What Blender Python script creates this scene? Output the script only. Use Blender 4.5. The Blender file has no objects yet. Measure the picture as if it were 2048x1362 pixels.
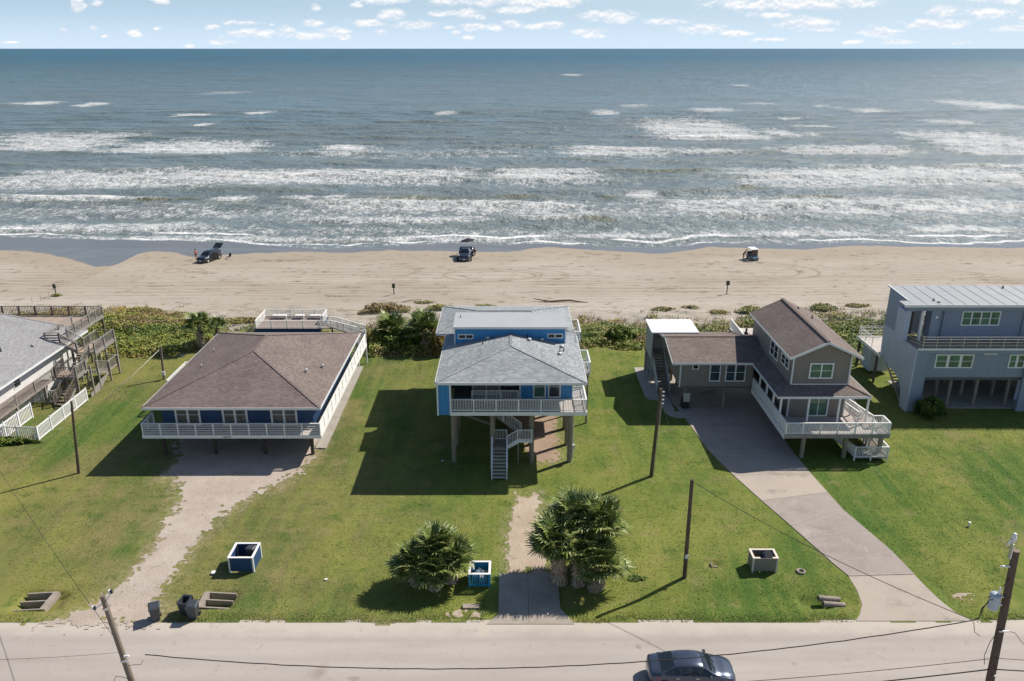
import bpy, bmesh, math, random
import numpy as np
from mathutils import Vector, Matrix
R = math.radians
random.seed(7); RNG = np.random.default_rng(11)
SC = bpy.context.scene; COL = SC.collection

# ---------------------------------------------------------------- camera
cam_d = bpy.data.cameras.new('camera'); cam = bpy.data.objects.new('camera', cam_d); COL.objects.link(cam)
cam.location = (0, 0, 32); cam.rotation_euler = (R(90 - 20.13), 0, 0)
cam_d.sensor_width = 36; cam_d.lens = 36 * 1593 / 2048
cam_d.clip_start = 0.5; cam_d.clip_end = 400000
SC.camera = cam

# ---------------------------------------------------------------- sky, sun, exposure
SUN_EL, SUN_AZ = R(45), math.atan2(0.545, 0.839)          # direction towards the sun (over the sea, to the right)
CLOUDS = [(-0.6271,0.0025,0.0094,0.0019),(-0.5957,0.0069,0.0126,0.0019),(-0.5235,0.0207,0.0044,0.0025),(-0.5031,0.0483,0.0075,0.0113),(-0.4809,0.0496,0.0078,0.0063),(-0.4871,0.0226,0.005,0.0031),(-0.4419,0.0169,0.0082,0.0063),(-0.4783,0.0132,0.0028,0.0031),(-0.4168,0.022,0.0044,0.0031),(-0.4187,0.0578,0.0188,0.0063),(-0.4074,0.0521,0.0132,0.0044),(-0.3509,0.0232,0.0069,0.005),(-0.3132,0.0282,0.0188,0.0038),(-0.307,0.0163,0.0298,0.0082),(-0.2787,0.0264,0.0031,0.0019),(-0.3415,0.0075,0.0126,0.0044),(-0.3823,0.0031,0.0075,0.0044),(-0.263,0.0213,0.0075,0.0063),(-0.2348,0.0276,0.0157,0.0063),(-0.2411,0.0138,0.0188,0.0063),(-0.2065,0.0182,0.0173,0.0082),(-0.1971,0.0132,0.0078,0.0056),(-0.2285,0.0452,0.0063,0.0056),(-0.2756,0.0571,0.0176,0.0063),(-0.15,0.0546,0.0267,0.0107),(-0.1814,0.0483,0.0078,0.0056),(-0.1406,0.037,0.0141,0.0094),(-0.1689,0.0289,0.0188,0.0056),(-0.1124,0.0257,0.022,0.0075),(-0.1532,0.0176,0.0088,0.0056),(-0.0747,0.0226,0.0063,0.0025),(-0.0559,0.0527,0.0377,0.0107),(-0.0276,0.0483,0.0173,0.0056),(-0.0496,0.0383,0.0141,0.0088),(-0.037,0.0358,0.0075,0.0069),(-0.081,0.0383,0.0173,0.0044),(-0.0465,0.0232,0.0141,0.0063),(-0.0213,0.0232,0.011,0.0063),(-0.0653,0.0176,0.0056,0.0038),(-0.0496,0.0126,0.0063,0.0038),(0.0289,0.0521,0.0471,0.0113),(0.01,0.0433,0.0251,0.0069),(0.0006,0.027,0.0141,0.0056),(0.0383,0.0251,0.022,0.0069),(0.1168,0.0358,0.0345,0.0094),(0.1795,0.0295,0.0251,0.0056),(0.0917,0.0188,0.0188,0.0056),(0.0979,0.0138,0.0126,0.0044),(0.2235,0.022,0.0267,0.0075),(0.2611,0.0169,0.0173,0.005),(0.1733,0.059,0.0377,0.0044),(0.3114,0.0483,0.0753,0.0119),(0.393,0.0496,0.0345,0.0069),(0.2988,0.037,0.0251,0.0056),(0.3427,0.0282,0.0314,0.0107),(0.3616,0.022,0.0188,0.0056),(0.3051,0.0107,0.0251,0.0038),(0.4369,0.0182,0.0282,0.0094),(0.4495,0.0075,0.0188,0.0038),(0.3992,0.0075,0.0094,0.0038),(0.4997,0.0402,0.0204,0.0088),(0.4965,0.027,0.0345,0.0082),(0.5499,0.0389,0.0282,0.0088),(0.6127,0.0333,0.022,0.0113),(0.5876,0.0232,0.022,0.0056),(0.5687,0.0546,0.0345,0.0082),(0.619,0.0483,0.0251,0.0088),(0.5279,0.0056,0.0094,0.0038),(0.6315,0.0075,0.0188,0.0038)]
world = bpy.data.worlds.new('World'); SC.world = world; world.use_nodes = True
def build_world():
    nt = world.node_tree; N = nt.nodes; L = nt.links; N.clear()
    out = N.new('ShaderNodeOutputWorld'); bg = N.new('ShaderNodeBackground'); bg.inputs[1].default_value = 0.075
    sky = N.new('ShaderNodeTexSky'); sky.sky_type = 'NISHITA'; sky.sun_disc = False
    sky.sun_elevation = SUN_EL; sky.sun_rotation = math.pi / 2 - SUN_AZ
    sky.air_density = 1.0; sky.dust_density = 0.6; sky.ozone_density = 2.0
    def m(op, a, b=None, c=None, clamp=False):
        n = N.new('ShaderNodeMath'); n.operation = op; n.use_clamp = clamp
        for i, v in enumerate((a, b, c)):
            if v is None: continue
            if isinstance(v, (int, float)): n.inputs[i].default_value = v
            else: L.new(v, n.inputs[i])
        return n.outputs[0]
    tc = N.new('ShaderNodeTexCoord'); sx = N.new('ShaderNodeSeparateXYZ'); L.new(tc.outputs['Generated'], sx.inputs[0])
    # azimuth / elevation plane of the horizon the camera looks at (tangent coordinates, valid all around through |y|)
    ay = m('MAXIMUM', m('ABSOLUTE', sx.outputs[1]), 0.05)
    u = m('DIVIDE', sx.outputs[0], ay); v = m('DIVIDE', sx.outputs[2], ay)
    cv = N.new('ShaderNodeCombineXYZ'); L.new(u, cv.inputs[0]); L.new(v, cv.inputs[1])
    def noise(scale, sy, detail, rough, off=(0, 0, 0), dv=0.0):
        mp = N.new('ShaderNodeMapping'); L.new(cv.outputs[0], mp.inputs[0])
        mp.inputs['Location'].default_value = (off[0], off[1] + dv * sy, off[2]); mp.inputs['Scale'].default_value = (1, sy, 1)
        n = N.new('ShaderNodeTexNoise'); n.inputs['Scale'].default_value = scale
        n.inputs['Detail'].default_value = detail; n.inputs['Roughness'].default_value = rough
        L.new(mp.outputs[0], n.inputs[0]); return n.outputs[0]
    fine = noise(46, 1.9, 7, 0.62, (3.1, 1.7, 0)); fine_up = noise(46, 1.9, 7, 0.62, (3.1, 1.7, 0), 0.003)
    # warp so that the edges billow
    wx = m('MULTIPLY', m('SUBTRACT', noise(40, 1.5, 2, 0.5, (9, 4, 2)), 0.5), 0.016)
    cw = N.new('ShaderNodeCombineXYZ'); L.new(m('ADD', u, wx), cw.inputs[0]); L.new(m('ADD', v, m('MULTIPLY', wx, 0.22)), cw.inputs[1])
    best = None
    for (cu, ce, w, h) in CLOUDS:
        w *= 1.18; h *= .92
        mp = N.new('ShaderNodeMapping'); mp.vector_type = 'POINT'; L.new(cw.outputs[0], mp.inputs[0])
        mp.inputs['Scale'].default_value = (1 / w, 1 / (h * 0.8), 1); mp.inputs['Location'].default_value = (-cu / w, -ce / (h * 0.8), 0)
        ln = N.new('ShaderNodeVectorMath'); ln.operation = 'LENGTH'; L.new(mp.outputs[0], ln.inputs[0])
        best = ln.outputs['Value'] if best is None else m('MINIMUM', best, ln.outputs['Value'])
    # further clouds everywhere else by plain noise
    wide = noise(9, 4.5, 3, 0.55, (5.2, 0.4, 0))
    gen = m('MULTIPLY', m('SUBTRACT', 0.68, wide), 9.0)
    elev_far = m('MULTIPLY', m('GREATER_THAN', m('ABSOLUTE', u), 0.70), 1.0)
    high = m('GREATER_THAN', v, 0.075); back = m('LESS_THAN', sx.outputs[1], 0.0)
    use = m('MAXIMUM', m('MAXIMUM', elev_far, high), back)
    gen2 = m('ADD', gen, m('MULTIPLY', m('SUBTRACT', 1.0, use), 50.0))
    gen2 = m('ADD', gen2, m('MULTIPLY', m('MAXIMUM', m('SUBTRACT', v, 0.35), 0.0), 30.0))
    d = m('MINIMUM', best, gen2)
    dens = m('ADD', m('SUBTRACT', 0.98, d), m('MULTIPLY', m('SUBTRACT', fine, 0.5), 2.4))
    mask = N.new('ShaderNodeMapRange'); mask.interpolation_type = 'SMOOTHSTEP'; L.new(dens, mask.inputs[0])
    mask.inputs[1].default_value = -0.22; mask.inputs[2].default_value = 0.70; mask.inputs[4].default_value = 0.92
    above = m('GREATER_THAN', v, 0.0005)
    mk = m('MULTIPLY', mask.outputs[0], above)
    lit = N.new('ShaderNodeMapRange'); L.new(m('ADD', m('MULTIPLY', m('SUBTRACT', fine, fine_up), 6.0), m('MULTIPLY', dens, -0.10)), lit.inputs[0])
    lit.inputs[1].default_value = -0.45; lit.inputs[2].default_value = 0.35
    cc = N.new('ShaderNodeMix'); cc.data_type = 'RGBA'; L.new(lit.outputs[0], cc.inputs[0])
    cc.inputs[6].default_value = (7.8, 8.5, 9.6, 1); cc.inputs[7].default_value = (10.6, 10.5, 10.4, 1)
    # clean blue sky made a little paler low down, as in the photograph
    mx = N.new('ShaderNodeMix'); mx.data_type = 'RGBA'; L.new(mk, mx.inputs[0])
    hs = N.new('ShaderNodeMix'); hs.data_type = 'RGBA'; hs.inputs[7].default_value = (5.0, 7.4, 10.4, 1); L.new(sky.outputs[0], hs.inputs[6])
    lo = N.new('ShaderNodeMapRange'); L.new(sx.outputs[2], lo.inputs[0]); lo.inputs[1].default_value = 0.16; lo.inputs[2].default_value = 0.0; lo.inputs[4].default_value = 0.8
    L.new(lo.outputs[0], hs.inputs[0])
    hz = N.new('ShaderNodeMix'); hz.data_type = 'RGBA'; hz.inputs[7].default_value = (7.4, 9.0, 10.4, 1); L.new(hs.outputs[2], hz.inputs[6])
    lo2 = N.new('ShaderNodeMapRange'); lo2.interpolation_type = 'SMOOTHSTEP'; L.new(sx.outputs[2], lo2.inputs[0]); lo2.inputs[1].default_value = 0.05; lo2.inputs[2].default_value = 0.0; lo2.inputs[4].default_value = 0.8
    L.new(lo2.outputs[0], hz.inputs[0])
    L.new(hz.outputs[2], mx.inputs[6]); L.new(cc.outputs[2], mx.inputs[7])
    L.new(mx.outputs[2], bg.inputs[0]); L.new(bg.outputs[0], out.inputs[0])
build_world()
sun_d = bpy.data.lights.new('sun', 'SUN'); sun_d.energy = 4.7; sun_d.angle = R(0.55); sun_d.color = (1, 0.93, 0.83)
sun = bpy.data.objects.new('sun', sun_d); COL.objects.link(sun)
sdir = Vector((math.cos(SUN_EL) * math.cos(SUN_AZ), math.cos(SUN_EL) * math.sin(SUN_AZ), math.sin(SUN_EL)))
sun.rotation_euler = (-sdir).to_track_quat('-Z', 'Y').to_euler(); sun.location = (60, 40, 60)
vs = SC.view_settings; vs.view_transform = 'Standard'; vs.look = 'None'; vs.gamma = 1; vs.exposure = 0.37; vs.use_curve_mapping = False

# ---------------------------------------------------------------- numpy noise
def _hash(ix, iy, s):
    h = (ix.astype(np.int64) * 374761393 + iy.astype(np.int64) * 668265263 + s * 1442695041) & 0xffffffff
    h = ((h ^ (h >> 13)) * 1274126177) & 0xffffffff
    return ((h ^ (h >> 16)) & 0xffff) / 65535.0
def vn(x, y, s=0):
    x = np.asarray(x, float); y = np.asarray(y, float)
    ix = np.floor(x); iy = np.floor(y); fx = x - ix; fy = y - iy
    fx = fx * fx * (3 - 2 * fx); fy = fy * fy * (3 - 2 * fy); ix = ix.astype(np.int64); iy = iy.astype(np.int64)
    a = _hash(ix, iy, s); b = _hash(ix + 1, iy, s); c = _hash(ix, iy + 1, s); d = _hash(ix + 1, iy + 1, s)
    return (a * (1 - fx) + b * fx) * (1 - fy) + (c * (1 - fx) + d * fx) * fy
def fbm(x, y, s=0, o=4, g=0.5):
    t = 0; a = 1; n = 0
    for k in range(o):
        t = t + a * vn(x * 2 ** k + 17.3 * k, y * 2 ** k + 9.1 * k, s + k); n += a; a *= g
    return t / n
def sstep(a, b, x):
    t = np.clip((x - a) / (b - a), 0, 1); return t * t * (3 - 2 * t)
def sdf(px, py, poly):                      # signed distance, positive inside
    poly = np.array(poly, float); inside = np.zeros(px.shape, bool); dm = np.full(px.shape, 1e9)
    full = None
    bb = (px > poly[:, 0].min() - 3) & (px < poly[:, 0].max() + 3) & (py > poly[:, 1].min() - 3) & (py < poly[:, 1].max() + 3)
    if px.size > 20000 and bb.mean() < .7:
        full = np.full(px.shape, -3.0)
        if bb.any(): full[bb] = sdf(px[bb], py[bb], poly)
        return full
    for i in range(len(poly)):
        ax, ay = poly[i]; bx, by = poly[(i + 1) % len(poly)]
        ex, ey = bx - ax, by - ay
        t = np.clip(((px - ax) * ex + (py - ay) * ey) / (ex * ex + ey * ey + 1e-12), 0, 1)
        dm = np.minimum(dm, np.hypot(px - ax - t * ex, py - ay - t * ey))
        c = ((ay > py) != (by > py)) & (px < ex * (py - ay) / (ey + 1e-12) + ax)
        inside ^= c
    return np.where(inside, dm, -dm)

# ---------------------------------------------------------------- materials
class NT:
    def __init__(s, name, rough=0.8, spec=0.3):
        s.m = bpy.data.materials.new(name); s.m.use_nodes = True; s.N = s.m.node_tree.nodes; s.L = s.m.node_tree.links
        s.b = s.N['Principled BSDF']; s.b.inputs['Roughness'].default_value = rough; s.b.inputs['Specular IOR Level'].default_value = spec
        g = s.N.new('ShaderNodeNewGeometry'); s.pos = g.outputs['Position']; s.geo = g
    def set(s, sock, v):
        if isinstance(v, (int, float)): sock.default_value = v
        elif isinstance(v, tuple): sock.default_value = v if len(v) == len(sock.default_value) else (*v, 1)
        else: s.L.new(v, sock)
    def math(s, op, a, b=0.0, c=0.0, clamp=False):
        n = s.N.new('ShaderNodeMath'); n.operation = op; n.use_clamp = clamp
        for i, v in enumerate((a, b, c)): s.set(n.inputs[i], v)
        return n.outputs[0]
    def noise(s, scale, stretch=(1, 1, 1), detail=3, rough=0.5, off=0.0, rot=0.0, src=None, dist=0.0):
        mp = s.N.new('ShaderNodeMapping'); s.L.new(src or s.pos, mp.inputs[0]); mp.inputs['Scale'].default_value = stretch
        mp.inputs['Location'].default_value = (off, off * .7, off * .3); mp.inputs['Rotation'].default_value = (0, 0, rot)
        n = s.N.new('ShaderNodeTexNoise'); n.inputs['Scale'].default_value = scale; n.inputs['Detail'].default_value = detail
        n.inputs['Roughness'].default_value = rough; n.inputs['Distortion'].default_value = dist
        s.L.new(mp.outputs[0], n.inputs[0]); return n.outputs[0]
    def ramp(s, f, a, b, lo=0.0, hi=1.0, smooth=False):
        n = s.N.new('ShaderNodeMapRange'); s.set(n.inputs[0], f); n.inputs[1].default_value = a; n.inputs[2].default_value = b
        n.inputs[3].default_value = lo; n.inputs[4].default_value = hi
        if smooth: n.interpolation_type = 'SMOOTHSTEP'
        return n.outputs[0]
    def mix(s, f, a, b, mode='MIX'):
        n = s.N.new('ShaderNodeMix'); n.data_type = 'RGBA'; n.blend_type = mode
        s.set(n.inputs[0], f); s.set(n.inputs[6], a); s.set(n.inputs[7], b); return n.outputs[2]
    def attr(s, name):
        n = s.N.new('ShaderNodeAttribute'); n.attribute_name = name; return n.outputs['Fac']
    def sep(s):
        n = s.N.new('ShaderNodeSeparateXYZ'); s.L.new(s.pos, n.inputs[0]); return n.outputs
    def bump(s, h, strength=0.3, dist=0.05):
        n = s.N.new('ShaderNodeBump'); n.inputs['Strength'].default_value = strength; n.inputs['Distance'].default_value = dist
        s.L.new(h, n.inputs['Height']); s.L.new(n.outputs[0], s.b.inputs['Normal']); return n
    def color(s, c): s.set(s.b.inputs['Base Color'], c)
    def done(s): return s.m
def plain(name, c, rough=0.6, var=0.12, scale=3.0, spec=0.3, metal=0.0, bump=0.0, fine=0.0, stretch=(1, 1, 1)):
    t = NT(name, rough, spec); t.b.inputs['Metallic'].default_value = metal
    n = t.noise(scale, stretch, 4, 0.6)
    f = t.ramp(n, 0.3, 0.7, 1 - var, 1 + var)
    if fine: f = t.math('MULTIPLY', f, t.ramp(t.noise(scale * 14, stretch, 2, 0.6, 5), 0.3, 0.7, 1 - fine, 1 + fine))
    col = t.N.new('ShaderNodeMix'); col.data_type = 'RGBA'; col.blend_type = 'MULTIPLY'; col.inputs[0].default_value = 1
    col.inputs[6].default_value = (*c, 1)
    cb = t.N.new('ShaderNodeCombineColor'); [t.L.new(f, cb.inputs[i]) for i in range(3)]; t.L.new(cb.outputs[0], col.inputs[7])
    t.color(col.outputs[2])
    if bump: t.bump(t.noise(scale * 8, stretch, 3, 0.6), bump, 0.02)
    return t.done()

# ---------------------------------------------------------------- mesh helpers
def tag(o, label=None, cat=None, group=None, kind=None):
    if label: o['label'] = label
    if cat: o['category'] = cat
    if group: o['group'] = group
    if kind: o['kind'] = kind
    return o
def mesh_np(name, V, F, m, attrs=None, smooth=False, parent=None):
    me = bpy.data.meshes.new(name); V = np.asarray(V, np.float32); F = np.asarray(F, np.int32)
    k = F.shape[1]; me.vertices.add(len(V)); me.vertices.foreach_set('co', V.ravel())
    me.loops.add(F.size); me.loops.foreach_set('vertex_index', F.ravel())
    me.polygons.add(len(F)); me.polygons.foreach_set('loop_start', np.arange(0, F.size, k, dtype=np.int32))
    me.update(calc_edges=True)
    if smooth: me.polygons.foreach_set('use_smooth', np.ones(len(F), bool))
    for n, a in (attrs or {}).items():
        t = me.attributes.new(n, 'FLOAT', 'POINT'); t.data.foreach_set('value', np.asarray(a, np.float32))
    me.materials.append(m); o = bpy.data.objects.new(name, me); COL.objects.link(o)
    if parent: o.parent = parent
    return o
def grid_faces(nx, ny, keep=None):
    i = np.arange(nx * ny).reshape(ny, nx)
    F = np.stack([i[:-1, :-1], i[:-1, 1:], i[1:, 1:], i[1:, :-1]], -1)
    return F[keep] if keep is not None else F.reshape(-1, 4)
def compact(V, F, attrs):
    used = np.unique(F); mp = np.zeros(len(V), np.int64); mp[used] = np.arange(len(used))
    return V[used], mp[F], {k: v[used] for k, v in attrs.items()}
def ragged(name, poly, m, dz, res=0.13, amp=0.5, scale=0.5, seed=3, xs=1.0, extra=None, lift=None):
    """sheet over the ground whose outline follows poly but is eaten unevenly"""
    p = np.array(poly); x0, y0 = p.min(0) - amp; x1, y1 = p.max(0) + amp
    nx = int((x1 - x0) / res) + 1; ny = int((y1 - y0) / res) + 1
    X, Y = np.meshgrid(np.linspace(x0, x1, nx), np.linspace(y0, y1, ny))
    d = sdf(X, Y, poly) + (fbm(X / scale, Y / scale, seed, 3, 0.6) - 0.5) * 1.1 * amp + (fbm(X / .28, Y / .28, seed + 9, 2, 0.8) - 0.5) * 2.6 * amp
    if extra is not None: d = d - extra(X, Y)
    ok = d > 0; keep = ok[:-1, :-1] & ok[1:, :-1] & ok[:-1, 1:] & ok[1:, 1:]
    V = np.stack([X, Y, ground(X, Y) + dz], -1).reshape(-1, 3); F = grid_faces(nx, ny, keep)
    V, F, A = compact(V, F, {'edge': d.ravel()})
    return mesh_np(name, V, F, m, A, True)
PITS = [(-29.2, 41.0, 1.4, .5), (-29.1, 40.2, 1.3, .4), (-18.2, 41.05, 1.0, .4), (-18.2, 40.3, 1.0, .35), (18.6, 40.6, .9, .55), (13.4, 44.28, .26, .22)]
def ground(X, Y):
    X = np.asarray(X, float); Y = np.asarray(Y, float)
    z = (fbm(X / 4, Y / 4, 40, 3) - 0.5) * 0.07 * sstep(39.4, 42, Y)
    z = z - 0.16 * np.exp(-((Y - 40.9) / 1.2) ** 2) * sstep(39.35, 40.2, Y)            # shallow roadside swale
    z = z * (1 - 0.999 * (sdf_drive(X, Y) > -0.4))
    for (px, py, hx, hy) in PITS:
        z = z - 0.35 * (1 - sstep(0.8, 1.1, np.maximum(np.abs(X - px) / hx, np.abs(Y - py) / hy)))
    dune = np.exp(-((Y - 93 - 2 * np.sin(X * .05)) / 6.5) ** 2)
    z = z + dune * (0.25 + 0.9 * fbm(X / 7, Y / 4, 50, 3) ** 1.5)
    z = z - np.clip(Y - 98, 0, None) / 38 * 0.9
    return z
DRIVE3 = [(20.49, 38.2), (20.55, 38.9), (20.9, 39.3), (21.45, 40.23), (21.7, 41.6), (21.72, 43.09), (21.25, 44.6), (20.38, 47.28), (19.87, 48.91), (18.82, 52.18), (17.69, 55.96), (16.6, 60.5), (15.9, 67.0), (14.6, 76.0), (23.6, 76.0), (23.6, 58), (23.91, 56.41), (24.22, 53.39), (24.44, 51.01), (25.12, 48.32), (25.77, 45.64), (26.05, 43.28), (26.4, 40.8), (26.8, 39.5), (27.6, 38.65), (27.8, 38.2)]
def sdf_drive(X, Y):
    if X.size < 4: return np.full(X.shape, -9.0) if not (15 < float(X.flat[0]) < 28) else sdf(X, Y, DRIVE3)
    d = np.full(X.shape, -9.0); k = (X > 14) & (X < 29) & (Y < 78)
    if k.any(): d[k] = sdf(X[k], Y[k], DRIVE3)
    return d

# ================================================================ SETTING: ground, road, beach, sea
def grass_mat():
    t = NT('grass', 0.9, 0.12)
    big = t.noise(0.07, (1, 1, 1), 3, 0.55, 3); mid = t.noise(0.38, (1, .8, 1), 4, 0.6, 8); fin = t.noise(2.6, (1, 1, 1), 5, 0.75, 2)
    streak = t.noise(1.0, (0.25, 1.8, 1), 3, 0.6, 4, rot=0.5)
    xyz = t.sep()
    c = t.mix(t.ramp(big, 0.38, 0.62), (0.112, 0.125, 0.040), (0.180, 0.170, 0.066))
    c = t.mix(t.ramp(mid, 0.44, 0.70), c, (0.215, 0.185, 0.080))
    side = t.ramp(t.math('ADD', xyz[0], t.math('MULTIPLY', t.math('SUBTRACT', mid, 0.5), 26.0)), -14.0, -4.0)
    c = t.mix(t.math('MULTIPLY', side, 0.72), c, t.mix(t.ramp(mid, .35, .7), (0.088, 0.160, 0.020), (0.168, 0.212, 0.032)))
    c = t.mix(t.ramp(streak, 0.50, 0.72, 0, 0.45), c, (0.070, 0.105, 0.026))
    dry = t.noise(0.22, (1, 1, 1), 5, 0.7, 31)
    c = t.mix(t.ramp(dry, 0.54, 0.68, 0, 0.7), c, (0.265, 0.205, 0.105))
    edge = t.attr('bare'); c = t.mix(t.math('MULTIPLY', edge, t.ramp(fin, 0.40, 0.60)), c, (0.34, 0.28, 0.20))
    c = t.mix(t.ramp(fin, 0.30, 0.66, 0.22, 0.0), c, (0.055, 0.080, 0.018))
    vb = t.noise(0.11, (1, .6, 1), 4, 0.6, 77, rot=-.6); c = t.mix(t.ramp(vb, .50, .64, 0, .60), c, (0.225, 0.225, 0.055)); c = t.mix(t.ramp(vb, .48, .38, 0, .8), c, (0.050, 0.115, 0.020))
    mw = t.noise(0.9, (1.6, .10, 1), 2, 0.5, 91, rot=.45); c = t.mix(t.ramp(mw, .45, .60, 0, .30), c, (0.20, 0.22, 0.05)); wn2 = t.noise(0.55, (1, 1, 1), 5, .75, 55); c = t.mix(t.ramp(wn2, .57, .68, 0, .50), c, (0.24, 0.195, 0.10)); c = t.mix(t.ramp(wn2, .46, .34, 0, .65), c, (0.055, 0.105, 0.020))
    t.color(c); t.bump(fin, 0.35, 0.05); return t.done()
def sand_mat():
    t = NT('sand', 0.9, 0.2)
    big = t.noise(0.05, (.5, 1.6, 1), 4, 0.6, 3); streak = t.noise(0.5, (0.05, 1.8, 1), 4, 0.65, 9); fin = t.noise(3.0, (1, 1, 1), 5, 0.8, 5); mid = t.noise(0.5, (1, .8, 1), 5, 0.7, 15)
    c = t.mix(t.ramp(big, 0.35, 0.65), (0.345, 0.308, 0.256), (0.41, 0.372, 0.318))
    c = t.mix(t.ramp(streak, 0.44, 0.66, 0, 0.40), c, (0.335, 0.275, 0.21))
    c = t.mix(t.ramp(mid, 0.56, 0.74, 0, 0.45), c, (0.32, 0.268, 0.205))
    c = t.mix(t.ramp(fin, 0.64, 0.76, 0, 0.45), c, (0.24, 0.19, 0.13))
    damp = t.attr('damp'); wet = t.attr('wet'); tr = t.attr('track')
    c = t.mix(t.math('MULTIPLY', damp, 0.75), c, (0.325, 0.268, 0.205))
    c = t.mix(t.math('MULTIPLY', tr, 0.8), c, (0.20, 0.155, 0.105))
    deb = t.attr('debris'); c = t.mix(t.math('MULTIPLY', deb, t.ramp(fin, 0.42, 0.56)), c, (0.11, 0.085, 0.05))
    c = t.mix(t.math('MULTIPLY', wet, 0.93), c, (0.115, 0.115, 0.115))
    t.color(c); t.set(t.b.inputs['Roughness'], t.ramp(wet, 0.1, 0.9, 0.9, 0.22)); t.set(t.b.inputs['Specular IOR Level'], t.ramp(wet, 0, 1, 0.2, 0.6))
    bn = t.bump(fin, 0.5, 0.06); t.set(bn.inputs['Strength'], t.ramp(wet, 0, 1, 0.5, 0.03)); return t.done()
def road_mat():
    t = NT('road_concrete', 0.9, 0.25)
    big = t.noise(0.12, (0.35, 1, 1), 4, 0.6, 3); fin = t.noise(5, (1, 1, 1), 5, 0.8, 5); mid = t.noise(0.9, (0.15, 1.2, 1), 4, 0.6, 7)
    c = t.mix(t.ramp(big, 0.35, 0.68), (0.375, 0.335, 0.305), (0.435, 0.395, 0.36))
    c = t.mix(t.ramp(mid, 0.45, 0.75, 0, 0.4), c, (0.29, 0.245, 0.21))
    c = t.mix(t.ramp(fin, 0.55, 0.8, 0, 0.35), c, (0.24, 0.205, 0.175))
    xyz = t.sep(); crack = t.noise(0.35, (1, 1, 1), 4, 0.6, 19)
    c = t.mix(t.ramp(t.math('ABSOLUTE', t.math('SUBTRACT', crack, 0.5)), 0.0, 0.005, 0.16, 0.0), c, (0.17, 0.145, 0.125))
    sp = t.noise(0.8, (1, 1, 1), 1, 0.5, 40); c = t.mix(t.ramp(sp, 0.75, 0.79, 0, 0.5), c, (0.2, 0.15, 0.12))
    sh = t.ramp(t.math('ADD', xyz[1], t.math('MULTIPLY', t.math('SUBTRACT', t.noise(.7, (1, 1, 1), 4, .7, 61), .5), 2.2)), 37.4, 38.4); c = t.mix(t.math('MULTIPLY', sh, .75), c, (0.49, 0.44, 0.375))
    for yy in (32.2, 34.0, 35.6, 37.2):
        wt = t.ramp(t.math('ABSOLUTE', t.math('SUBTRACT', t.math('ADD', xyz[1], t.math('MULTIPLY', mid, .5)), yy + .25)), .45, .0, 0, .22); c = t.mix(wt, c, (0.27, 0.235, 0.21))
    gr = t.noise(1.3, (1, 1, 1), 5, .75, 73); c = t.mix(t.ramp(gr, .60, .70, 0, .45), c, (0.26, 0.22, 0.19))
    c = t.mix(t.math('MULTIPLY', t.attr('stain'), 0.6), c, (0.20, 0.155, 0.125))
    t.color(c); t.bump(fin, 0.35, 0.02); return t.done()
def gravel_mat(name, a, b, dark):
    t = NT(name, 0.95, 0.15); big = t.noise(0.5, (1, 1, 1), 4, 0.6, 3); fin = t.noise(7, (1, 1, 1), 4, 0.8, 5)
    c = t.mix(t.ramp(big, 0.35, 0.65), a, b); c = t.mix(t.ramp(fin, 0.5, 0.72, 0, 0.6), c, dark)
    c = t.mix(t.ramp(t.noise(2.1, (1, 1, 1), 4, .7, 12), 0.6, 0.72, 0, 0.55), c, (0.10, 0.10, 0.04))
    t.color(c); t.bump(fin, 0.8, 0.06); return t.done()
M_GRASS = grass_mat(); M_SAND = sand_mat(); M_ROAD = road_mat()
M_GRAVEL = gravel_mat('gravel', (0.40, 0.335, 0.28), (0.48, 0.415, 0.36), (0.28, 0.23, 0.19))
M_DIRT = gravel_mat('pale_sand', (0.40, 0.32, 0.24), (0.48, 0.40, 0.32), (0.27, 0.21, 0.16))
M_MULCH = gravel_mat('wood_mulch', (0.30, 0.215, 0.155), (0.38, 0.29, 0.22), (0.17, 0.12, 0.085))
def conc_mat():
    t = NT('driveway_concrete', 0.9, 0.2); big = t.noise(0.35, (1, 1, 1), 5, 0.65, 3); fin = t.noise(6, (1, 1, 1), 4, 0.7, 5)
    at = t.attr('dark')
    c = t.mix(at, (0.42, 0.36, 0.305), (0.315, 0.275, 0.25)); c = t.mix(t.ramp(big, 0.45, 0.7, 0, 0.7), c, t.mix(at, (0.36, 0.31, 0.265), (0.245, 0.21, 0.19)))
    c = t.mix(t.ramp(t.noise(1.1, (1, .5, 1), 5, 0.75, 9), .54, .66, 0, .65), c, (0.41, 0.365, 0.32)); c = t.mix(t.ramp(t.noise(.7, (.6, 1, 1), 5, 0.75, 29), .54, .66, 0, .5), c, (0.20, 0.172, 0.155))
    c = t.mix(t.ramp(fin, 0.55, 0.8, 0, 0.3), c, (0.2, 0.16, 0.13)); t.color(c); t.bump(fin, 0.3, 0.02); return t.done()
M_CONC = conc_mat()
M_GROUT = plain('pale_joint', (.36, .32, .28), .9, .25, 1.5)
M_SLAB = plain('slab_concrete', (0.36, 0.335, 0.30), 0.9, 0.12, 0.8, 0.2, fine=0.08, bump=0.2)

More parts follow.
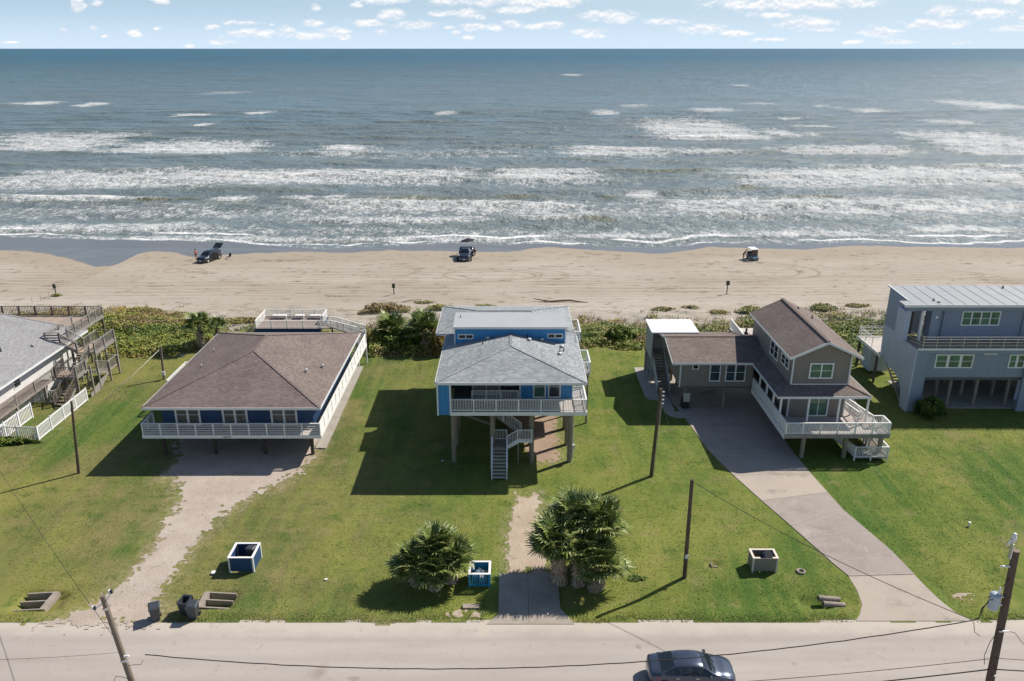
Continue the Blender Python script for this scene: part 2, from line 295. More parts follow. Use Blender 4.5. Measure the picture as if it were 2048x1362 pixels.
GRAVEL = [(-27.86, 58.5), (-27.86, 55.67), (-26.65, 55.61), (-25.1, 52.03), (-24.99, 49.05), (-24.69, 46.77), (-24.79, 43.85), (-25.35, 41.93), (-26.2, 40.15), (-27.7, 38.9), (-28.6, 38.2), (-20.9, 38.2), (-21.2, 39.6), (-21.74, 40.32), (-22.03, 41.57), (-22.03, 44.25), (-21.69, 47.66), (-21.14, 50.26), (-20.5, 51.77), (-18.53, 54.2), (-17.2, 56.3), (-16.6, 59.5), (-16.3, 66), (-17, 75), (-27, 75), (-29.3, 62)]
PATH = [(0.1, 53.6), (0.6, 53.0), (1.2, 52.6), (1.8, 53.6), (2.1, 53.2), (2.05, 49.8), (1.7, 47.5), (2.2, 45.0), (2.3, 43.3), (-0.4, 43.3), (-0.45, 45.0), (-0.37, 48.2), (0.0, 50.5), (0.3, 52.2)]
MULCH = [(2.0, 58.2), (1.2, 60.0), (1.0, 66), (1.6, 72), (4.3, 70.5), (4.2, 66), (3.9, 63), (4.1, 60.5), (4.0, 58.7), (3.3, 58.0)]

def make_ground():
    # far flat base sheet under everything (sand), large enough for any view
    V = [(-3000, -400, -.9), (3000, -400, -.9), (3000, 160, -2.6), (-3000, 160, -2.6)]
    o = mesh_np('ground', V, [(0, 1, 2, 3)], M_SAND); tag(o, kind='structure')
    # lawn
    x = np.arange(-150, 150.01, .3); x = np.concatenate([x[(x < -62)][::5], x[(x >= -62) & (x <= 62)], x[x > 62][::5]])
    y = np.arange(38.4, 96, .25); X, Y = np.meshgrid(x, y)
    yb = 89.5 + 2.2 * (fbm(X / 9, Y * 0 + 2, 5, 3) - .5) * 2 + (fbm(X / 1.2, Y / 1.2, 8, 3, .7) - .5) * 2.0
    ok = Y < yb; ok &= Y > 38.40 + 0.75 * (fbm(X / 2.5, Y / .6, 9, 4, .75) - .25)
    for (px, py, hx, hy) in PITS: pass
    keep = ok[:-1, :-1] & ok[1:, :-1] & ok[:-1, 1:] & ok[1:, 1:]
    Z = ground(X, Y)
    bare = np.maximum(sstep(-1.6, 0.3, sdf(X, Y, GRAVEL) + (fbm(X, Y, 3, 3, .7) - .5) * 2), sstep(-1.0, .2, sdf(X, Y, PATH) + (fbm(X, Y, 4, 3, .7) - .5)))
    bare = np.maximum(bare, 0.8 * sstep(-1.5, 0.2, sdf(X, Y, MULCH)))
    bare = np.maximum(bare, 0.8 * (1 - sstep(38.6, 39.5, Y + fbm(X / 2, Y, 6, 3) * .6)))
    bare = np.maximum(bare, sstep(83, 88, Y) * .5)
    F = grid_faces(len(x), len(y), keep); V, F, A = compact(np.stack([X, Y, Z], -1).reshape(-1, 3), F, {'bare': bare.ravel()})
    tag(mesh_np('lawn', V, F, M_GRASS, A, True), kind='structure')
    # road
    x = np.arange(-160, 160.01, .5); y = np.concatenate([[2, 26, 30], np.arange(31, 38.0, .5), [38.2, 38.4, 38.6, 38.75, 39.15]]); X, Y = np.meshgrid(x, y)
    Z = -0.012 + 0.02 * np.sin((Y - 30) * .3) * 0
    st = np.exp(-(((X + 10.6) / .42) ** 2 + ((Y - 34.55) / .5) ** 2) ** 2)
    tag(mesh_np('road', np.stack([X, Y, np.full_like(X, -0.012)], -1).reshape(-1, 3), grid_faces(len(x), len(y)), M_ROAD, {'stain': st.ravel()}, True), kind='structure')
make_ground()
tag(ragged('gravel_driveway', GRAVEL, M_GRAVEL, .018, .12, .75, 1.1, 3), kind='structure')
tag(ragged('sandy_path', PATH, M_DIRT, .018, .09, .32, .6, 5, extra=lambda X, Y: .55 * np.exp(-(((X - 1.0) / .42) ** 2 + ((Y - 44.0) / .9) ** 2)) + .3 * np.exp(-(((X - .45) / .35) ** 2 + ((Y - 49.0) / .6) ** 2)) + .6 * np.exp(-(((X - .9) / .4) ** 2 + ((Y - 53.4) / .7) ** 2))), kind='structure')
tag(ragged('mulch_bed', MULCH, M_MULCH, .02, .12, .45, .6, 7), kind='structure')
for i, (px, py, rx, ry, s) in enumerate([(-36.5, 83.5, .5, 1.8, 3), (28.2, 41.2, .5, .25, 5), (-2.9, 39.5, 1.1, .3, 8)]):
    a = [(px + rx * math.cos(k * .7), py + ry * math.sin(k * .7)) for k in range(9)]
    tag(ragged('bare_soil_patch', a, M_DIRT, .015, .08, .55, .35, 60 + s), kind='structure')

# concrete drive of the taupe house, one slab per pour, joints between
def slab_obj(name, poly, m, z0, z1, attrs=None, parent=None):
    bm = bmesh.new(); a = [bm.verts.new((x, y, z1)) for x, y in poly]; b = [bm.verts.new((x, y, z0)) for x, y in poly]
    bm.faces.new(a)
    for i in range(len(poly)): bm.faces.new((a[i - 1], b[i - 1], b[i], a[i]))
    bmesh.ops.recalc_face_normals(bm, faces=bm.faces)
    me = bpy.data.meshes.new(name); bm.to_mesh(me); bm.free()
    for n, v in (attrs or {}).items():
        t = me.attributes.new(n, 'FLOAT', 'POINT'); t.data.foreach_set('value', np.full(len(me.vertices), v, np.float32))
    me.materials.append(m); o = bpy.data.objects.new(name, me); COL.objects.link(o)
    if parent: o.parent = parent
    return o
dr = bpy.data.objects.new('concrete_driveway', None); COL.objects.link(dr); tag(dr, kind='structure')
LJ = [(20.49, 38.75), (20.55, 38.9), (20.9, 39.3), (21.45, 40.23), (21.7, 41.6), (21.72, 43.09), (21.25, 44.4), (20.38, 47.28), (19.87, 48.91), (18.82, 52.18), (17.69, 55.96), (16.6, 60.5), (15.9, 67.0)]
RJ = [(27.45, 38.75), (27.2, 39.0), (26.8, 39.5), (26.4, 40.8), (26.2, 42.0), (26.05, 43.28), (25.77, 45.64), (25.12, 48.32), (24.44, 51.01), (24.22, 53.39), (23.95, 56.2), (23.7, 60.5), (23.7, 67.0)]
segs = [(0, 5, 0.15), (5, 6, 0.9), (6, 7, .95), (7, 8, 0.9), (8, 9, .85), (9, 10, 0.0), (10, 11, .2), (11, 12, .5)]
g = 0.02
for (i, j, dk) in segs:
    L_ = [list(p) for p in LJ[i:j + 1]]; R_ = [list(p) for p in RJ[i:j + 1]]
    L_[0][1] += g; R_[0][1] += g; L_[-1][1] -= g; R_[-1][1] -= g
    slab_obj('slab', [tuple(p) for p in L_] + [tuple(p) for p in R_[::-1]], M_CONC, -.1, .02 if i == 0 else .045, {'dark': dk}, dr)
slab_obj('slab', [(15.9, 67.02), (15.4, 70.0), (15.4, 77.5), (23.7, 77.5), (23.7, 67.02)], M_CONC, -.1, .048, {'dark': .5}, dr)
# light grout lines in the joints
for (i, dk) in ((5, 0), (6, 0), (7, 0), (8, 0), (9, 0), (10, 0)):
    (ax, ay), (bx, by) = LJ[i], RJ[i]
    slab_obj('joint_strip', [(ax, ay - .04), (bx, by - .04), (bx, by + .04), (ax, ay + .04)], M_GROUT, 0, .056, None, dr)
ap = bpy.data.objects.new('driveway_apron', None); COL.objects.link(ap); tag(ap, kind='structure')
M_APR = plain('apron_concrete', (0.34, 0.30, 0.255), 0.9, 0.14, 0.6, 0.2, fine=0.08, bump=0.2)
slab_obj('slab', [(-1.5, 38.5), (-.83, 39.4), (-.83, 43.33), (1.0, 43.33), (1.0, 38.5)], M_APR, -.1, .02, None, ap)
slab_obj('slab', [(1.02, 38.5), (1.02, 43.33), (2.94, 43.33), (2.94, 39.9), (3.7, 38.5)], M_APR, -.1, .02, None, ap)

# ---------------------------------------------------------------- beach
WL = [(-98.96,137.32),(-89.04,135.47),(-83.41,134.74),(-78.59,132.24),(-72.06,127.83),(-66.57,123.37),(-64.18,123.37),(-63.48,126.2),(-64.34,131.2),(-62.49,134.38),(-58.46,134.02),(-53.02,129.83),(-50.16,131.2),(-44.78,132.95),(-36.59,134.38),(-27.76,133.3),(-21.22,135.47),(-10.73,134.74),(-0.34,134.02),(3.15,136.57),(5.84,138.07),(15.27,135.1),(26.09,132.59),(28.0,133.66),(35.04,138.07),(50.21,135.83),(60.12,138.84),(73.09,138.07),(87.47,136.94),(95.45,138.45)]
FR = [(-105.03,146.48),(-94.18,143.98),(-79.55,142.36),(-65.39,141.17),(-51.31,139.61),(-40.45,135.83),(-32.28,134.38),(-21.38,136.57),(-11.03,138.84),(-2.1,136.57),(4.98,138.84),(11.07,136.94),(19.65,135.47),(26.41,134.38),(35.22,138.84),(42.23,138.45),(50.59,136.94),(62.06,139.22),(73.09,138.07),(86.15,137.7),(95.94,139.22)]
BR = [(-320.1,-291.7,523.6,25.3,9.5,0.9,0.5),(-274.1,-254.0,514.1,24.3,9.2,0.9,0.5),(-178.9,-158.5,431.6,13.6,6.5,0.9,0.5),(-144.5,-131.0,445.3,18.3,6.9,0.9,0.5),(-146.3,-138.8,376.5,13.1,5.0,0.9,0.4),(-41.5,-29.4,445.3,18.3,6.9,0.8,0.4),(43.4,59.6,445.3,26.0,6.9,0.7,0.4),(62.2,86.4,500.5,18.3,8.7,0.5,0.5),(100.6,131.7,467.4,20.2,7.6,0.6,0.6),(143.9,169.2,523.6,14.9,9.5,0.4,0.4),(186.1,198.2,500.5,13.6,8.7,0.5,0.4),(189.5,214.7,463.6,15.7,11.1,0.5,0.4),(275.8,316.3,496.1,69.1,16.8,0.8,0.5),(-245.7,-206.3,656.0,23.3,14.7,0.35,0.3),(63.5,96.5,1109.7,44.0,40.8,0.6,0.3),(209.3,228.5,802.4,22.9,21.7,0.5,0.3),(197.9,221.6,389.6,14.1,8.0,0.5,0.5),(132.0,145.6,409.6,12.3,5.9,0.4,0.4),(127.1,144.0,369.1,10.0,7.2,0.7,0.5),(-206.4,-147.4,311.1,28.7,5.2,0.55,0.4),(-189.9,-144.4,285.2,24.1,8.7,0.85,0.5),(-143.6,-85.7,276.6,29.3,6.8,0.8,0.5),(-131.4,-91.5,296.0,31.7,9.3,0.5,0.0),(-132.9,-115.7,312.8,22.8,6.9,0.35,0.0),(-81.3,12.5,267.1,37.1,18.4,0.28,0.0),(-69.7,-47.6,288.2,7.8,7.4,0.8,0.5),(-69.1,-44.0,271.1,9.8,6.6,0.5,0.2),(56.3,105.5,321.9,81.8,7.3,0.85,0.7),(75.6,101.1,348.3,67.4,12.6,0.5,0.0),(104.5,118.7,331.6,25.6,7.8,0.65,0.5),(117.3,125.5,333.6,12.5,4.0,0.3,0.5),(14.8,54.5,280.8,10.5,21.4,0.75,0.7),(53.8,81.0,276.6,11.7,6.8,0.55,0.3),(89.5,142.2,276.6,19.4,12.1,0.55,0.5),(155.6,202.7,307.6,38.5,26.8,0.75,0.6),(148.3,182.2,275.1,14.6,10.7,0.6,0.4),(-143.3,-71.9,212.3,20.3,15.7,0.6,0.3),(-102.2,-8.8,221.1,13.5,17.0,0.72,0.6),(-76.0,-6.1,224.8,9.8,12.5,0.5,0.3),(-9.0,29.0,226.7,6.9,27.2,0.72,0.7),(-3.2,36.5,212.3,12.5,12.8,0.35,0.0),(28.9,61.2,231.6,5.1,3.0,0.04,0.9),(57.2,147.9,221.1,16.7,24.5,0.72,0.7),(95.9,152.7,228.6,11.2,7.5,0.3,0.0),(91.1,104.4,238.8,8.8,2.1,0.2,0.6),(123.2,160.4,240.9,6.6,4.2,0.3,0.7),(-125.8,-87.2,184.8,4.0,3.2,0.95,0.8),(-88.6,-79.0,186.8,4.1,2.6,0.05,0.9),(-79.2,-71.6,187.4,3.4,2.0,0.05,0.5),(-70.8,-59.9,184.8,5.4,3.2,0.95,0.8),(-54.4,-45.0,186.8,4.1,2.6,0.4,0.8),(-45.3,-38.4,186.1,6.1,2.6,0.95,0.8),(-39.3,-7.5,187.4,3.4,2.6,0.08,0.8),(-7.5,7.8,188.1,4.1,2.7,0.1,0.6),(19.7,27.4,189.5,4.2,2.7,0.05,0.8),(26.9,36.9,189.5,4.9,4.0,0.85,0.7),(44.7,58.9,189.5,4.2,2.7,0.12,0.7),(58.9,80.3,189.5,2.8,2.7,0.12,0.8),(54.6,60.8,200.3,5.4,2.2,0.1,0.7),(-115.8,115.0,169.2,16.9,13.8,0.42,0.0),(-52.3,19.8,179.1,5.0,13.7,0.5,0.5),(29.6,119.7,176.7,12.8,13.4,0.5,0.4),(-116.2,-56.1,169.8,11.8,11.5,0.18,0.0),(-47.3,0.6,160.8,3.6,3.5,0.6,0.5),(-105.5,-58.8,153.1,4.2,2.7,0.65,0.5),(2.7,14.0,162.8,3.7,2.5,0.75,0.5),(14.0,22.3,162.8,3.7,2.5,0.1,0.6),(37.5,56.4,166.5,3.3,4.2,0.4,0.5),(20.3,111.2,163.3,5.3,6.0,0.25,0.0),(-104.1,103.3,150.8,7.5,6.8,0.4,0.0),(-99.4,7.0,143.6,2.9,2.0,0.5,0.12),(2.4,35.0,146.1,2.1,1.2,0.8,0.15),(35.5,73.3,148.2,3.5,1.7,0.75,0.15),(73.0,103.9,151.7,3.7,1.8,0.75,0.15),(-38.1,24.8,140.4,4.4,2.7,0.35,0.0),(25.2,98.4,143.2,4.2,4.7,0.35,0.0)]
wlx = np.array([p[0] for p in WL]); wly = np.array([p[1] for p in WL]); frx = np.array([p[0] for p in FR]); fry = np.array([p[1] for p in FR])
def waterline(X): return np.interp(X, wlx, wly) + (vn(X / 1.3, X * 0, 77) - .5) * .5
def foamline(X): return np.interp(X, frx, fry) + (vn(X / 2.1, X * 0, 78) - .5) * .9
SEA = -1.0
def make_beach():
    x = np.arange(-150, 150.01, .28); x = np.concatenate([x[x < -100][::4], x[(x >= -100) & (x <= 100)], x[x > 100][::4]])
    y = np.concatenate([np.arange(84, 150, .22), np.arange(150, 175, 2.0)]); X, Y = np.meshgrid(x, y)
    wy = waterline(X)
    track = np.zeros_like(X)
    def trk(d, w=.16): return np.exp(-(d / w) ** 2)
    k = np.clip(fbm(X / 6, Y / 6, 90, 3) * 2 - .55, 0, 1)
    for y0, a, ph, s in [(112.5, .8, .3, 1), (110.4, .6, 1.2, .8), (108.6, .5, 2.2, .7), (114.6, 1.0, 2.9, .8), (117.2, 1.2, 4.0, .6), (119.6, 1.3, 5.0, .5), (106.8, .5, .6, .6), (115.9, .9, 1.9, .5), (104.6, .6, 3.3, .5), (113.3, .7, 5.6, .9), (121.5, 1.0, .2, .4)]:
        c = y0 + a * np.sin(X * .028 + ph) + .4 * np.sin(X * .11 + ph * 2)
        for o in (-.75, .75): track = np.maximum(track, trk(Y - c - o, .2) * s * np.clip(k + .15, 0, 1))
    for cx, cy, rx, ry, a0, a1, s in [(41, 119.8, 6.5, 4.6, -2.0, 1.6, 1), (39.5, 120.0, 5.0, 4.0, -2.2, 1.7, .9), (36, 123.5, 9, 2.5, -.2, 2.6, .6), (-22, 120, 7, 3.8, -1.2, 1.2, .8), (-24, 120.4, 9.5, 5, -.8, .9, .6), (-2, 117.5, 5.5, 2.6, -3, 2.2, .9), (-3, 117.8, 7.5, 3.6, -3, 3.1, .8), (-1, 117.6, 9.5, 4.4, -3.1, 1.2, .6), (6, 119, 6, 3, -3.1, 3, .5), (-53, 120.5, 1.2, 1.3, -3.2, 3.2, .8), (-49.6, 120.6, 1.4, 1.2, -3.2, 3.2, .8), (-40, 119, 8, 3.5, -1, 2.4, .6), (62, 118, 10, 3, -2.5, 1, .6), (-14, 123.5, 10, 2.4, 2.6, 3.2, .7), (20, 116, 14, 3, -2.9, -.4, .5), (55, 113, 18, 4, .5, 2.9, .5)]:
        th = np.arctan2((Y - cy) / ry, (X - cx) / rx); r = np.hypot((X - cx) / rx, (Y - cy) / ry); ok = (th > a0) & (th < a1)
        track = np.maximum(track, np.where(ok, trk((r - 1) * min(rx, ry), .15) * s, 0))
    track *= (Y < wy - 1.2)
    damp = sstep(-14, -3.0, Y - wy + (fbm(X / 14, Y / 4, 21, 4) - .5) * 9)
    wet = sstep(-.35, .15, Y - wy + (fbm(X / 1.5, Y / 1.2, 22, 3) - .5) * .7)
    lump = fbm(X / 1.1, Y / .8, 33, 4, .65)
    foot = (1 - sstep(99, 104, Y + 4 * fbm(X / 10, Y / 3, 34))) * 1.0
    deb = 1.0 * np.exp(-(((X + 38.5) / 4.6) ** 2 + ((Y - 127.3 - .1 * (X + 38.5) * .2) / 1.05) ** 2) ** 1.5) * sstep(.3, .5, fbm(X / .8, Y / .5, 35, 3))
    deb = np.maximum(deb, .8 * sstep(.66, .74, fbm(X / 1.6, Y / .5, 36, 4)) * (Y < wy - 2))
    deb = np.maximum(deb, foot * .75 * sstep(.57, .68, fbm(X / 1.3, Y / .6, 37, 4)))
    Z = ground(X, Y) - .01 + foot * (lump - .5) * .30 - track * .05 + (1 - foot) * (lump - .5) * .05 * (1 - wet)
    Z = np.where(Y < 89, Z - .25 * (1 - sstep(87.0, 89, Y)), Z)
    Z = np.maximum(Z, np.where(Y > wy - 2, -0.93, -9)) * 1.0
    Z = np.where(Y > foamline(X) + 2, Z - (Y - foamline(X) - 2) * .05, Z)
    tag(mesh_np('beach', np.stack([X, Y, Z], -1).reshape(-1, 3), grid_faces(len(x), len(y)), M_SAND, {'track': track.ravel(), 'damp': damp.ravel(), 'wet': wet.ravel(), 'debris': deb.ravel()}, True), kind='structure')
make_beach()

# ---------------------------------------------------------------- sea
def sea_mat():
    t = NT('sea_water', 0.20, 0.5); t.b.inputs['IOR'].default_value = 1.333
    xyz = t.sep(); Yp = xyz[1]
    dep = t.ramp(Yp, 150, 420); c = t.mix(dep, (0.165, 0.205, 0.210), (0.100, 0.160, 0.185)); c = t.mix(t.ramp(Yp, 450, 2600), c, (0.035, 0.125, 0.195))
    mott = t.noise(0.02, (.25, 1, 1), 5, 0.6, 6); c = t.mix(t.ramp(mott, 0.42, 0.66, 0, 0.5), c, (0.085, 0.085, 0.065))
    face = t.attr('face'); c = t.mix(face, c, (0.150, 0.140, 0.050))  # olive painted on wave faces, for light through thin water and less sky
    foam = t.attr('foam'); old = t.attr('lace')
    # lacy foam: stretched cells, warped, broken up by finer noise
    warp = t.noise(0.22, (.6, 1, 1), 4, .6, 3)
    wv = t.N.new('ShaderNodeVectorMath'); wv.operation = 'MULTIPLY_ADD'
    nz = t.N.new('ShaderNodeTexNoise'); nz.inputs['Scale'].default_value = .35; nz.inputs['Detail'].default_value = 4; t.L.new(t.pos, nz.inputs[0])
    t.L.new(nz.outputs['Color'], wv.inputs[0]); wv.inputs[1].default_value = (5.5, 3.6, 0); t.L.new(t.pos, wv.inputs[2])
    mp = t.N.new('ShaderNodeMapping'); mp.inputs['Scale'].default_value = (.95, .55, .3); t.L.new(wv.outputs[0], mp.inputs[0])
    vo = t.N.new('ShaderNodeTexVoronoi'); vo.feature = 'DISTANCE_TO_EDGE'; vo.inputs['Scale'].default_value = .62; t.L.new(mp.outputs[0], vo.inputs['Vector'])
    vo2 = t.N.new('ShaderNodeTexVoronoi'); vo2.feature = 'DISTANCE_TO_EDGE'; vo2.inputs['Scale'].default_value = 1.7; t.L.new(mp.outputs[0], vo2.inputs['Vector'])
    lace = t.math('MINIMUM', t.math('MULTIPLY', vo.outputs[0], 1.0), t.math('MULTIPLY', vo2.outputs[0], 1.3))
    fine = t.noise(1.1, (1.3, .42, 1), 5, .8, 9); mid = t.noise(.30, (.9, .6, 1), 5, .68, 14)
    lv = t.math('ADD', t.math('ADD', t.ramp(lace, 0, .22, .28, -.16), t.math('MULTIPLY', t.math('SUBTRACT', fine, .5), 2.3)), t.math('MULTIPLY', t.math('SUBTRACT', mid, .5), 1.9))
    mk = t.ramp(t.math('ADD', lv, t.math('MULTIPLY', t.math('SUBTRACT', old, .60), .80)), -.08, .26, smooth=True)
    mk = t.math('MULTIPLY', mk, t.ramp(old, .02, .2))
    mk2 = t.ramp(t.math('ADD', t.math('MULTIPLY', t.math('SUBTRACT', fine, .5), 1.9), t.math('MULTIPLY', t.math('SUBTRACT', foam, .52), 1.15)), -.10, .34, smooth=True)
    mk = t.math('MAXIMUM', t.math('MULTIPLY', mk, .66), mk2)
    # scattered tiny whitecaps out to sea
    cap = t.noise(.16, (.8, .8, 1), 5, .75, 23); cap2 = t.noise(.010, (.6, 1, 1), 2, .5, 29)
    wc = t.math('MULTIPLY', t.ramp(t.math('ADD', cap, t.math('MULTIPLY', cap2, .12)), .765, .80), t.ramp(Yp, 200, 330))
    wc = t.math('MULTIPLY', wc, t.ramp(Yp, 1500, 700)); mk = t.math('MAXIMUM', mk, t.math('MULTIPLY', wc, .6))
    milk = t.mix(t.ramp(old, 0.15, .9, 0, .60), c, (0.27, 0.285, 0.265))
    t.color(t.mix(mk, milk, (0.71, 0.715, 0.715)))
    rg = t.ramp(Yp, 250, 1500, .22, .42); t.set(t.b.inputs['Roughness'], t.math('ADD', rg, t.math('MULTIPLY', mk, .4)))
    t.set(t.b.inputs['Specular IOR Level'], t.math('MULTIPLY', t.ramp(mk, 0, 1, .5, .1), t.ramp(Yp, 300, 3000, 1.0, .45)))
    w1 = t.noise(.34, (.8, .8, 1), 5, .68, 51); w2 = t.noise(1.6, (.9, .8, 1), 3, .6, 53); w3 = t.noise(.055, (.5, 1.2, 1), 3, .55, 57)
    h = t.math('ADD', t.math('ADD', t.math('MULTIPLY', w1, 2.3), t.math('MULTIPLY', w2, .28)), t.math('ADD', t.math('MULTIPLY', w3, 7.0), t.math('MULTIPLY', mk, .12)))
    t.bump(h, .85, 1.0); return t.done()
def make_sea():
    d = [0.0]; 
    while d[-1] < 330: d.append(d[-1] + .34 + d[-1] * .0024)
    while d[-1] < 250000: d.append(d[-1] * 1.045)
    d = np.array(d); nu = 860; u = np.linspace(-1, 1, nu)
    D, U = np.meshgrid(d, u, indexing='ij')
    Yb = 133 + D; X = U * (Yb * .84 + 30)
    fl = foamline(X); near = 1 - sstep(0, 60, D)
    Y = 133 + D + (fl - 133) * near
    foam = np.zeros_like(X); lace = np.zeros_like(X); Z = np.zeros_like(X); face = np.zeros_like(X)
    FX, FY, FFoam, FLace, FZ, FFace = X, Y, foam, lace, Z, face
    ymin = Y.min(1); ymax = Y.max(1)
    for i, (x0, x1, y0, t_, l_, dn, hh) in enumerate(BR):
        rw = np.where((ymax > y0 - l_ - 9) & (ymin < y0 + t_ * 1.3 + 12))[0]; xm = FX[rw].reshape(-1, nu)
        cc_ = np.where((xm.max(0) > x0 - 9) & (xm.min(0) < x1 + 9))[0]
        if len(rw) == 0 or len(cc_) == 0: continue
        sl = (slice(rw[0], rw[-1] + 1), slice(cc_[0], cc_[-1] + 1))
        X, Y, foam, lace, Z, face = FX[sl], FY[sl], FFoam[sl], FLace[sl], FZ[sl], FFace[sl]
        wob = (fbm(X / 14, X * 0 + i, 100 + i, 3) - .5) * min(5.5, 1.1 + .34 * (t_ + l_)) + (fbm(X / 3, X * 0 + i, 140 + i, 2) - .5) * .7
        e = Y - y0 - wob; ww = x1 - x0; sf = min(ww * .38, 13)
        xx = X + (fbm(Y / 3, X / 9, 200 + i, 3) - .5) * sf * 1.2
        mx = sstep(x0 - sf * .5, x0 + sf, xx) * (1 - sstep(x1 - sf, x1 + sf * .5, xx))
        if hh == 0:
            prof = np.where(e > 0, 1 - sstep(0, t_ + .1, e), 1 - sstep(0, l_ + .1, -e)); FLace[sl] = np.maximum(lace, mx * dn * prof); continue
        up = np.where(e > 0, 1 - sstep(0, t_ * .42 + .8, e), 1 - sstep(0, .5, -e))
        foam = np.maximum(foam, mx * min(dn, 1) * up * (.15 + 1.5 * fbm(X / 4.5, Y / 3.5, 300 + i, 4)) * (dn > .15))
        prof = np.where(e > 0, 1 - sstep(t_ * .5, t_ * 1.5 + .8, e), 1 - sstep(l_ * .2, l_ * 1.2 + .5, -e) ) * (dn > .15)
        lace = np.maximum(lace, mx * (.45 + dn * .5) * prof)
        if hh > .1:
            w = 1.6 + hh * 1.2; r = np.where(e > 0, np.exp(-(e / (w * 1.9)) ** 2), np.exp(-(e / (w * .62)) ** 2))
            Z += mx * hh * .62 * r * (.75 + .5 * fbm(X / 6, X * 0, 400 + i))
            fc = mx * np.exp(-((e + w * .45) / (w * .55)) ** 2) * (.5 if dn > .3 else 1.0); face = np.maximum(face, fc * .75)
        FFoam[sl] = foam; FLace[sl] = lace; FZ[sl] = Z; FFace[sl] = face
    X, Y, foam, lace, Z, face = FX, FY, FFoam, FLace, FZ, FFace
    # foam edge lines of the wash running up the sand
    for k, (off, st) in enumerate([(0.6, .95), (4.2, .9), (9.0, .9)]):
        e = Y - fl - off - (fbm(X / 11, X * 0, 70 + k, 3) - .5) * (5.0 * (k > 0) + .3)
        ln = np.exp(-(e / (.55 + .25 * k)) ** 2) * st * 1.25 * np.clip(fbm(X / 12, Y / 12, 80 + k, 3) * 3.4 - .9, 0, 1); foam = np.maximum(foam, ln)
        lace = np.maximum(lace, np.where(e > 0, .36 * np.exp(-e / 3.5), 0))
    # open swell, small near the shore and a chop further out
    rng = random.Random(5); sw = 0; wfs = [fbm(X / 40, Y / 40, 500 + k, 2) for k in range(4)]
    for k in range(16):
        lam = rng.uniform(5, 26); th = rng.gauss(0, .38); kk = 2 * math.pi / lam; ph = rng.uniform(0, 7)
        cr = np.sin(kk * (Y * math.cos(th) + X * math.sin(th)) + ph + 2.5 * wfs[k % 4])
        sw = sw + cr * lam * .0050 * np.clip((2.2 - D * lam ** -1 * .012), 0, 1)
    sw = sw * sstep(4, 45, D) * (1 - sstep(900, 2500, D)); Z += sw
    face = np.maximum(face, .30 * sstep(.10, .28, sw) * (1 - sstep(250, 500, D)))
    lace = np.clip(lace * (.62 + .8 * fbm(X / 18, Y / 7, 600, 3)), 0, 1)
    foam = foam * sstep(.25, .5, fbm(X / 7, Y / 3, 610, 3) + .22)
    Z = Z * sstep(0, 5, D) + SEA + .05 + .08 * np.exp(-D / 1.0) * 0
    Z = np.where(D > 300, Z, np.maximum(Z, SEA - .1))
    V = np.stack([X, Y, Z], -1).reshape(-1, 3)
    tag(mesh_np('sea', V, grid_faces(nu, len(d)), sea_mat(), {'foam': foam.ravel(), 'lace': lace.ravel(), 'face': face.ravel()}, True), kind='structure')
make_sea()

# ================================================================ builders for things and their parts
def thing(name, label, cat, loc=(0, 0, 0), group=None):
    o = bpy.data.objects.new(name, None); COL.objects.link(o); o.empty_display_size = .3; o.matrix_basis = Matrix.Translation(loc)
    return tag(o, label, cat, group)
def adopt(o, parent):
    if parent is not None:
        o.parent = parent; o.matrix_parent_inverse = parent.matrix_basis.inverted()
    return o
_cube = {}; _cylm = {}
def cube_mesh(m):
    if m.name not in _cube:
        bm = bmesh.new(); bmesh.ops.create_cube(bm, size=1); me = bpy.data.meshes.new('block'); bm.to_mesh(me); bm.free(); me.materials.append(m); _cube[m.name] = me
    return _cube[m.name]
def cyl_mesh(m, n, taper):
    k = (m.name, n, round(taper, 3))
    if k not in _cylm:
        bm = bmesh.new(); bmesh.ops.create_cone(bm, cap_ends=True, segments=n, radius1=1, radius2=taper, depth=1)
        for f in bm.faces: f.smooth = len(f.verts) == 4
        me = bpy.data.meshes.new('round_bar'); bm.to_mesh(me); bm.free(); me.materials.append(m); _cylm[k] = me
    return _cylm[k]
def inst(parent, name, me, M):
    o = bpy.data.objects.new(name, me); COL.objects.link(o); o.matrix_basis = M; return adopt(o, parent)
def box(parent, name, x0, x1, y0, y1, z0, z1, m):
    return inst(parent, name, cube_mesh(m), Matrix.Translation(((x0 + x1) / 2, (y0 + y1) / 2, (z0 + z1) / 2)) @ Matrix.Diagonal((abs(x1 - x0), abs(y1 - y0), abs(z1 - z0), 1)))
def frame_of(p, q, up=(0, 0, 1)):
    p = Vector(p); q = Vector(q); d = q - p; L_ = d.length; d.normalize(); u = Vector(up)
    if abs(d.dot(u)) > .999: u = Vector((0, 1, 0))
    s = u.cross(d).normalized(); u = d.cross(s)
    M = Matrix((s, u, d)).transposed().to_4x4(); return Matrix.Translation((p + q) / 2) @ M, L_
def bar(parent, name, p, q, w, h, m):                  # w sideways, h upwards
    M, L_ = frame_of(p, q); return inst(parent, name, cube_mesh(m), M @ Matrix.Diagonal((w, h, L_, 1)))
def rod(parent, name, p, q, r0, r1, m, n=10):
    M, L_ = frame_of(p, q); return inst(parent, name, cyl_mesh(m, n, r1 / r0), M @ Matrix.Diagonal((r0, r0, L_, 1)))
def poly(parent, name, verts, faces, m, smooth=False):
    me = bpy.data.meshes.new(name); me.from_pydata([tuple(v) for v in verts], [], faces); me.materials.append(m)
    bm = bmesh.new(); bm.from_mesh(me); bmesh.ops.recalc_face_normals(bm, faces=bm.faces)
    if smooth:
        for f in bm.faces: f.smooth = True
    bm.to_mesh(me); bm.free()
    o = bpy.data.objects.new(name, me); COL.objects.link(o); return adopt(o, parent)
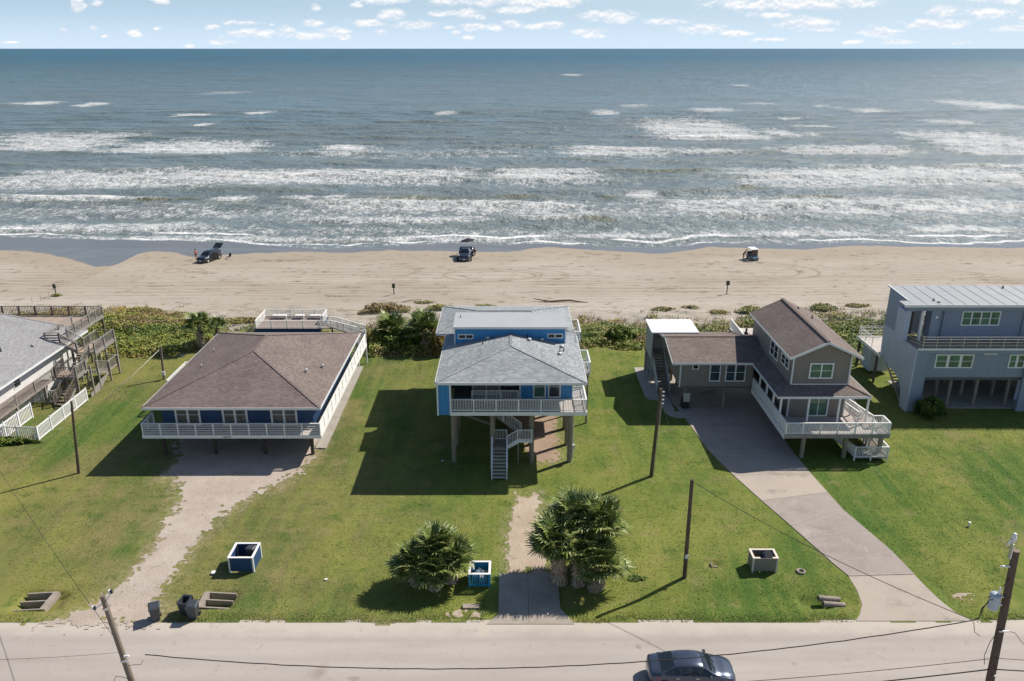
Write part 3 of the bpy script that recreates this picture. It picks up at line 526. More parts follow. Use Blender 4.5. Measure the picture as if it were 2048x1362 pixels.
def prism(parent, name, pts, off, m):                   # polygon pts (3-D) pushed along off
    n = len(pts); off = Vector(off); V = [Vector(p) for p in pts] + [Vector(p) + off for p in pts]
    F = [list(range(n)), list(range(2 * n - 1, n - 1, -1))] + [[i, (i + 1) % n, n + (i + 1) % n, n + i] for i in range(n)]
    return poly(parent, name, V, F, m)
def tube(parent, name, pts, r, m, n=6):
    """smooth hanging tube through points"""
    V = []; F = []; P = [Vector(p) for p in pts]
    for i, p in enumerate(P):
        d = (P[min(i + 1, len(P) - 1)] - P[max(i - 1, 0)]).normalized(); s = d.cross(Vector((0, 0, 1)) if abs(d.z) < .95 else Vector((0, 1, 0))).normalized(); u = d.cross(s)
        rr = r[i] if isinstance(r, (list, tuple)) else r
        for k in range(n): V.append(p + rr * (s * math.cos(2 * math.pi * k / n) + u * math.sin(2 * math.pi * k / n)))
    for i in range(len(P) - 1):
        for k in range(n): F.append([i * n + k, i * n + (k + 1) % n, (i + 1) * n + (k + 1) % n, (i + 1) * n + k])
    F.append(list(range(n))[::-1]); F.append([(len(P) - 1) * n + k for k in range(n)])
    return poly(parent, name, V, F, m, True)
def lathe(parent, name, prof, cx, cy, m, n=20, axis=None):
    V = []; F = []
    for r, z in prof:
        for k in range(n):
            a = 2 * math.pi * k / n; V.append(Vector((cx + r * math.cos(a), cy + r * math.sin(a), z)))
    for i in range(len(prof) - 1):
        for k in range(n): F.append([i * n + k, i * n + (k + 1) % n, (i + 1) * n + (k + 1) % n, (i + 1) * n + k])
    F.append(list(range(n))[::-1]); F.append([(len(prof) - 1) * n + k for k in range(n)])
    if axis is not None: V = [axis @ v for v in V]
    return poly(parent, name, V, F, m, True)

# ---------------------------------------------------------------- building materials
def along(t):                                          # x on walls that face front or back, y on side walls
    n = t.N.new('ShaderNodeSeparateXYZ'); t.L.new(t.geo.outputs['True Normal'], n.inputs[0]); xyz = t.sep()
    f = t.math('GREATER_THAN', t.math('ABSOLUTE', n.outputs[0]), t.math('ABSOLUTE', n.outputs[1]))
    return t.math('ADD', t.math('MULTIPLY', xyz[0], t.math('SUBTRACT', 1.0, f)), t.math('MULTIPLY', xyz[1], f)), xyz
def shingle_mat(name, base, var, dark, zk=22.0, w=.30):
    t = NT(name, 0.92, 0.15); a, xyz = along(t)
    row = t.math('FLOOR', t.math('MULTIPLY', xyz[2], zk)); fr = t.math('FRACT', t.math('MULTIPLY', xyz[2], zk))
    col = t.math('FLOOR', t.math('ADD', t.math('DIVIDE', a, w), t.math('MULTIPLY', row, .37)))
    cv = t.N.new('ShaderNodeCombineXYZ'); t.L.new(row, cv.inputs[0]); t.L.new(col, cv.inputs[1])
    wn = t.N.new('ShaderNodeTexWhiteNoise'); wn.noise_dimensions = '2D'; t.L.new(cv.outputs[0], wn.inputs['Vector'])
    c = t.mix(t.ramp(wn.outputs['Value'], 0, 1), base, var)
    c = t.mix(t.ramp(t.noise(.5, (1, 1, 1), 4, .6, 4), .4, .7, 0, .45), c, dark)
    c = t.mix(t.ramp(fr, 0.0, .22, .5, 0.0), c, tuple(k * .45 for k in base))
    c = t.mix(t.ramp(t.noise(18, (1, 1, 1), 3, .8, 4), .45, .75, 0, .5), c, dark)
    t.color(c); t.bump(t.math('ADD', fr, t.math('MULTIPLY', wn.outputs['Value'], .5)), .35, .02); return t.done()
def siding_mat(name, c1, groove=.30, lap=None, rough=.6, dirt=.12):
    t = NT(name, rough, 0.25); a, xyz = along(t)
    src = xyz[2] if lap else a; k = 1 / (lap or groove)
    fr = t.math('FRACT', t.math('MULTIPLY', src, k))
    line = t.ramp(fr, 0.0, .10 if lap else .06, 1.0, 0.0)
    n = t.noise(.8, (1, 1, .4), 4, .65, 2); c = t.mix(t.ramp(n, .35, .7, 0, dirt * 3), c1, tuple(k_ * .72 for k_ in c1))
    sn = t.noise(1.0, (3, 3, .12), 3, .6, 7); c = t.mix(t.ramp(sn, .5, .75, 0, .25), c, tuple(min(1, k_ * 1.25 + .01) for k_ in c1))
    c = t.mix(t.math('MULTIPLY', line, .6), c, tuple(k_ * .4 for k_ in c1)); t.color(c)
    t.bump(t.math('SUBTRACT', fr if lap else 0.0, t.math('MULTIPLY', line, 1.0)), .5, .02); return t.done()
def wood_mat(name, c1, c2, planks=None, axis=0, rough=.85):
    t = NT(name, rough, 0.2); xyz = t.sep(); n = t.noise(2.2, (1, 1, .3), 5, .7, 3)
    c = t.mix(t.ramp(n, .3, .7), c1, c2)
    if planks:
        k = t.math('MULTIPLY', xyz[axis], 1 / planks); fr = t.math('FRACT', k); wn = t.N.new('ShaderNodeTexWhiteNoise'); wn.noise_dimensions = '1D'; t.L.new(t.math('FLOOR', k), wn.inputs['W'])
        c = t.mix(t.ramp(wn.outputs['Value'], 0, 1, 0, .35), c, tuple(k_ * .6 for k_ in c1)); c = t.mix(t.ramp(fr, 0, .12, .8, 0), c, (.03, .025, .02))
    t.color(c); t.bump(t.noise(9, (1, 1, .2), 3, .7), .3, .01); return t.done()
def glass_mat(name, c, stripe=0.0):
    t = NT(name, 0.06, 0.5); xyz = t.sep(); n = t.noise(1.1, (1, 1, 1), 3, .6, 8); col = t.mix(t.ramp(n, .35, .65), c, tuple(k * .5 for k in c))
    if stripe: col = t.mix(t.ramp(t.math('FRACT', t.math('MULTIPLY', xyz[2], 16)), .3, .5, 0, stripe), col, tuple(k * .35 for k in c))
    t.color(col); return t.done()
M_ROOF_BR = shingle_mat('shingles_brown', (.165, .130, .118), (.245, .20, .185), (.12, .095, .088))
M_ROOF_GR = shingle_mat('shingles_grey', (.235, .255, .27), (.40, .425, .44), (.19, .205, .215), 30)
M_ROOF_TP = shingle_mat('shingles_taupe', (.165, .132, .118), (.24, .198, .18), (.12, .097, .088), 20)
M_ROOF_LG = shingle_mat('shingles_pale_grey', (.23, .23, .235), (.32, .32, .328), (.19, .19, .195))
M_NAVY = siding_mat('navy_siding', (.026, .066, .150), .4)
M_BLUE = siding_mat('bright_blue_siding', (.055, .25, .50), .4)
M_TAUPE = siding_mat('taupe_lap_siding', (.235, .215, .195), lap=.18)
M_SLATE = siding_mat('slate_blue_siding', (.26, .315, .41), lap=.20, dirt=.06)
M_PALE = plain('pale_blue_panel', (.42, .48, .58), .7, .06, .7)
M_HWHITE = siding_mat('white_siding', (.70, .70, .69), lap=.25)
M_GREYSID = siding_mat('grey_siding', (.36, .38, .40), .3)
M_WHITE = plain('white_paint', (.74, .74, .72), .55, .07, 1.3, fine=.03)
M_TRIM = plain('trim_paint', (.66, .68, .68), .5, .05, 1.5)
M_VINYL = plain('white_vinyl', (.78, .78, .78), .4, .03, 1.0)
M_DECKW = wood_mat('pale_deck_boards', (.50, .45, .41), (.62, .57, .53), .15, 1)
M_DECKG = wood_mat('grey_deck_boards', (.26, .205, .18), (.38, .32, .285), .15, 1)
M_DECKX = wood_mat('weathered_deck_boards', (.33, .26, .21), (.47, .38, .32), .15, 0)
M_GWOOD = wood_mat('weathered_wood', (.20, .185, .165), (.31, .29, .265))
M_BWOOD = wood_mat('dark_rail_wood', (.10, .085, .075), (.17, .15, .13))
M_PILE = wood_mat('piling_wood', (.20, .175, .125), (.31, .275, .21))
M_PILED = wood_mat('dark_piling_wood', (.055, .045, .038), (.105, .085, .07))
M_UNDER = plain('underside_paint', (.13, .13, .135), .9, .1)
M_DARKW = siding_mat('brown_enclosure_boards', (.13, .095, .075), .18)
M_FLAT = plain('pale_grey_flat_roof', (.38, .395, .41), .6, .04, .8)
M_METAL = plain('metal_roof', (.32, .335, .345), .45, .07, .9, .4, fine=.03)
M_STEEL = plain('galvanised_steel', (.55, .56, .58), .35, .08, 3, .5, .7)
M_VENT = plain('vent_metal', (.62, .62, .62), .4, .1, 3, .5, .3)
M_BLACK = plain('black_plastic', (.022, .024, .028), .5, .2, 4, .4)
M_GL = glass_mat('window_glass', (.055, .075, .085)); M_GLB = glass_mat('glass_with_blinds', (.16, .17, .17), .6); M_GLG = glass_mat('blind_glass_lawn_tint', (.13, .26, .18), .35)  # green blinds pane: the lawn's reflection is put into its colour
M_GLD = glass_mat('dark_glass', (.02, .026, .032)); M_SCREEN = plain('insect_screen', (.10, .10, .105), .8, .05)

def window(parent, o, right, up, w, h, cols=2, rows=2, trim=.10, gm=None, fm=None, div=.09, name='window'):
    """framed window standing 4 cm proud of a wall: window > trim, pane, sash_bar. o = lower left corner"""
    gm = gm or M_GL; fm = fm or M_TRIM; r = Vector(right).normalized(); u = Vector(up).normalized(); n = r.cross(u); o = Vector(o)
    def P(a, b, c): return o + r * a + u * b + n * c
    def blk(nm, a0, a1, b0, b1, c0, c1, m, par):
        Mx = Matrix((r, u, n)).transposed().to_4x4(); c = P((a0 + a1) / 2, (b0 + b1) / 2, (c0 + c1) / 2)
        return inst(par, nm, cube_mesh(m), Matrix.Translation(c) @ Mx @ Matrix.Diagonal((a1 - a0, b1 - b0, c1 - c0, 1)))
    # one frame mesh: four casing boards
    V = []; F = []
    def addb(a0, a1, b0, b1, c0, c1):
        k = len(V)
        for c in (c0, c1):
            for b in (b0, b1):
                for a in (a0, a1): V.append(P(a, b, c))
        for f in ((0, 1, 3, 2), (4, 6, 7, 5), (0, 4, 5, 1), (2, 3, 7, 6), (0, 2, 6, 4), (1, 5, 7, 3)): F.append([k + i for i in f])
    addb(0, trim, 0, h, .0, .06); addb(w - trim, w, 0, h, .0, .06); addb(trim, w - trim, 0, trim, .0, .055); addb(trim, w - trim, h - trim, h, .0, .055)
    f = poly(parent, name, V, F, fm)
    iw = (w - 2 * trim - (cols - 1) * div) / cols; ih = (h - 2 * trim)
    for i in range(cols):
        a = trim + i * (iw + div)
        if i: blk('mullion', a - div, a, trim, h - trim, .0, .05, fm, f)
        rb = .04; ph = (ih - (rows - 1) * rb) / rows
        for j in range(rows):
            b = trim + j * (ph + rb); blk('pane', a, a + iw, b, b + ph, .0, .012, gm, f)
            if j: blk('sash_bar', a, a + iw, b - rb, b, .0, .035, fm, f)
    return f
def rail(parent, p, q, h=1.0, m=None, posts=1.8, style='v', sp=.13, post=.10, ext=0.0, slats=5, pm=None, ends=(1, 1), bal=.035, cap=.12, low=.10):
    """railing from floor point p to floor point q"""
    m = m or M_WHITE; pm = pm or m; p = Vector(p); q = Vector(q); d = q - p; Lh = math.hypot(d.x, d.y); up = Vector((0, 0, 1))
    n = max(1, round(Lh / posts))
    for i in range(n + 1):
        if (i == 0 and not ends[0]) or (i == n and not ends[1]): continue
        c = p + d * (i / n); box(parent, 'rail_post', c.x - post / 2, c.x + post / 2, c.y - post / 2, c.y + post / 2, c.z - ext, c.z + h - .02, pm)
    bar(parent, 'top_rail', p + up * (h + .0), q + up * (h + .0), cap, .045, m)
    if style == 'v':
        bar(parent, 'bottom_rail', p + up * low, q + up * low, .05, .07, m)
        k = max(1, int(Lh / sp))
        for i in range(1, k):
            c = p + d * (i / k); box(parent, 'baluster', c.x - bal / 2, c.x + bal / 2, c.y - bal / 2, c.y + bal / 2, c.z + low, c.z + h - .02, m)
    elif style == 'h':
        for j in range(slats):
            z = h * (j + .55) / (slats + .4); bar(parent, 'rail_slat', p + up * z, q + up * z, .03, .045 if slats > 4 else .06, m)
    return n
def flight(parent, x0, x1, p, q, n, m_tread, m_str, open_=True):
    """straight stair whose treads run from p=(y or x,z) ; p and q are 3-D centre-line points, x0/x1 unused widths"""
    p = Vector(p); q = Vector(q); d = q - p; hd = Vector((d.x, d.y, 0)).normalized(); s = Vector((-hd.y, hd.x, 0)); w = x1
    for i in range(n):
        c = p + d * ((i + .5) / n); a = c - s * w / 2; b = c + s * w / 2; bar(parent, 'stair_tread', a, b, .28, .045, m_tread)
    for k in (-1, 1): bar(parent, 'stringer', p + s * k * (w / 2 + .03) - Vector((0, 0, .12)), q + s * k * (w / 2 + .03) - Vector((0, 0, .12)), .045, .26, m_str)
    return s
def hip(parent, name, x0, x1, y0, y1, ze, ra, rb, m, th=.14, fascia=M_TRIM):
    """hip roof: eave rectangle at ze, ridge ends ra, rb (3-D); closed solid; fascia boards round it"""
    V = [(x0, y0, ze), (x1, y0, ze), (x1, y1, ze), (x0, y1, ze), ra, rb, (x0, y0, ze - th), (x1, y0, ze - th), (x1, y1, ze - th), (x0, y1, ze - th)]
    ex = ra[1] == rb[1]
    if not ex: F = [(0, 1, 4), (1, 2, 5, 4), (2, 3, 5), (3, 0, 4, 5)]
    else: F = [(0, 1, 5, 4), (1, 2, 5), (2, 3, 4, 5), (3, 0, 4)]
    F = F + [(6, 7, 1, 0), (7, 8, 2, 1), (8, 9, 3, 2), (9, 6, 0, 3), (9, 8, 7, 6)]
    r = poly(parent, name, V, F, m)
    e = .022
    for a, b in (((x0 - e, y0 - e), (x1 + e, y0 - e)), ((x1 + e, y0), (x1 + e, y1)), ((x1 + e, y1 + e), (x0 - e, y1 + e)), ((x0 - e, y1), (x0 - e, y0))):
        bar(r, 'fascia', (*a, ze - th / 2 - .03), (*b, ze - th / 2 - .03), .04, .2, fascia)
    for a, b in (((x0, y0, ze), ra), ((x1, y0, ze), rb if ex else ra), ((x1, y1, ze), rb), ((x0, y1, ze), ra if ex else rb), (ra, rb)):
        bar(r, 'ridge_cap', Vector(a) + Vector((0, 0, .02)), Vector(b) + Vector((0, 0, .02)), .24, .018, m)
    return r
def pipe_vent(parent, x, y, z, h=.4, r=.06, hood=False, m=None):
    m = m or M_VENT; o = rod(parent, 'roof_vent', (x, y, z - .15), (x, y, z + h), r, r, m, 10)
    if hood: rod(o, 'vent_cap', (x, y, z + h * .7), (x, y, z + h + .06), r * 2.4, r * 1.1, m, 12)
    else: rod(o, 'vent_boot', (x, y, z - .1), (x, y, z + .10), r * 2.2, r * 1.2, M_BLACK, 10)

# ================================================================ HOUSE A: low navy house under the brown hip roof
def house_brown():
    h = thing('beach_house', 'low navy blue house with broad brown hip roof and white slatted deck rails', 'house', (-22.7, 67, 0))
    X0, X1, Y0, Y1, ZF, ZE = -28.9, -16.45, 59.7, 75.6, 2.42, 4.62
    w = poly(h, 'wall', [(X0, Y0, ZF), (X1, Y0, ZF), (X1, Y1, ZF), (X0, Y1, ZF), (X0, Y0, ZE), (X1, Y0, ZE), (X1, Y1, ZE), (X0, Y1, ZE)], [(0, 1, 5, 4), (1, 2, 6, 5), (2, 3, 7, 6), (3, 0, 4, 7), (0, 3, 2, 1)], M_NAVY)
    hip(h, 'roof', -29.92, -15.5, 58.5, 76.6, 4.78, (-22.7, 65.5, 7.05), (-22.75, 69.5, 7.05), M_ROOF_BR)
    for (x, y, z, k) in ((-27.5, 65.4, 5.5, 0), (-27.9, 69.6, 5.4, 0), (-16.9, 66.0, 5.2, 1), (-17.9, 64.2, 5.5, 1)): pipe_vent(h, x, y, z, .30, .06, k)
    for x0, x1 in ((-27.85, -25.75), (-23.95, -21.85), (-19.95, -17.75)):
        window(h, (x0, Y0, 2.62), (1, 0, 0), (0, 0, 1), x1 - x0, 1.95, 2, 2, .16, M_GLB, M_TRIM, .18)
    for x in (X0 + .06, X1 - .06): box(h, 'corner_board', x - .08, x + .08, Y0 - .03, Y0 - .002, ZF, ZE, M_NAVY)
    k = 0
    for i in range(30):
        x = X0 + .4 + i * .4
        if not any(a - .05 < x < b + .05 for a, b in ((-27.85, -25.75), (-23.95, -21.85), (-19.95, -17.75))) and x < X1 - .2:
            box(h, 'batten', x - .02, x + .02, Y0 - .022, Y0 - .001, ZF, ZE, M_NAVY)
    for i in range(38):
        y = Y0 + .3 + i * .41; box(h, 'batten', X1 + .001, X1 + .022, y - .02, y + .02, ZF, ZE, M_NAVY)
    # decks: front and right strip
    box(h, 'deck_floor', -30.15, -15.62, 58.42, Y0 - .01, 2.24, 2.34, M_DECKW); box(h, 'deck_floor', X1 + .02, -15.62, Y0, 80.0, 2.24, 2.34, M_DECKW)
    box(h, 'rim_board', -30.2, -15.58, 58.36, 58.415, 2.08, 2.37, M_WHITE); box(h, 'rim_board', -15.615, -15.56, 58.42, 80.0, 2.08, 2.37, M_WHITE); box(h, 'rim_board', -30.2, -30.15, 58.42, 60.6, 2.08, 2.37, M_WHITE)
    box(h, 'deck_floor', -30.15, X0 - .02, Y0, 60.6, 2.24, 2.34, M_DECKW)
    rail(h, (-30.12, 58.45, 2.37), (-15.66, 58.45, 2.37), 1.02, M_WHITE, 1.46, 'h', slats=6, post=.09, ext=.25)
    rail(h, (-30.12, 58.45, 2.37), (-30.12, 60.6, 2.37), 1.02, M_WHITE, 1.1, 'h', slats=7, post=.09, ends=(0, 1))
    rail(h, (-15.66, 58.45, 2.37), (-15.66, 79.9, 2.37), 1.02, M_WHITE, 1.5, 'h', slats=12, post=.09, ends=(0, 1))
    rail(h, (-16.4, 79.9, 2.37), (-15.66, 79.9, 2.37), 1.02, M_WHITE, .7, 'h', slats=7, post=.09, ends=(1, 0))
    box(h, 'stair_newel', -16.45, -16.31, 79.1, 79.24, 0, 3.9, M_WHITE); box(h, 'stair_newel', -15.75, -15.61, 80.0, 80.14, 0, 3.9, M_WHITE)
    # pilings, beams and the dark underside
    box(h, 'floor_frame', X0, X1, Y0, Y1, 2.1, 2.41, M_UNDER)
    for x in (-29.1, -24.88, -20.72, -16.73):
        for y in (59.6, 63.6, 67.6, 71.6, 75.3):
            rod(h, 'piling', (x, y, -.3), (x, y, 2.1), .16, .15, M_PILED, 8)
        box(h, 'beam', x - .08, x + .08, 58.5, 75.5, 1.86, 2.08, M_UNDER)
    # left landing
    box(h, 'side_landing', -32.2, X0 - .02, 68.3, 73.0, 1.9, 2.0, M_DECKW)
    rail(h, (-32.15, 68.35, 2.0), (-32.15, 72.95, 2.0), 1.0, M_WHITE, 1.5, 'h', slats=5); rail(h, (-32.15, 72.95, 2.0), (-29.1, 72.95, 2.0), 1.0, M_WHITE, 1.5, 'h', slats=5, ends=(0, 1)); rail(h, (-32.15, 68.35, 2.0), (-29.6, 68.35, 2.0), 1.0, M_WHITE, 1.3, 'h', slats=5, ends=(0, 1))
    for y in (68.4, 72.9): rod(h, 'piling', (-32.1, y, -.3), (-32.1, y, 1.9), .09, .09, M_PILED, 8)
    # house number on the rim board
    cu = bpy.data.curves.new('number', 'FONT'); cu.body = '16642'; cu.size = .27; cu.extrude = .006; cu.align_x = 'CENTER'; cu.align_y = 'CENTER'; cu.space_character = 1.1
    tmp = bpy.data.objects.new('tmp', cu); me = bpy.data.meshes.new_from_object(tmp); bpy.data.objects.remove(tmp); me.materials.clear(); me.materials.append(M_BLACK)
    inst(h, 'house_number', me, Matrix.Translation((-23.3, 58.35, 2.22)) @ Matrix.Rotation(R(90), 4, 'X'))
house_brown()
t = thing('concrete_pad', 'long pale concrete strip lying beside the right side of the navy house', 'concrete slab', (-16.3, 70, 0))
box(t, 'slab', -16.75, -15.85, 60.5, 66.5, -.05, .10, M_SLAB); box(t, 'slab', -16.7, -15.9, 66.53, 79.0, -.05, .11, M_SLAB)
t = thing('dune_deck', 'raised white railed sitting deck with a sloping ramp behind the navy house', 'deck', (-26, 89, 0))
box(t, 'deck_floor', -29.7, -22.25, 87.0, 91.4, 1.45, 1.57, M_DECKG)
for a in ((-29.75, 86.94, -22.2, 86.995), (-29.75, 91.405, -22.2, 91.46)): box(t, 'rim_board', a[0], a[2], a[1], a[3], 1.15, 1.6, M_NAVY)
for a in ((-29.755, -29.705), (-22.245, -22.19)): box(t, 'rim_board', a[0], a[1], 87.0, 91.4, 1.15, 1.6, M_NAVY)
rail(t, (-29.65, 87.05, 1.57), (-22.3, 87.05, 1.57), .95, M_WHITE, 1.8, 'h', slats=3, post=.1); rail(t, (-29.65, 91.3, 1.57), (-22.3, 91.3, 1.57), .95, M_WHITE, 1.5, 'h', slats=4, post=.1)
rail(t, (-29.65, 87.05, 1.57), (-29.65, 91.3, 1.57), .95, M_WHITE, 1.4, 'h', slats=6, ends=(0, 0)); rail(t, (-22.3, 88.9, 1.57), (-22.3, 91.3, 1.57), .95, M_WHITE, 1.4, 'h', slats=6, ends=(1, 0))
for x in (-29.5, -26, -22.5):
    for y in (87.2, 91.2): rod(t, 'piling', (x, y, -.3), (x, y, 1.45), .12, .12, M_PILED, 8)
for (a, b) in (((-28.7, 90.7), (-27.0, 90.7)), ((-26.0, 90.7), (-24.9, 90.7)), ((-24.2, 90.7), (-22.9, 90.7))):
    box(t, 'bench_seat', a[0], b[0], 90.45, 90.95, 1.95, 2.02, M_WHITE)
    for x in (a[0] + .1, b[0] - .1): box(t, 'bench_leg', x - .04, x + .04, 90.6, 90.8, 1.57, 1.95, M_WHITE)
box(t, 'landing', -22.2, -20.9, 87.2, 88.7, 1.45, 1.55, M_DECKG)
rail(t, (-22.2, 87.25, 1.55), (-20.95, 87.25, 1.55), .95, M_WHITE, 1.2, 'h', slats=5); rail(t, (-22.2, 88.65, 1.55), (-20.95, 88.65, 1.55), .95, M_WHITE, 1.2, 'h', slats=5)
prism(t, 'ramp', [(-20.95, 87.3, 1.5), (-17.0, 82.6, 2.3), (-16.2, 83.3, 2.3), (-20.9, 88.6, 1.5)], (0, 0, .08), M_DECKG)
rail(t, (-20.95, 87.25, 1.55), (-17.0, 82.6, 2.33), .95, M_WHITE, 1.5, 'v', .16, ends=(0, 1)); rail(t, (-20.85, 88.65, 1.55), (-16.25, 83.3, 2.33), .95, M_WHITE, 1.5, 'v', .16, ends=(0, 1))
for x, y, z in ((-20.9, 87.4, 1.5), (-19, 85.6, 1.8), (-17.2, 83.4, 2.2), (-16.4, 83.2, 2.3)): rod(t, 'piling', (x, y, -.3), (x, y, z), .1, .1, M_PILED, 8)

# ================================================================ HOUSE B: tall bright blue house in the middle
def house_blue():
    h = thing('beach_house', 'tall bright blue house on high pilings with grey roof and white balustrade', 'house', (-.5, 68, 0))
    ZF, ZE = 4.95, 7.42; Y0 = 60.0; XL, XR = -5.9, 4.95
    V = [(XL, 57.25, 4.72), (XL, 76.0, 4.72), (XL, 76.0, ZE), (XL, 57.25, ZE)]
    prism(h, 'wall', V, (.12, 0, 0), M_BLUE)                                                   # left side wall
    prism(h, 'wall', [(XR, Y0, ZF), (XR, 76.0, ZF), (XR, 76.0, ZE), (XR, Y0, ZE)], (-.12, 0, 0), M_BLUE)
    prism(h, 'wall', [(.70, Y0, ZF), (XR - .125, Y0, ZF), (XR - .125, Y0, ZE), (.70, Y0, ZE)], (0, .12, 0), M_BLUE)
    prism(h, 'wall', [(XL + .125, 62.5, ZF), (.70, 62.5, ZF), (.70, 62.5, ZE), (XL + .125, 62.5, ZE)], (0, .12, 0), M_BLUE)
    prism(h, 'wall', [(.58, Y0 + .125, ZF), (.58, 62.49, ZF), (.58, 62.49, ZE), (.58, Y0 + .125, ZE)], (.12, 0, 0), M_BLUE)
    prism(h, 'wall', [(XL + .125, 75.88, ZF), (XR - .125, 75.88, ZF), (XR - .125, 75.88, ZE), (XL + .125, 75.88, ZE)], (0, .12, 0), M_BLUE)
    box(h, 'storage_closet', XL + .13, -4.88, 57.27, 58.6, 4.72, ZE, M_BLUE)
    for x in (XL - .02, -4.92): box(h, 'corner_board', x, x + .13, 57.20, 57.262, 4.70, ZE, M_TRIM)
    for i in range(2):
        x = -5.55 + i * .33; box(h, 'batten', x - .02, x + .02, 57.245, 57.268, 4.75, ZE, M_BLUE)
    for x in (.66,): box(h, 'corner_board', x - .07, x + .07, Y0 - .03, Y0 - .002, ZF, ZE, M_TRIM)
    box(h, 'corner_board', XR - .02, XR + .03, Y0 - .02, Y0 + .1, ZF, ZE, M_TRIM)
    for x in (1.05, 1.40, 4.15, 4.50, 4.82): box(h, 'batten', x - .02, x + .02, Y0 - .025, Y0 - .002, ZF, ZE, M_BLUE)
    window(h, (1.72, Y0, 5.0), (1, 0, 0), (0, 0, 1), 1.06, 1.95, 1, 2, .11, M_GLG); window(h, (2.95, Y0, 5.0), (1, 0, 0), (0, 0, 1), 1.06, 1.95, 1, 2, .11, M_GL)
    window(h, (-4.1, 62.5, 5.6), (1, 0, 0), (0, 0, 1), .95, .85, 1, 1, .1, M_GLD); window(h, (-2.95, 62.5, 5.6), (1, 0, 0), (0, 0, 1), .95, .85, 1, 1, .1, M_GLD)
    window(h, (-.72, 62.5, ZF), (1, 0, 0), (0, 0, 1), 1.1, 2.05, 1, 1, .12, M_GLD, name='door'); window(h, (-1.75, 62.5, 5.3), (1, 0, 0), (0, 0, 1), .6, 1.5, 1, 1, .08, M_GLD)
    # porch floor and right side deck
    box(h, 'deck_floor', -4.86, 5.9, 57.3, Y0 - .01, 4.83, 4.94, M_DECKW); box(h, 'deck_floor', -4.86, .55, Y0, 62.49, 4.83, 4.94, M_DECKG); box(h, 'deck_floor', XR + .02, 5.9, Y0, 62.0, 4.83, 4.94, M_DECKW)
    box(h, 'rim_board', -4.87, 5.94, 57.22, 57.29, 4.68, 4.98, M_WHITE); box(h, 'rim_board', 5.905, 5.96, 57.3, 62.0, 4.68, 4.98, M_WHITE)
    rail(h, (-4.82, 57.36, 4.96), (5.86, 57.36, 4.96), 1.06, M_WHITE, 1.78, 'v', .125, .09, low=.13)
    rail(h, (5.86, 57.36, 4.96), (5.86, 62.0, 4.96), 1.06, M_WHITE, 1.8, 'v', .15, .09, ends=(0, 1), low=.13)
    rail(h, (5.0, 62.0, 4.96), (5.86, 62.0, 4.96), 1.06, M_WHITE, .9, 'v', .15, .09, ends=(0, 0), low=.13)
    rail(h, (-3.25, 59.3, 4.96), (-.9, 59.3, 4.96), .98, M_WHITE, 1.3, 'v', .12, .08); rail(h, (-3.25, 60.5, 4.96), (-1.0, 60.5, 4.96), .98, M_WHITE, 1.3, 'v', .12, .08); rail(h, (-.9, 59.3, 4.96), (.5, 59.3, 4.96), .98, M_WHITE, 1.3, 'v', .12, .08, ends=(0, 1))
    # roofs
    hip(h, 'roof', -6.0, 5.85, 57.15, 68.0, 7.55, (-.1, 62.3, 8.72), (-.1, 67.9, 8.72), M_ROOF_GR)
    hip(h, 'roof', -6.95, 5.68, 68.7, 76.9, 7.52, (-3.2, 72.6, 8.45), (1.75, 72.6, 8.45), M_ROOF_GR)
    box(h, 'roof_strip', 4.6, 5.74, 66.0, 69.5, 7.42, 7.60, M_ROOF_GR)
    # roof box (shed dormer)
    b = prism(h, 'roof_box_wall', [(-5.0, 65.32, 7.4), (4.65, 65.32, 7.4), (4.65, 65.32, 9.25), (-5.0, 65.32, 9.25)], (0, 3.3, 0), M_BLUE)
    for i in range(23):
        x = -4.6 + i * .4
        if not (-4.75 < x < -3.25 or 2.95 < x < 4.6): box(b, 'batten', x - .02, x + .02, 65.298, 65.318, 7.5, 9.2, M_BLUE)
    for x in (-5.03, 4.60): box(b, 'corner_board', x, x + .09, 65.27, 65.317, 7.5, 9.25, M_TRIM)
    prism(h, 'flat_roof', [(-5.12, 65.15, 9.26), (4.78, 65.15, 9.26), (4.78, 68.75, 9.42), (-5.12, 68.75, 9.42)], (0, 0, .10), M_FLAT)
    box(h, 'fascia', -5.14, 4.80, 65.1, 65.148, 9.18, 9.385, M_TRIM)
    window(h, (-4.72, 65.32, 8.2), (1, 0, 0), (0, 0, 1), 1.36, .46, 2, 1, .09, M_GLD); window(h, (3.08, 65.32, 8.26), (1, 0, 0), (0, 0, 1), 1.36, .46, 2, 1, .09, M_GLD)
    for (x, y, z) in ((-2.1, 65.0, 8.32), (2.6, 64.95, 8.2), (1.5, 64.4, 8.4), (4.0, 62.3, 7.9), (4.3, 64.2, 7.85)): pipe_vent(h, x, y, z, .16, .09, True)
    for (x, y, z) in ((-2.5, 63.9, 8.25), (1.35, 65.2, 8.43), (4.4, 63.3, 7.85), (4.05, 63.0, 7.9), (-4.6, 67.5, 9.35)): pipe_vent(h, x, y, z, .3, .04, False, M_BLACK)
    # back side balconies
    for (y0, y1, x1) in ((65.3, 68.4, 6.95), (73.4, 77.2, 6.75)):
        box(h, 'balcony_floor', XR + .02, x1, y0, y1, 4.83, 4.94, M_DECKW)
        rail(h, (x1 - .05, y0, 4.95), (x1 - .05, y1, 4.95), 1.05, M_WHITE, 1.6, 'v', .14); rail(h, (5.0, y0 + .04, 4.95), (x1 - .05, y0 + .04, 4.95), 1.05, M_WHITE, 1.6, 'v', .14, ends=(0, 0)); rail(h, (5.0, y1 - .04, 4.95), (x1 - .05, y1 - .04, 4.95), 1.05, M_WHITE, 1.6, 'v', .14, ends=(0, 0))
        for y in (y0 + .2, y1 - .2): rod(h, 'piling', (x1 - .2, y, -.2), (x1 - .2, y, 4.83), .1, .1, M_PILE, 8)
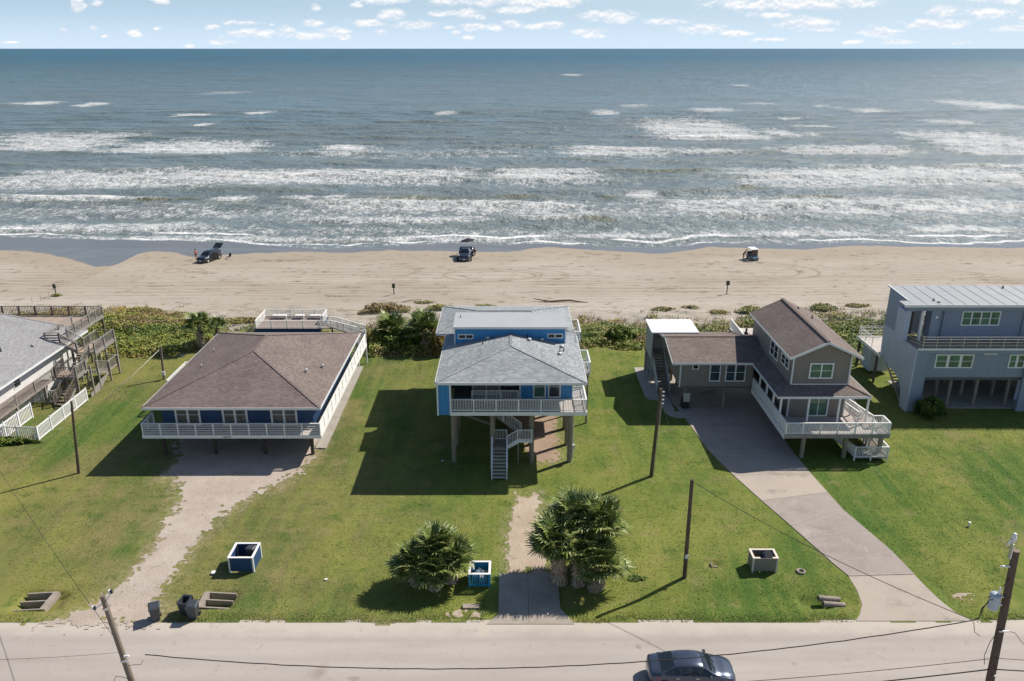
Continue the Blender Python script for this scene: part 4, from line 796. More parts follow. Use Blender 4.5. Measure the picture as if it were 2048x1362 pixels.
    # pilings and underside
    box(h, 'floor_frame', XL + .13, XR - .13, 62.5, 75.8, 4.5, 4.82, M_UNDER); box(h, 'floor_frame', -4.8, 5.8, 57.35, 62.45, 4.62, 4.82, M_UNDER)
    for x in (-4.75, -1.6, 1.6, 4.72):
        for y in (58.3, 61.3, 64.4, 68.0, 71.6, 75.2):
            if x == 1.6 and y == 64.4: continue
            rod(h, 'piling', (x, y, -.3), (x, y, 4.62 if y < 62 else 4.5), .21, .19, M_PILE, 10)
    for y in (58.3, 61.3, 64.4, 68.0, 71.6, 75.2): box(h, 'beam', -4.9, 4.9, y - .07, y + .07, 4.3, 4.49, M_BWOOD)
    e = box(h, 'storage_enclosure', -.4, 2.0, 63.2, 67.5, 0, 4.28, M_DARKW)
    bar(h, 'brace', (-4.2, 58.3, 4.4), (-1.7, 58.3, 3.4), .06, .2, M_BWOOD)
    # stairs
    flight(h, 0, 1.08, (-1.0, 55.3, .08), (-1.0, 57.7, 1.62), 9, M_DECKW, M_WHITE); box(h, 'stair_landing', -1.58, -.4, 57.7, 58.95, 1.58, 1.68, M_GWOOD)
    rail(h, (-1.6, 55.3, .08), (-1.6, 57.7, 1.66), .92, M_WHITE, 1.2, 'v', .15, .08); rail(h, (-.4, 55.3, .08), (-.4, 57.7, 1.66), .92, M_WHITE, 1.2, 'v', .15, .08)
    rail(h, (-1.55, 58.95, 1.66), (-.42, 58.95, 1.66), .92, M_WHITE, 1.2, 'v', .12, .08)
    flight(h, 0, 1.05, (-.35, 58.3, 1.72), (.45, 58.3, 2.2), 3, M_GWOOD, M_WHITE); box(h, 'stair_landing', .45, 1.62, 57.75, 58.95, 2.15, 2.25, M_GWOOD)
    rail(h, (-.38, 57.74, 1.66), (.45, 57.74, 2.2), .95, M_WHITE, .9, 'v', .12, .08, ends=(1, 0)); rail(h, (.45, 57.74, 2.22), (1.6, 57.74, 2.22), .95, M_WHITE, 1.1, 'v', .12, .08); rail(h, (1.6, 57.74, 2.22), (1.6, 58.9, 2.22), .95, M_WHITE, 1.1, 'v', .12, .08, ends=(0, 1))
    box(h, 'rim_board', .43, 1.64, 57.68, 57.72, 2.05, 2.27, M_WHITE); prism(h, 'stair_skirt', [(-.38, 57.69, 1.45), (.43, 57.69, 2.0), (.43, 57.69, 2.25), (-.38, 57.69, 1.72)], (0, .03, 0), M_WHITE)
    for x in (.5, 1.55): rod(h, 'stair_post', (x, 57.85, -.2), (x, 57.85, 2.15), .06, .06, M_GWOOD, 8); rod(h, 'stair_post', (x, 58.9, -.2), (x, 58.9, 2.15), .06, .06, M_GWOOD, 8)
    for x in (-1.5, -.45): rod(h, 'stair_post', (x, 58.85, -.2), (x, 58.85, 1.58), .06, .06, M_GWOOD, 8)
    flight(h, 0, 1.0, (.75, 59.5, 2.3), (-2.3, 59.5, 4.8), 13, M_GWOOD, M_GWOOD)
    rail(h, (.75, 58.98, 2.25), (-2.2, 58.98, 4.55), .95, M_WHITE, 1.5, 'v', .13, .08)
    rod(h, 'downpipe', (4.98, 58.3, .3), (4.98, 58.3, 4.7), .05, .05, M_VENT, 8); box(h, 'meter_box', 4.9, 5.15, 58.1, 58.35, 1.2, 1.6, M_VENT)
house_blue()

# ================================================================ HOUSE C: taupe house with the wrap-round porch
def house_taupe():
    h = thing('beach_house', 'taupe two storey house with brown gable roof and white railed porch', 'house', (22, 68, 0))
    W = M_TAUPE
    # wing
    prism(h, 'wall', [(15.55, 68.1, 2.5), (22.3, 68.1, 2.5), (22.3, 68.1, 4.95), (15.55, 68.1, 4.95)], (0, .12, 0), W)
    prism(h, 'wall', [(15.55, 68.225, 2.5), (15.55, 75.8, 2.5), (15.55, 75.8, 4.9), (15.55, 72.0, 5.95), (15.55, 68.225, 4.95)], (.12, 0, 0), W)
    prism(h, 'wall', [(15.55, 75.8, 2.5), (23.4, 75.8, 2.5), (23.4, 75.8, 4.9), (15.55, 75.8, 4.9)], (0, -.0, 0) if 0 else (0, .1, 0), W)
    for x in (15.5,): box(h, 'corner_board', x, x + .12, 68.04, 68.097, 2.45, 4.95, M_TRIM)
    window(h, (16.62, 68.1, 4.2), (1, 0, 0), (0, 0, 1), .62, .62, 1, 1, .09, M_GLD); window(h, (18.25, 68.1, 3.0), (1, 0, 0), (0, 0, 1), 1.02, 1.82, 1, 2, .1, M_GL); window(h, (19.72, 68.1, 3.0), (1, 0, 0), (0, 0, 1), 1.86, 1.82, 2, 2, .1, M_GL, div=.14)
    rt = M_ROOF_TP
    r = poly(h, 'roof', [(14.7, 67.72, 5.02), (23.6, 67.72, 5.02), (23.6, 71.95, 6.05), (14.7, 71.95, 6.05), (23.6, 76.15, 5.02), (14.7, 76.15, 5.02), (14.7, 67.72, 4.88), (23.6, 67.72, 4.88), (23.6, 76.15, 4.88), (14.7, 76.15, 4.88)],
             [(0, 1, 2, 3), (3, 2, 4, 5), (6, 7, 1, 0), (8, 9, 5, 4), (9, 6, 0, 3, 5), (7, 8, 4, 2, 1), (6, 9, 8, 7)], rt)
    bar(r, 'fascia', (14.68, 67.69, 4.90), (22.1, 67.69, 4.90), .04, .2, M_TRIM); bar(r, 'fascia', (14.675, 67.72, 4.93), (14.675, 71.95, 5.95), .04, .18, M_TRIM); bar(r, 'fascia', (14.675, 71.95, 5.95), (14.675, 76.15, 4.93), .04, .18, M_TRIM)
    bar(r, 'ridge_cap', (14.7, 71.95, 6.07), (23.5, 71.95, 6.07), .25, .04, rt)
    # low porch roof wrapping the tower
    r = poly(h, 'porch_roof', [(22.1, 60.45, 4.88), (29.85, 60.45, 4.88), (29.85, 75.0, 4.88), (22.1, 67.8, 4.88), (23.5, 61.82, 5.38), (28.35, 61.82, 5.38), (28.35, 73.4, 5.38), (23.5, 73.4, 5.38), (22.1, 75.0, 4.88), (22.1, 60.45, 4.74), (29.85, 60.45, 4.74), (29.85, 75.0, 4.74), (22.1, 75.0, 4.74)],
             [(0, 1, 5, 4), (1, 2, 6, 5), (0, 4, 7, 8), (2, 8, 7, 6), (4, 5, 6, 7), (9, 10, 1, 0), (10, 11, 2, 1), (11, 12, 8, 2), (12, 9, 0, 8), (12, 11, 10, 9)], rt)
    bar(r, 'fascia', (22.06, 60.42, 4.79), (29.89, 60.42, 4.79), .04, .2, M_TRIM); bar(r, 'fascia', (22.07, 60.45, 4.79), (22.07, 67.65, 4.79), .04, .2, M_TRIM); bar(r, 'fascia', (29.88, 60.45, 4.79), (29.88, 75, 4.79), .04, .2, M_TRIM)
    bar(r, 'ridge_cap', (29.85, 60.45, 4.9), (28.35, 61.82, 5.4), .22, .04, rt); bar(r, 'ridge_cap', (22.1, 60.45, 4.9), (23.5, 61.82, 5.4), .22, .04, rt)
    # lower storey
    for V in ([(23.5, 61.82, 2.42), (28.3, 61.82, 2.42), (28.3, 61.82, 4.95), (23.5, 61.82, 4.95)],): prism(h, 'wall', V, (0, .12, 0), W)
    prism(h, 'wall', [(23.5, 61.945, 2.42), (23.5, 73.3, 2.42), (23.5, 73.3, 4.95), (23.5, 61.945, 4.95)], (.12, 0, 0), W); prism(h, 'wall', [(28.3, 61.945, 2.42), (28.3, 73.3, 2.42), (28.3, 73.3, 4.95), (28.3, 61.945, 4.95)], (-.12, 0, 0), W)
    box(h, 'corner_board', 23.46, 23.58, 61.77, 61.817, 2.42, 4.9, M_TRIM); box(h, 'corner_board', 28.24, 28.34, 61.77, 61.817, 2.42, 4.9, M_TRIM)
    window(h, (25.2, 61.82, 2.44), (1, 0, 0), (0, 0, 1), 1.75, 1.95, 2, 1, .13, M_GLG, div=.07, name='sliding_door')
    for y in (63.2, 64.9, 66.6): window(h, (23.5, y + .9, 2.9), (0, -1, 0), (0, 0, 1), 1.0, 1.6, 1, 2, .09, M_GL)
    # upper storey
    prism(h, 'upper_wall', [(23.5, 61.84, 5.33), (28.35, 61.84, 5.33), (28.35, 61.84, 7.95), (26.0, 61.84, 9.12), (23.5, 61.84, 7.95)], (0, .12, 0), W)
    prism(h, 'upper_wall', [(23.5, 61.965, 5.1), (23.5, 73.3, 5.1), (23.5, 73.3, 7.95), (23.5, 61.965, 7.95)], (.12, 0, 0), W); prism(h, 'upper_wall', [(28.35, 61.965, 5.1), (28.35, 73.3, 5.1), (28.35, 73.3, 7.95), (28.35, 61.965, 7.95)], (-.12, 0, 0), W)
    prism(h, 'upper_wall', [(23.63, 73.18, 5.1), (28.22, 73.18, 5.1), (28.22, 73.18, 7.95), (26, 73.18, 9.1), (23.63, 73.18, 7.95)], (0, .12, 0), W)
    for x in (23.46, 28.27): box(h, 'corner_board', x, x + .12, 61.78, 61.837, 5.33, 7.9, M_TRIM)
    box(h, 'skirt_board', 23.58, 28.27, 61.80, 61.837, 5.36, 5.46, M_TRIM)
    window(h, (24.93, 61.84, 5.93), (1, 0, 0), (0, 0, 1), 2.0, 1.4, 2, 2, .11, M_GLG, M_VINYL, .1)
    window(h, (23.5, 67.75, 5.98), (0, -1, 0), (0, 0, 1), 2.2, 1.4, 2, 2, .11, M_GLD, M_VINYL, .1); window(h, (23.5, 64.7, 6.3), (0, -1, 0), (0, 0, 1), 2.0, 1.0, 2, 2, .1, M_GLD, M_VINYL, .1)
    rx = 26.05
    for k, (xa) in enumerate((23.05, 29.1)):
        rf = prism(h, 'roof', [(xa, 61.35, 7.86), (rx, 61.35, 9.28), (rx, 73.4, 9.28), (xa, 73.4, 7.86)], (0, 0, .12), rt)
        bar(rf, 'rake_board', (xa, 61.32, 7.88), (rx, 61.32, 9.30), .05, .2, M_TRIM)
        bar(rf, 'fascia', (xa - .02 + .04 * k, 61.35, 7.88), (xa - .02 + .04 * k, 73.4, 7.88), .04, .16, M_TRIM)
    bar(h, 'ridge_cap', (rx, 61.35, 9.42), (rx, 73.4, 9.42), .3, .05, rt)
    pipe_vent(h, 27.6, 69.5, 8.7, .3, .05, False, M_BLACK); pipe_vent(h, 27.0, 71.6, 9.0, .2, .06, False); pipe_vent(h, 22.9, 73.4, 5.9, .45, .1, False, M_BLACK)
    # porch deck, posts and rails
    D = M_DECKG
    box(h, 'deck_floor', 22.32, 30.85, 58.5, 61.8, 2.28, 2.4, M_DECKW); box(h, 'deck_floor', 22.32, 23.48, 61.8, 68.05, 2.28, 2.4, D); box(h, 'deck_floor', 28.45, 29.1, 61.8, 70.0, 2.28, 2.4, M_DECKW)
    box(h, 'rim_board', 22.28, 30.9, 58.44, 58.495, 2.05, 2.42, M_GWOOD); box(h, 'rim_board', 22.26, 22.315, 58.5, 68.05, 1.95, 2.44, M_WHITE); box(h, 'rim_board', 30.855, 30.91, 58.5, 60.0, 2.05, 2.42, M_GWOOD)
    rail(h, (22.36, 58.53, 2.42), (30.82, 58.53, 2.42), .98, M_WHITE, 1.42, 'v', .13, .11, ext=.36, low=.06, bal=.04)
    rail(h, (22.36, 58.53, 2.42), (22.36, 68.0, 2.42), .98, M_WHITE, 1.55, 'v', .12, .11, ends=(0, 1), low=.06, bal=.06)
    rail(h, (30.82, 58.53, 2.42), (30.82, 59.9, 2.42), .98, M_WHITE, 1.3, 'v', .12, .11, ends=(0, 1), low=.06); rail(h, (30.0, 59.9, 2.42), (30.82, 59.9, 2.42), .98, M_WHITE, .9, 'v', .12, .11, ends=(1, 0), low=.06)
    rail(h, (30.0, 59.9, 2.42), (29.5, 68.0, 1.6), .98, M_WHITE, 1.6, 'v', .13, .1, ends=(0, 1), low=.06); rail(h, (29.1, 60.6, 2.42), (28.7, 68.0, 1.65), .98, M_WHITE, 1.6, 'v', .2, .1, low=.06)
    prism(h, 'ramp', [(29.12, 60.4, 2.33), (29.98, 60.0, 2.33), (29.5, 68.0, 1.5), (28.75, 68.0, 1.5)], (0, 0, .07), D)
    for (x, y) in ((22.42, 62.4), (24.75, 60.55), (27.3, 60.55), (29.72, 60.6), (22.42, 60.55), (22.42, 64.3), (22.42, 66.3)): box(h, 'porch_post', x - .07, x + .07, y - .07, y + .07, 2.4, 4.74, M_WHITE)
    # lower landing and ramp
    box(h, 'lower_landing', 28.2, 30.95, 58.3, 59.6, .28, .38, M_GWOOD)
    rail(h, (28.2, 58.3, .38), (30.9, 58.3, .38), .95, M_WHITE, 1.35, 'v', .12, .1, ext=.3, low=.06); rail(h, (30.9, 58.3, .38), (30.9, 59.6, .38), .95, M_WHITE, 1.3, 'v', .12, .1, ends=(0, 0), low=.06)
    rail(h, (28.2, 58.3, .38), (27.9, 63.0, .1), .95, M_WHITE, 1.5, 'v', .12, .1, ends=(0, 1), low=.06); prism(h, 'ramp', [(29.9, 59.6, .33), (30.9, 59.6, .33), (30.9, 67.5, 1.35), (29.9, 67.5, 1.35)], (0, 0, .06), D)
    rail(h, (30.9, 59.6, .38), (30.9, 67.5, 1.4), .95, M_WHITE, 1.6, 'v', .12, .1, low=.06); rail(h, (29.9, 59.6, .38), (29.9, 67.5, 1.4), .95, M_WHITE, 1.6, 'v', .12, .1, low=.06)
    box(h, 'upper_landing', 28.6, 31.0, 67.5, 69.3, 1.35, 1.45, D)
    # back balcony on the left of the tower
    box(h, 'balcony_floor', 22.4, 23.48, 73.5, 77.5, 4.9, 5.0, M_WHITE); rail(h, (22.45, 72.6, 5.0), (22.45, 77.5, 5.0), 1.0, M_WHITE, 1.4, 'v', .12); box(h, 'balcony_floor', 22.4, 28.5, 73.5, 77.5, 4.85, 4.95, M_DECKW)
    for x in (22.5, 28.3): rod(h, 'piling', (x, 77.3, -.3), (x, 77.3, 4.85), .12, .12, M_PILE, 8)
    # underside and pilings
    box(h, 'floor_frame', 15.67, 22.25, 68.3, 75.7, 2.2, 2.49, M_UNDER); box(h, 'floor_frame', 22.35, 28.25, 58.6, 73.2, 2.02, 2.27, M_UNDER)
    for (x, y) in ((24.1, 59.0), (27.6, 59.0), (30.6, 59.2), (24.1, 63.5), (27.6, 63.5), (24.1, 68.5), (27.6, 68.5), (24.1, 73), (27.6, 73), (19.95, 68.8), (16.3, 68.8), (19.95, 72.5), (16.3, 72.5), (19.95, 75.5), (16.3, 75.5)):
        box(h, 'piling', x - .14, x + .14, y - .14, y + .14, -.2, 2.2 if x < 22 else 2.02, M_PILE)
    box(h, 'brace', 28.9, 28.98, 58.7, 58.78, .35, 2.05, M_BWOOD); bar(h, 'brace', (28.9, 59.6, .4), (29.9, 62.8, 2.0), .06, .14, M_BWOOD)
    for (x, y) in ((29.9, 60.2), (29.9, 62.5), (30.9, 62.5), (29.7, 65), (30.9, 65), (29.0, 62.5), (28.95, 65), (30.85, 59.85)): box(h, 'brace', x - .05, x + .05, y - .05, y + .05, -.1, 2.05, M_BWOOD)
    # stair tower on the left with a white flat roof
    box(h, 'tower_roof', 13.85, 18.55, 74.3, 78.4, 5.5, 5.62, M_VINYL)
    G_ = M_GREYSID
    prism(h, 'tower_wall', [(13.98, 74.6, 2.6), (13.98, 78.2, 2.6), (13.98, 78.2, 5.49), (13.98, 74.4, 5.49)], (.08, 0, 0), G_); prism(h, 'tower_wall', [(14.07, 78.15, 0), (18.4, 78.15, 0), (18.4, 78.15, 5.49), (14.07, 78.15, 5.49)], (0, .08, 0), G_)
    for (x, y) in ((14.02, 74.5), (14.02, 76.3), (14.02, 78.1)): box(h, 'tower_post', x - .06, x + .06, y - .06, y + .06, 0, 2.6, G_)
    box(h, 'tower_floor', 14.1, 18.3, 76.4, 78.1, 2.4, 2.5, M_GWOOD); box(h, 'tower_door_frame', 15.75, 15.85, 76.3, 76.4, 2.5, 5.49, M_TRIM)
    flight(h, 0, 1.05, (14.85, 71.9, .1), (14.85, 76.3, 2.45), 13, M_GWOOD, M_GWOOD)
    for x in (14.25, 15.45):
        prism(h, 'stair_side_panel', [(x, 71.85, .0), (x, 76.4, 2.45), (x, 76.4, 3.45), (x, 71.85, 1.0)], (.06, 0, 0), G_)
        bar(h, 'top_rail', (x + .03, 71.8, 1.03), (x + .03, 76.4, 3.48), .12, .05, M_TRIM)
    box(h, 'meter_panel', 16.0, 16.6, 67.9, 68.02, 1.0, 1.9, M_STEEL); box(h, 'air_unit', 16.0, 16.7, 68.4, 69.1, .1, 1.0, M_BLACK)
house_taupe()
wk = bpy.data.objects.new('side_walk', None); COL.objects.link(wk); tag(wk, kind='structure')
for a in ([(13.0, 75.2), (13.0, 78.8), (15.3, 78.8), (15.3, 75.2)], [(13.0, 71.6), (13.0, 75.16), (15.3, 75.16), (15.3, 71.6)], [(13.2, 70.7), (13.02, 71.3), (13.02, 71.56), (15.3, 71.56), (15.3, 67.9), (14.3, 67.9), (14.2, 70.3)], [(14.3, 67.86), (15.3, 67.86), (15.75, 67.86), (16.2, 66.6), (15.5, 66.4), (14.6, 66.9)]):
    slab_obj('slab', a, M_SLAB, -.1, .062, None, wk)

# ================================================================ HOUSE D: slate blue modern house on the right
def house_slate():
    h = thing('beach_house', 'slate blue modern house with flat metal roof and railed upper balcony', 'house', (45, 71, 0))
    X = 36.9; S = M_SLATE; XE = 58
    # side wall cut as seen: leg, sloping underside, parapet, notch and rear part
    pts = [(67.95, 0), (69.15, 0), (69.5, 1.6), (70.0, 2.3), (71.0, 2.65), (72.4, 2.75), (74.5, 3.35), (74.7, 6.35), (71.75, 6.45), (71.75, 6.25), (67.95, 6.25)]
    pts2 = [(71.7, 6.2), (74.7, 6.2), (74.7, 10.15), (70.3, 9.9), (70.3, 9.3), (71.7, 9.3)]
    prism(h, 'side_wall', [(X, y, z) for y, z in pts], (.16, 0, 0), M_PALE)
    prism(h, 'side_wall', [(X + .01, y, z) for y, z in pts2], (.14, 0, 0), S)
    for (y0, y1, z0, z1) in ((69.3, 72.8, 4.6, 4.95), (73.0, 74.0, 4.9, 5.6)): pass
    # front column, band and balcony
    box(h, 'column', X + .165, 38.2, 67.98, 69.2, 0, 6.2, S)
    prism(h, 'wall', [(38.2, 68.0, 3.4), (XE, 68.0, 3.4), (XE, 68.0, 6.15), (38.2, 68.0, 6.15)], (0, .01, 0), S) if 0 else None
    box(h, 'wall', 38.2, XE, 68.25, 68.4, 3.35, 5.85, S); box(h, 'balcony_face', 38.2, XE, 67.98, 68.24, 5.80, 6.2, S); box(h, 'window_bay_jamb', 47.3, 48.6, 67.98, 68.24, 0, 5.8, S)
    window(h, (38.98, 68.25, 4.28), (1, 0, 0), (0, 0, 1), 3.5, 1.36, 3, 2, .11, M_GLG, M_VINYL, .24); window(h, (45.75, 68.25, 4.28), (1, 0, 0), (0, 0, 1), 1.5, 1.36, 2, 2, .11, M_GLG, M_VINYL, .2); window(h, (49.5, 68.25, 4.28), (1, 0, 0), (0, 0, 1), 3.5, 1.36, 3, 2, .11, M_GLG, M_VINYL, .24)
    box(h, 'light_strip', 43.3, 44.5, 68.1, 68.24, 5.66, 5.76, M_VINYL)
    box(h, 'balcony_floor', X + .17, XE, 67.95, 71.4, 6.205, 6.30, M_DECKX); box(h, 'balcony_edge', X + .17, XE, 67.88, 67.945, 6.15, 6.33, M_VINYL)
    # metal pipe rail
    for z in (.28, .56, .84, 1.08): bar(h, 'pipe_rail', (37.5, 68.05, 6.3 + z), (XE, 68.05, 6.3 + z), .04, .04, M_STEEL); bar(h, 'pipe_rail', (37.5, 68.05, 6.3 + z), (36.98, 69.6, 6.3 + z), .04, .04, M_STEEL)
    for i in range(17): box(h, 'rail_post', 37.48 + i * 1.22, 37.53 + i * 1.22, 68.02, 68.07, 6.3, 7.4, M_STEEL)
    # upper storey
    box(h, 'upper_wall', 39.75, XE, 70.6, 70.75, 6.3, 9.55, S); box(h, 'upper_wall_band', 36.6, XE, 70.15, 70.59, 9.2, 9.72, S)
    box(h, 'upper_wall', 38.95, 39.74, 70.15, 71.3, 6.3, 9.19, S); box(h, 'white_fin', 36.45, 37.0, 70.1, 71.6, 6.3, 9.19, M_PALE); box(h, 'white_column', 38.0, 38.22, 70.12, 70.35, 6.3, 9.19, M_VINYL)
    box(h, 'entry_back_wall', 36.95, 39.0, 72.0, 72.1, 6.3, 9.6, M_GREYSID); box(h, 'door', 37.3, 38.2, 71.93, 71.99, 6.3, 8.5, M_BWOOD); box(h, 'wall_lamp', 39.3, 39.5, 70.05, 70.145, 8.5, 8.7, M_VINYL)
    for i in range(0): pass
    window(h, (42.0, 70.6, 7.62), (1, 0, 0), (0, 0, 1), 3.6, 1.42, 4, 2, .11, M_GLG, M_VINYL, .12); window(h, (49, 70.6, 7.62), (1, 0, 0), (0, 0, 1), 3.6, 1.42, 4, 2, .11, M_GLG, M_VINYL, .12)
    for x in (40.3, 47.8): box(h, 'upper_wall_jamb', x - .06, x + .06, 70.45, 70.598, 6.3, 9.2, S)
    r = prism(h, 'roof', [(36.1, 69.75, 9.75), (XE, 69.75, 9.75), (XE, 75.4, 10.0), (37.1, 75.4, 10.0), (37.1, 71.0, 9.8), (36.1, 71.0, 9.8)], (0, 0, .12), M_METAL)
    bar(r, 'fascia', (36.05, 69.72, 9.80), (XE, 69.72, 9.80), .05, .24, M_VINYL); bar(r, 'roof_edge', (37.0, 71.0, 9.9), (36.98, 75.4, 10.15), .1, .14, M_VINYL)
    for i in range(17): bar(r, 'standing_seam', (38.2 + i * 1.2, 69.8, 9.885), (38.2 + i * 1.2, 75.3, 10.125), .03, .03, M_METAL)
    pipe_vent(h, 39.3, 71.0, 9.9, .25, .06, False, M_BLACK); pipe_vent(h, 39.6, 70.6, 9.9, .12, .1, False); pipe_vent(h, 47.8, 74.6, 10.1, .25, .06, False, M_BLACK)
    # ground floor posts, inner walls, floor slab
    box(h, 'floor_frame', 38.2, XE, 68.45, 75.2, 3.0, 3.35, M_UNDER)
    for x in (41.5, 44.0, 47.0, 50.5):
        for y in (69.4, 71.6, 74.8): box(h, 'piling', x - .12, x + .12, y - .12, y + .12, -.1, 3.0, M_GWOOD)
    box(h, 'ground_wall', 48.6, 52, 70.5, 70.6, 0, 3.0, M_PALE); box(h, 'ground_wall', 40.0, XE, 75.3, 75.4, 0, 3.3, M_GREYSID); box(h, 'ground_slab', 38.4, XE, 68.6, 75.2, -.1, .07, M_SLAB)
    flight(h, 0, 1.1, (37.9, 69.8, .1), (37.9, 74.6, 3.3), 15, M_GWOOD, M_GWOOD)
    # side deck
    box(h, 'side_deck', 36.7, 39.5, 74.75, 79.5, 3.28, 3.4, M_DECKW); prism(h, 'rim_board', [(36.62, 73.9, 3.1), (36.62, 79.5, 3.1), (36.62, 79.5, 3.42), (36.62, 73.9, 3.42)], (.06, 0, 0), M_VINYL)
    for z in (.3, .6, .9, 1.1):
        bar(h, 'pipe_rail', (36.75, 76.2, 3.4 + z), (36.75, 79.45, 3.4 + z), .04, .04, M_VINYL); bar(h, 'pipe_rail', (36.75, 79.45, 3.4 + z), (39.5, 79.45, 3.4 + z), .04, .04, M_VINYL)
    for (x, y) in ((36.75, 76.2), (36.75, 77.8), (36.75, 79.45), (38.1, 79.45), (39.45, 79.45)): box(h, 'rail_post', x - .025, x + .025, y - .025, y + .025, 3.4, 4.52, M_VINYL)
    for y in (75.0, 79.3): box(h, 'piling', 36.8, 37.0, y - .1, y + .1, -.1, 3.28, M_BWOOD)
    box(h, 'shed', 37.3, 39.3, 77.2, 79.2, .3, 2.6, M_PALE)
house_slate()

# ================================================================ HOUSE E: grey roof and timber stairs at the left edge
def house_left():
    h = thing('beach_house', 'white house with pale grey shingled roof behind the white picket fence', 'house', (-50, 69, 0))
    ze = 4.0
    prism(h, 'wall', [(-45.9, 54, 1.9), (-45.9, 78.6, 1.9), (-45.9, 78.6, 3.95), (-45.9, 54, 3.95)], (-.12, 0, 0), M_HWHITE); prism(h, 'wall', [(-46.02, 78.5, 1.9), (-62, 78.5, 1.9), (-62, 78.5, 3.95), (-46.02, 78.5, 3.95)], (0, .1, 0), M_HWHITE)
    box(h, 'lower_wall', -46.1, -46.0, 54, 78.4, 0, 1.9, M_HWHITE)
    hip(h, 'roof', -62.0, -45.0, 54.0, 79.6, ze, (-52.3, 66.0, 6.55), (-52.3, 77.4, 6.55), M_ROOF_LG)
    window(h, (-45.9, 67.4, 2.45), (0, 1, 0), (0, 0, 1), 1.1, 1.1, 1, 2, .07, M_GL, M_VINYL); window(h, (-45.9, 62.2, 2.45), (0, 1, 0), (0, 0, 1), 1.1, 1.1, 1, 2, .07, M_GL, M_VINYL)
    box(h, 'cornice', -45.88, -45.6, 54, 78.5, 3.72, 3.85, M_VINYL)
    pipe_vent(h, -48.3, 70.3, 5.2, .3, .06, False, M_BLACK); pipe_vent(h, -46.9, 72.9, 4.7, .25, .07, False, M_VENT)
    # side walkway
    box(h, 'walkway_floor', -45.85, -44.3, 56, 71.0, 1.85, 1.97, M_DECKG); rail(h, (-44.35, 56, 1.97), (-44.35, 71.0, 1.97), 1.05, M_GWOOD, 3.0, 'v', .16, .13)
    for y in (56.2, 60.5, 65, 69.5): box(h, 'piling', -44.5, -44.3, y - .1, y + .1, -.1, 1.85, M_GWOOD)
    rail(h, (-44.35, 71.0, 1.97), (-44.35, 73.2, 2.35), 1.05, M_BWOOD, 1.2, 'v', .16, .1)
house_left()
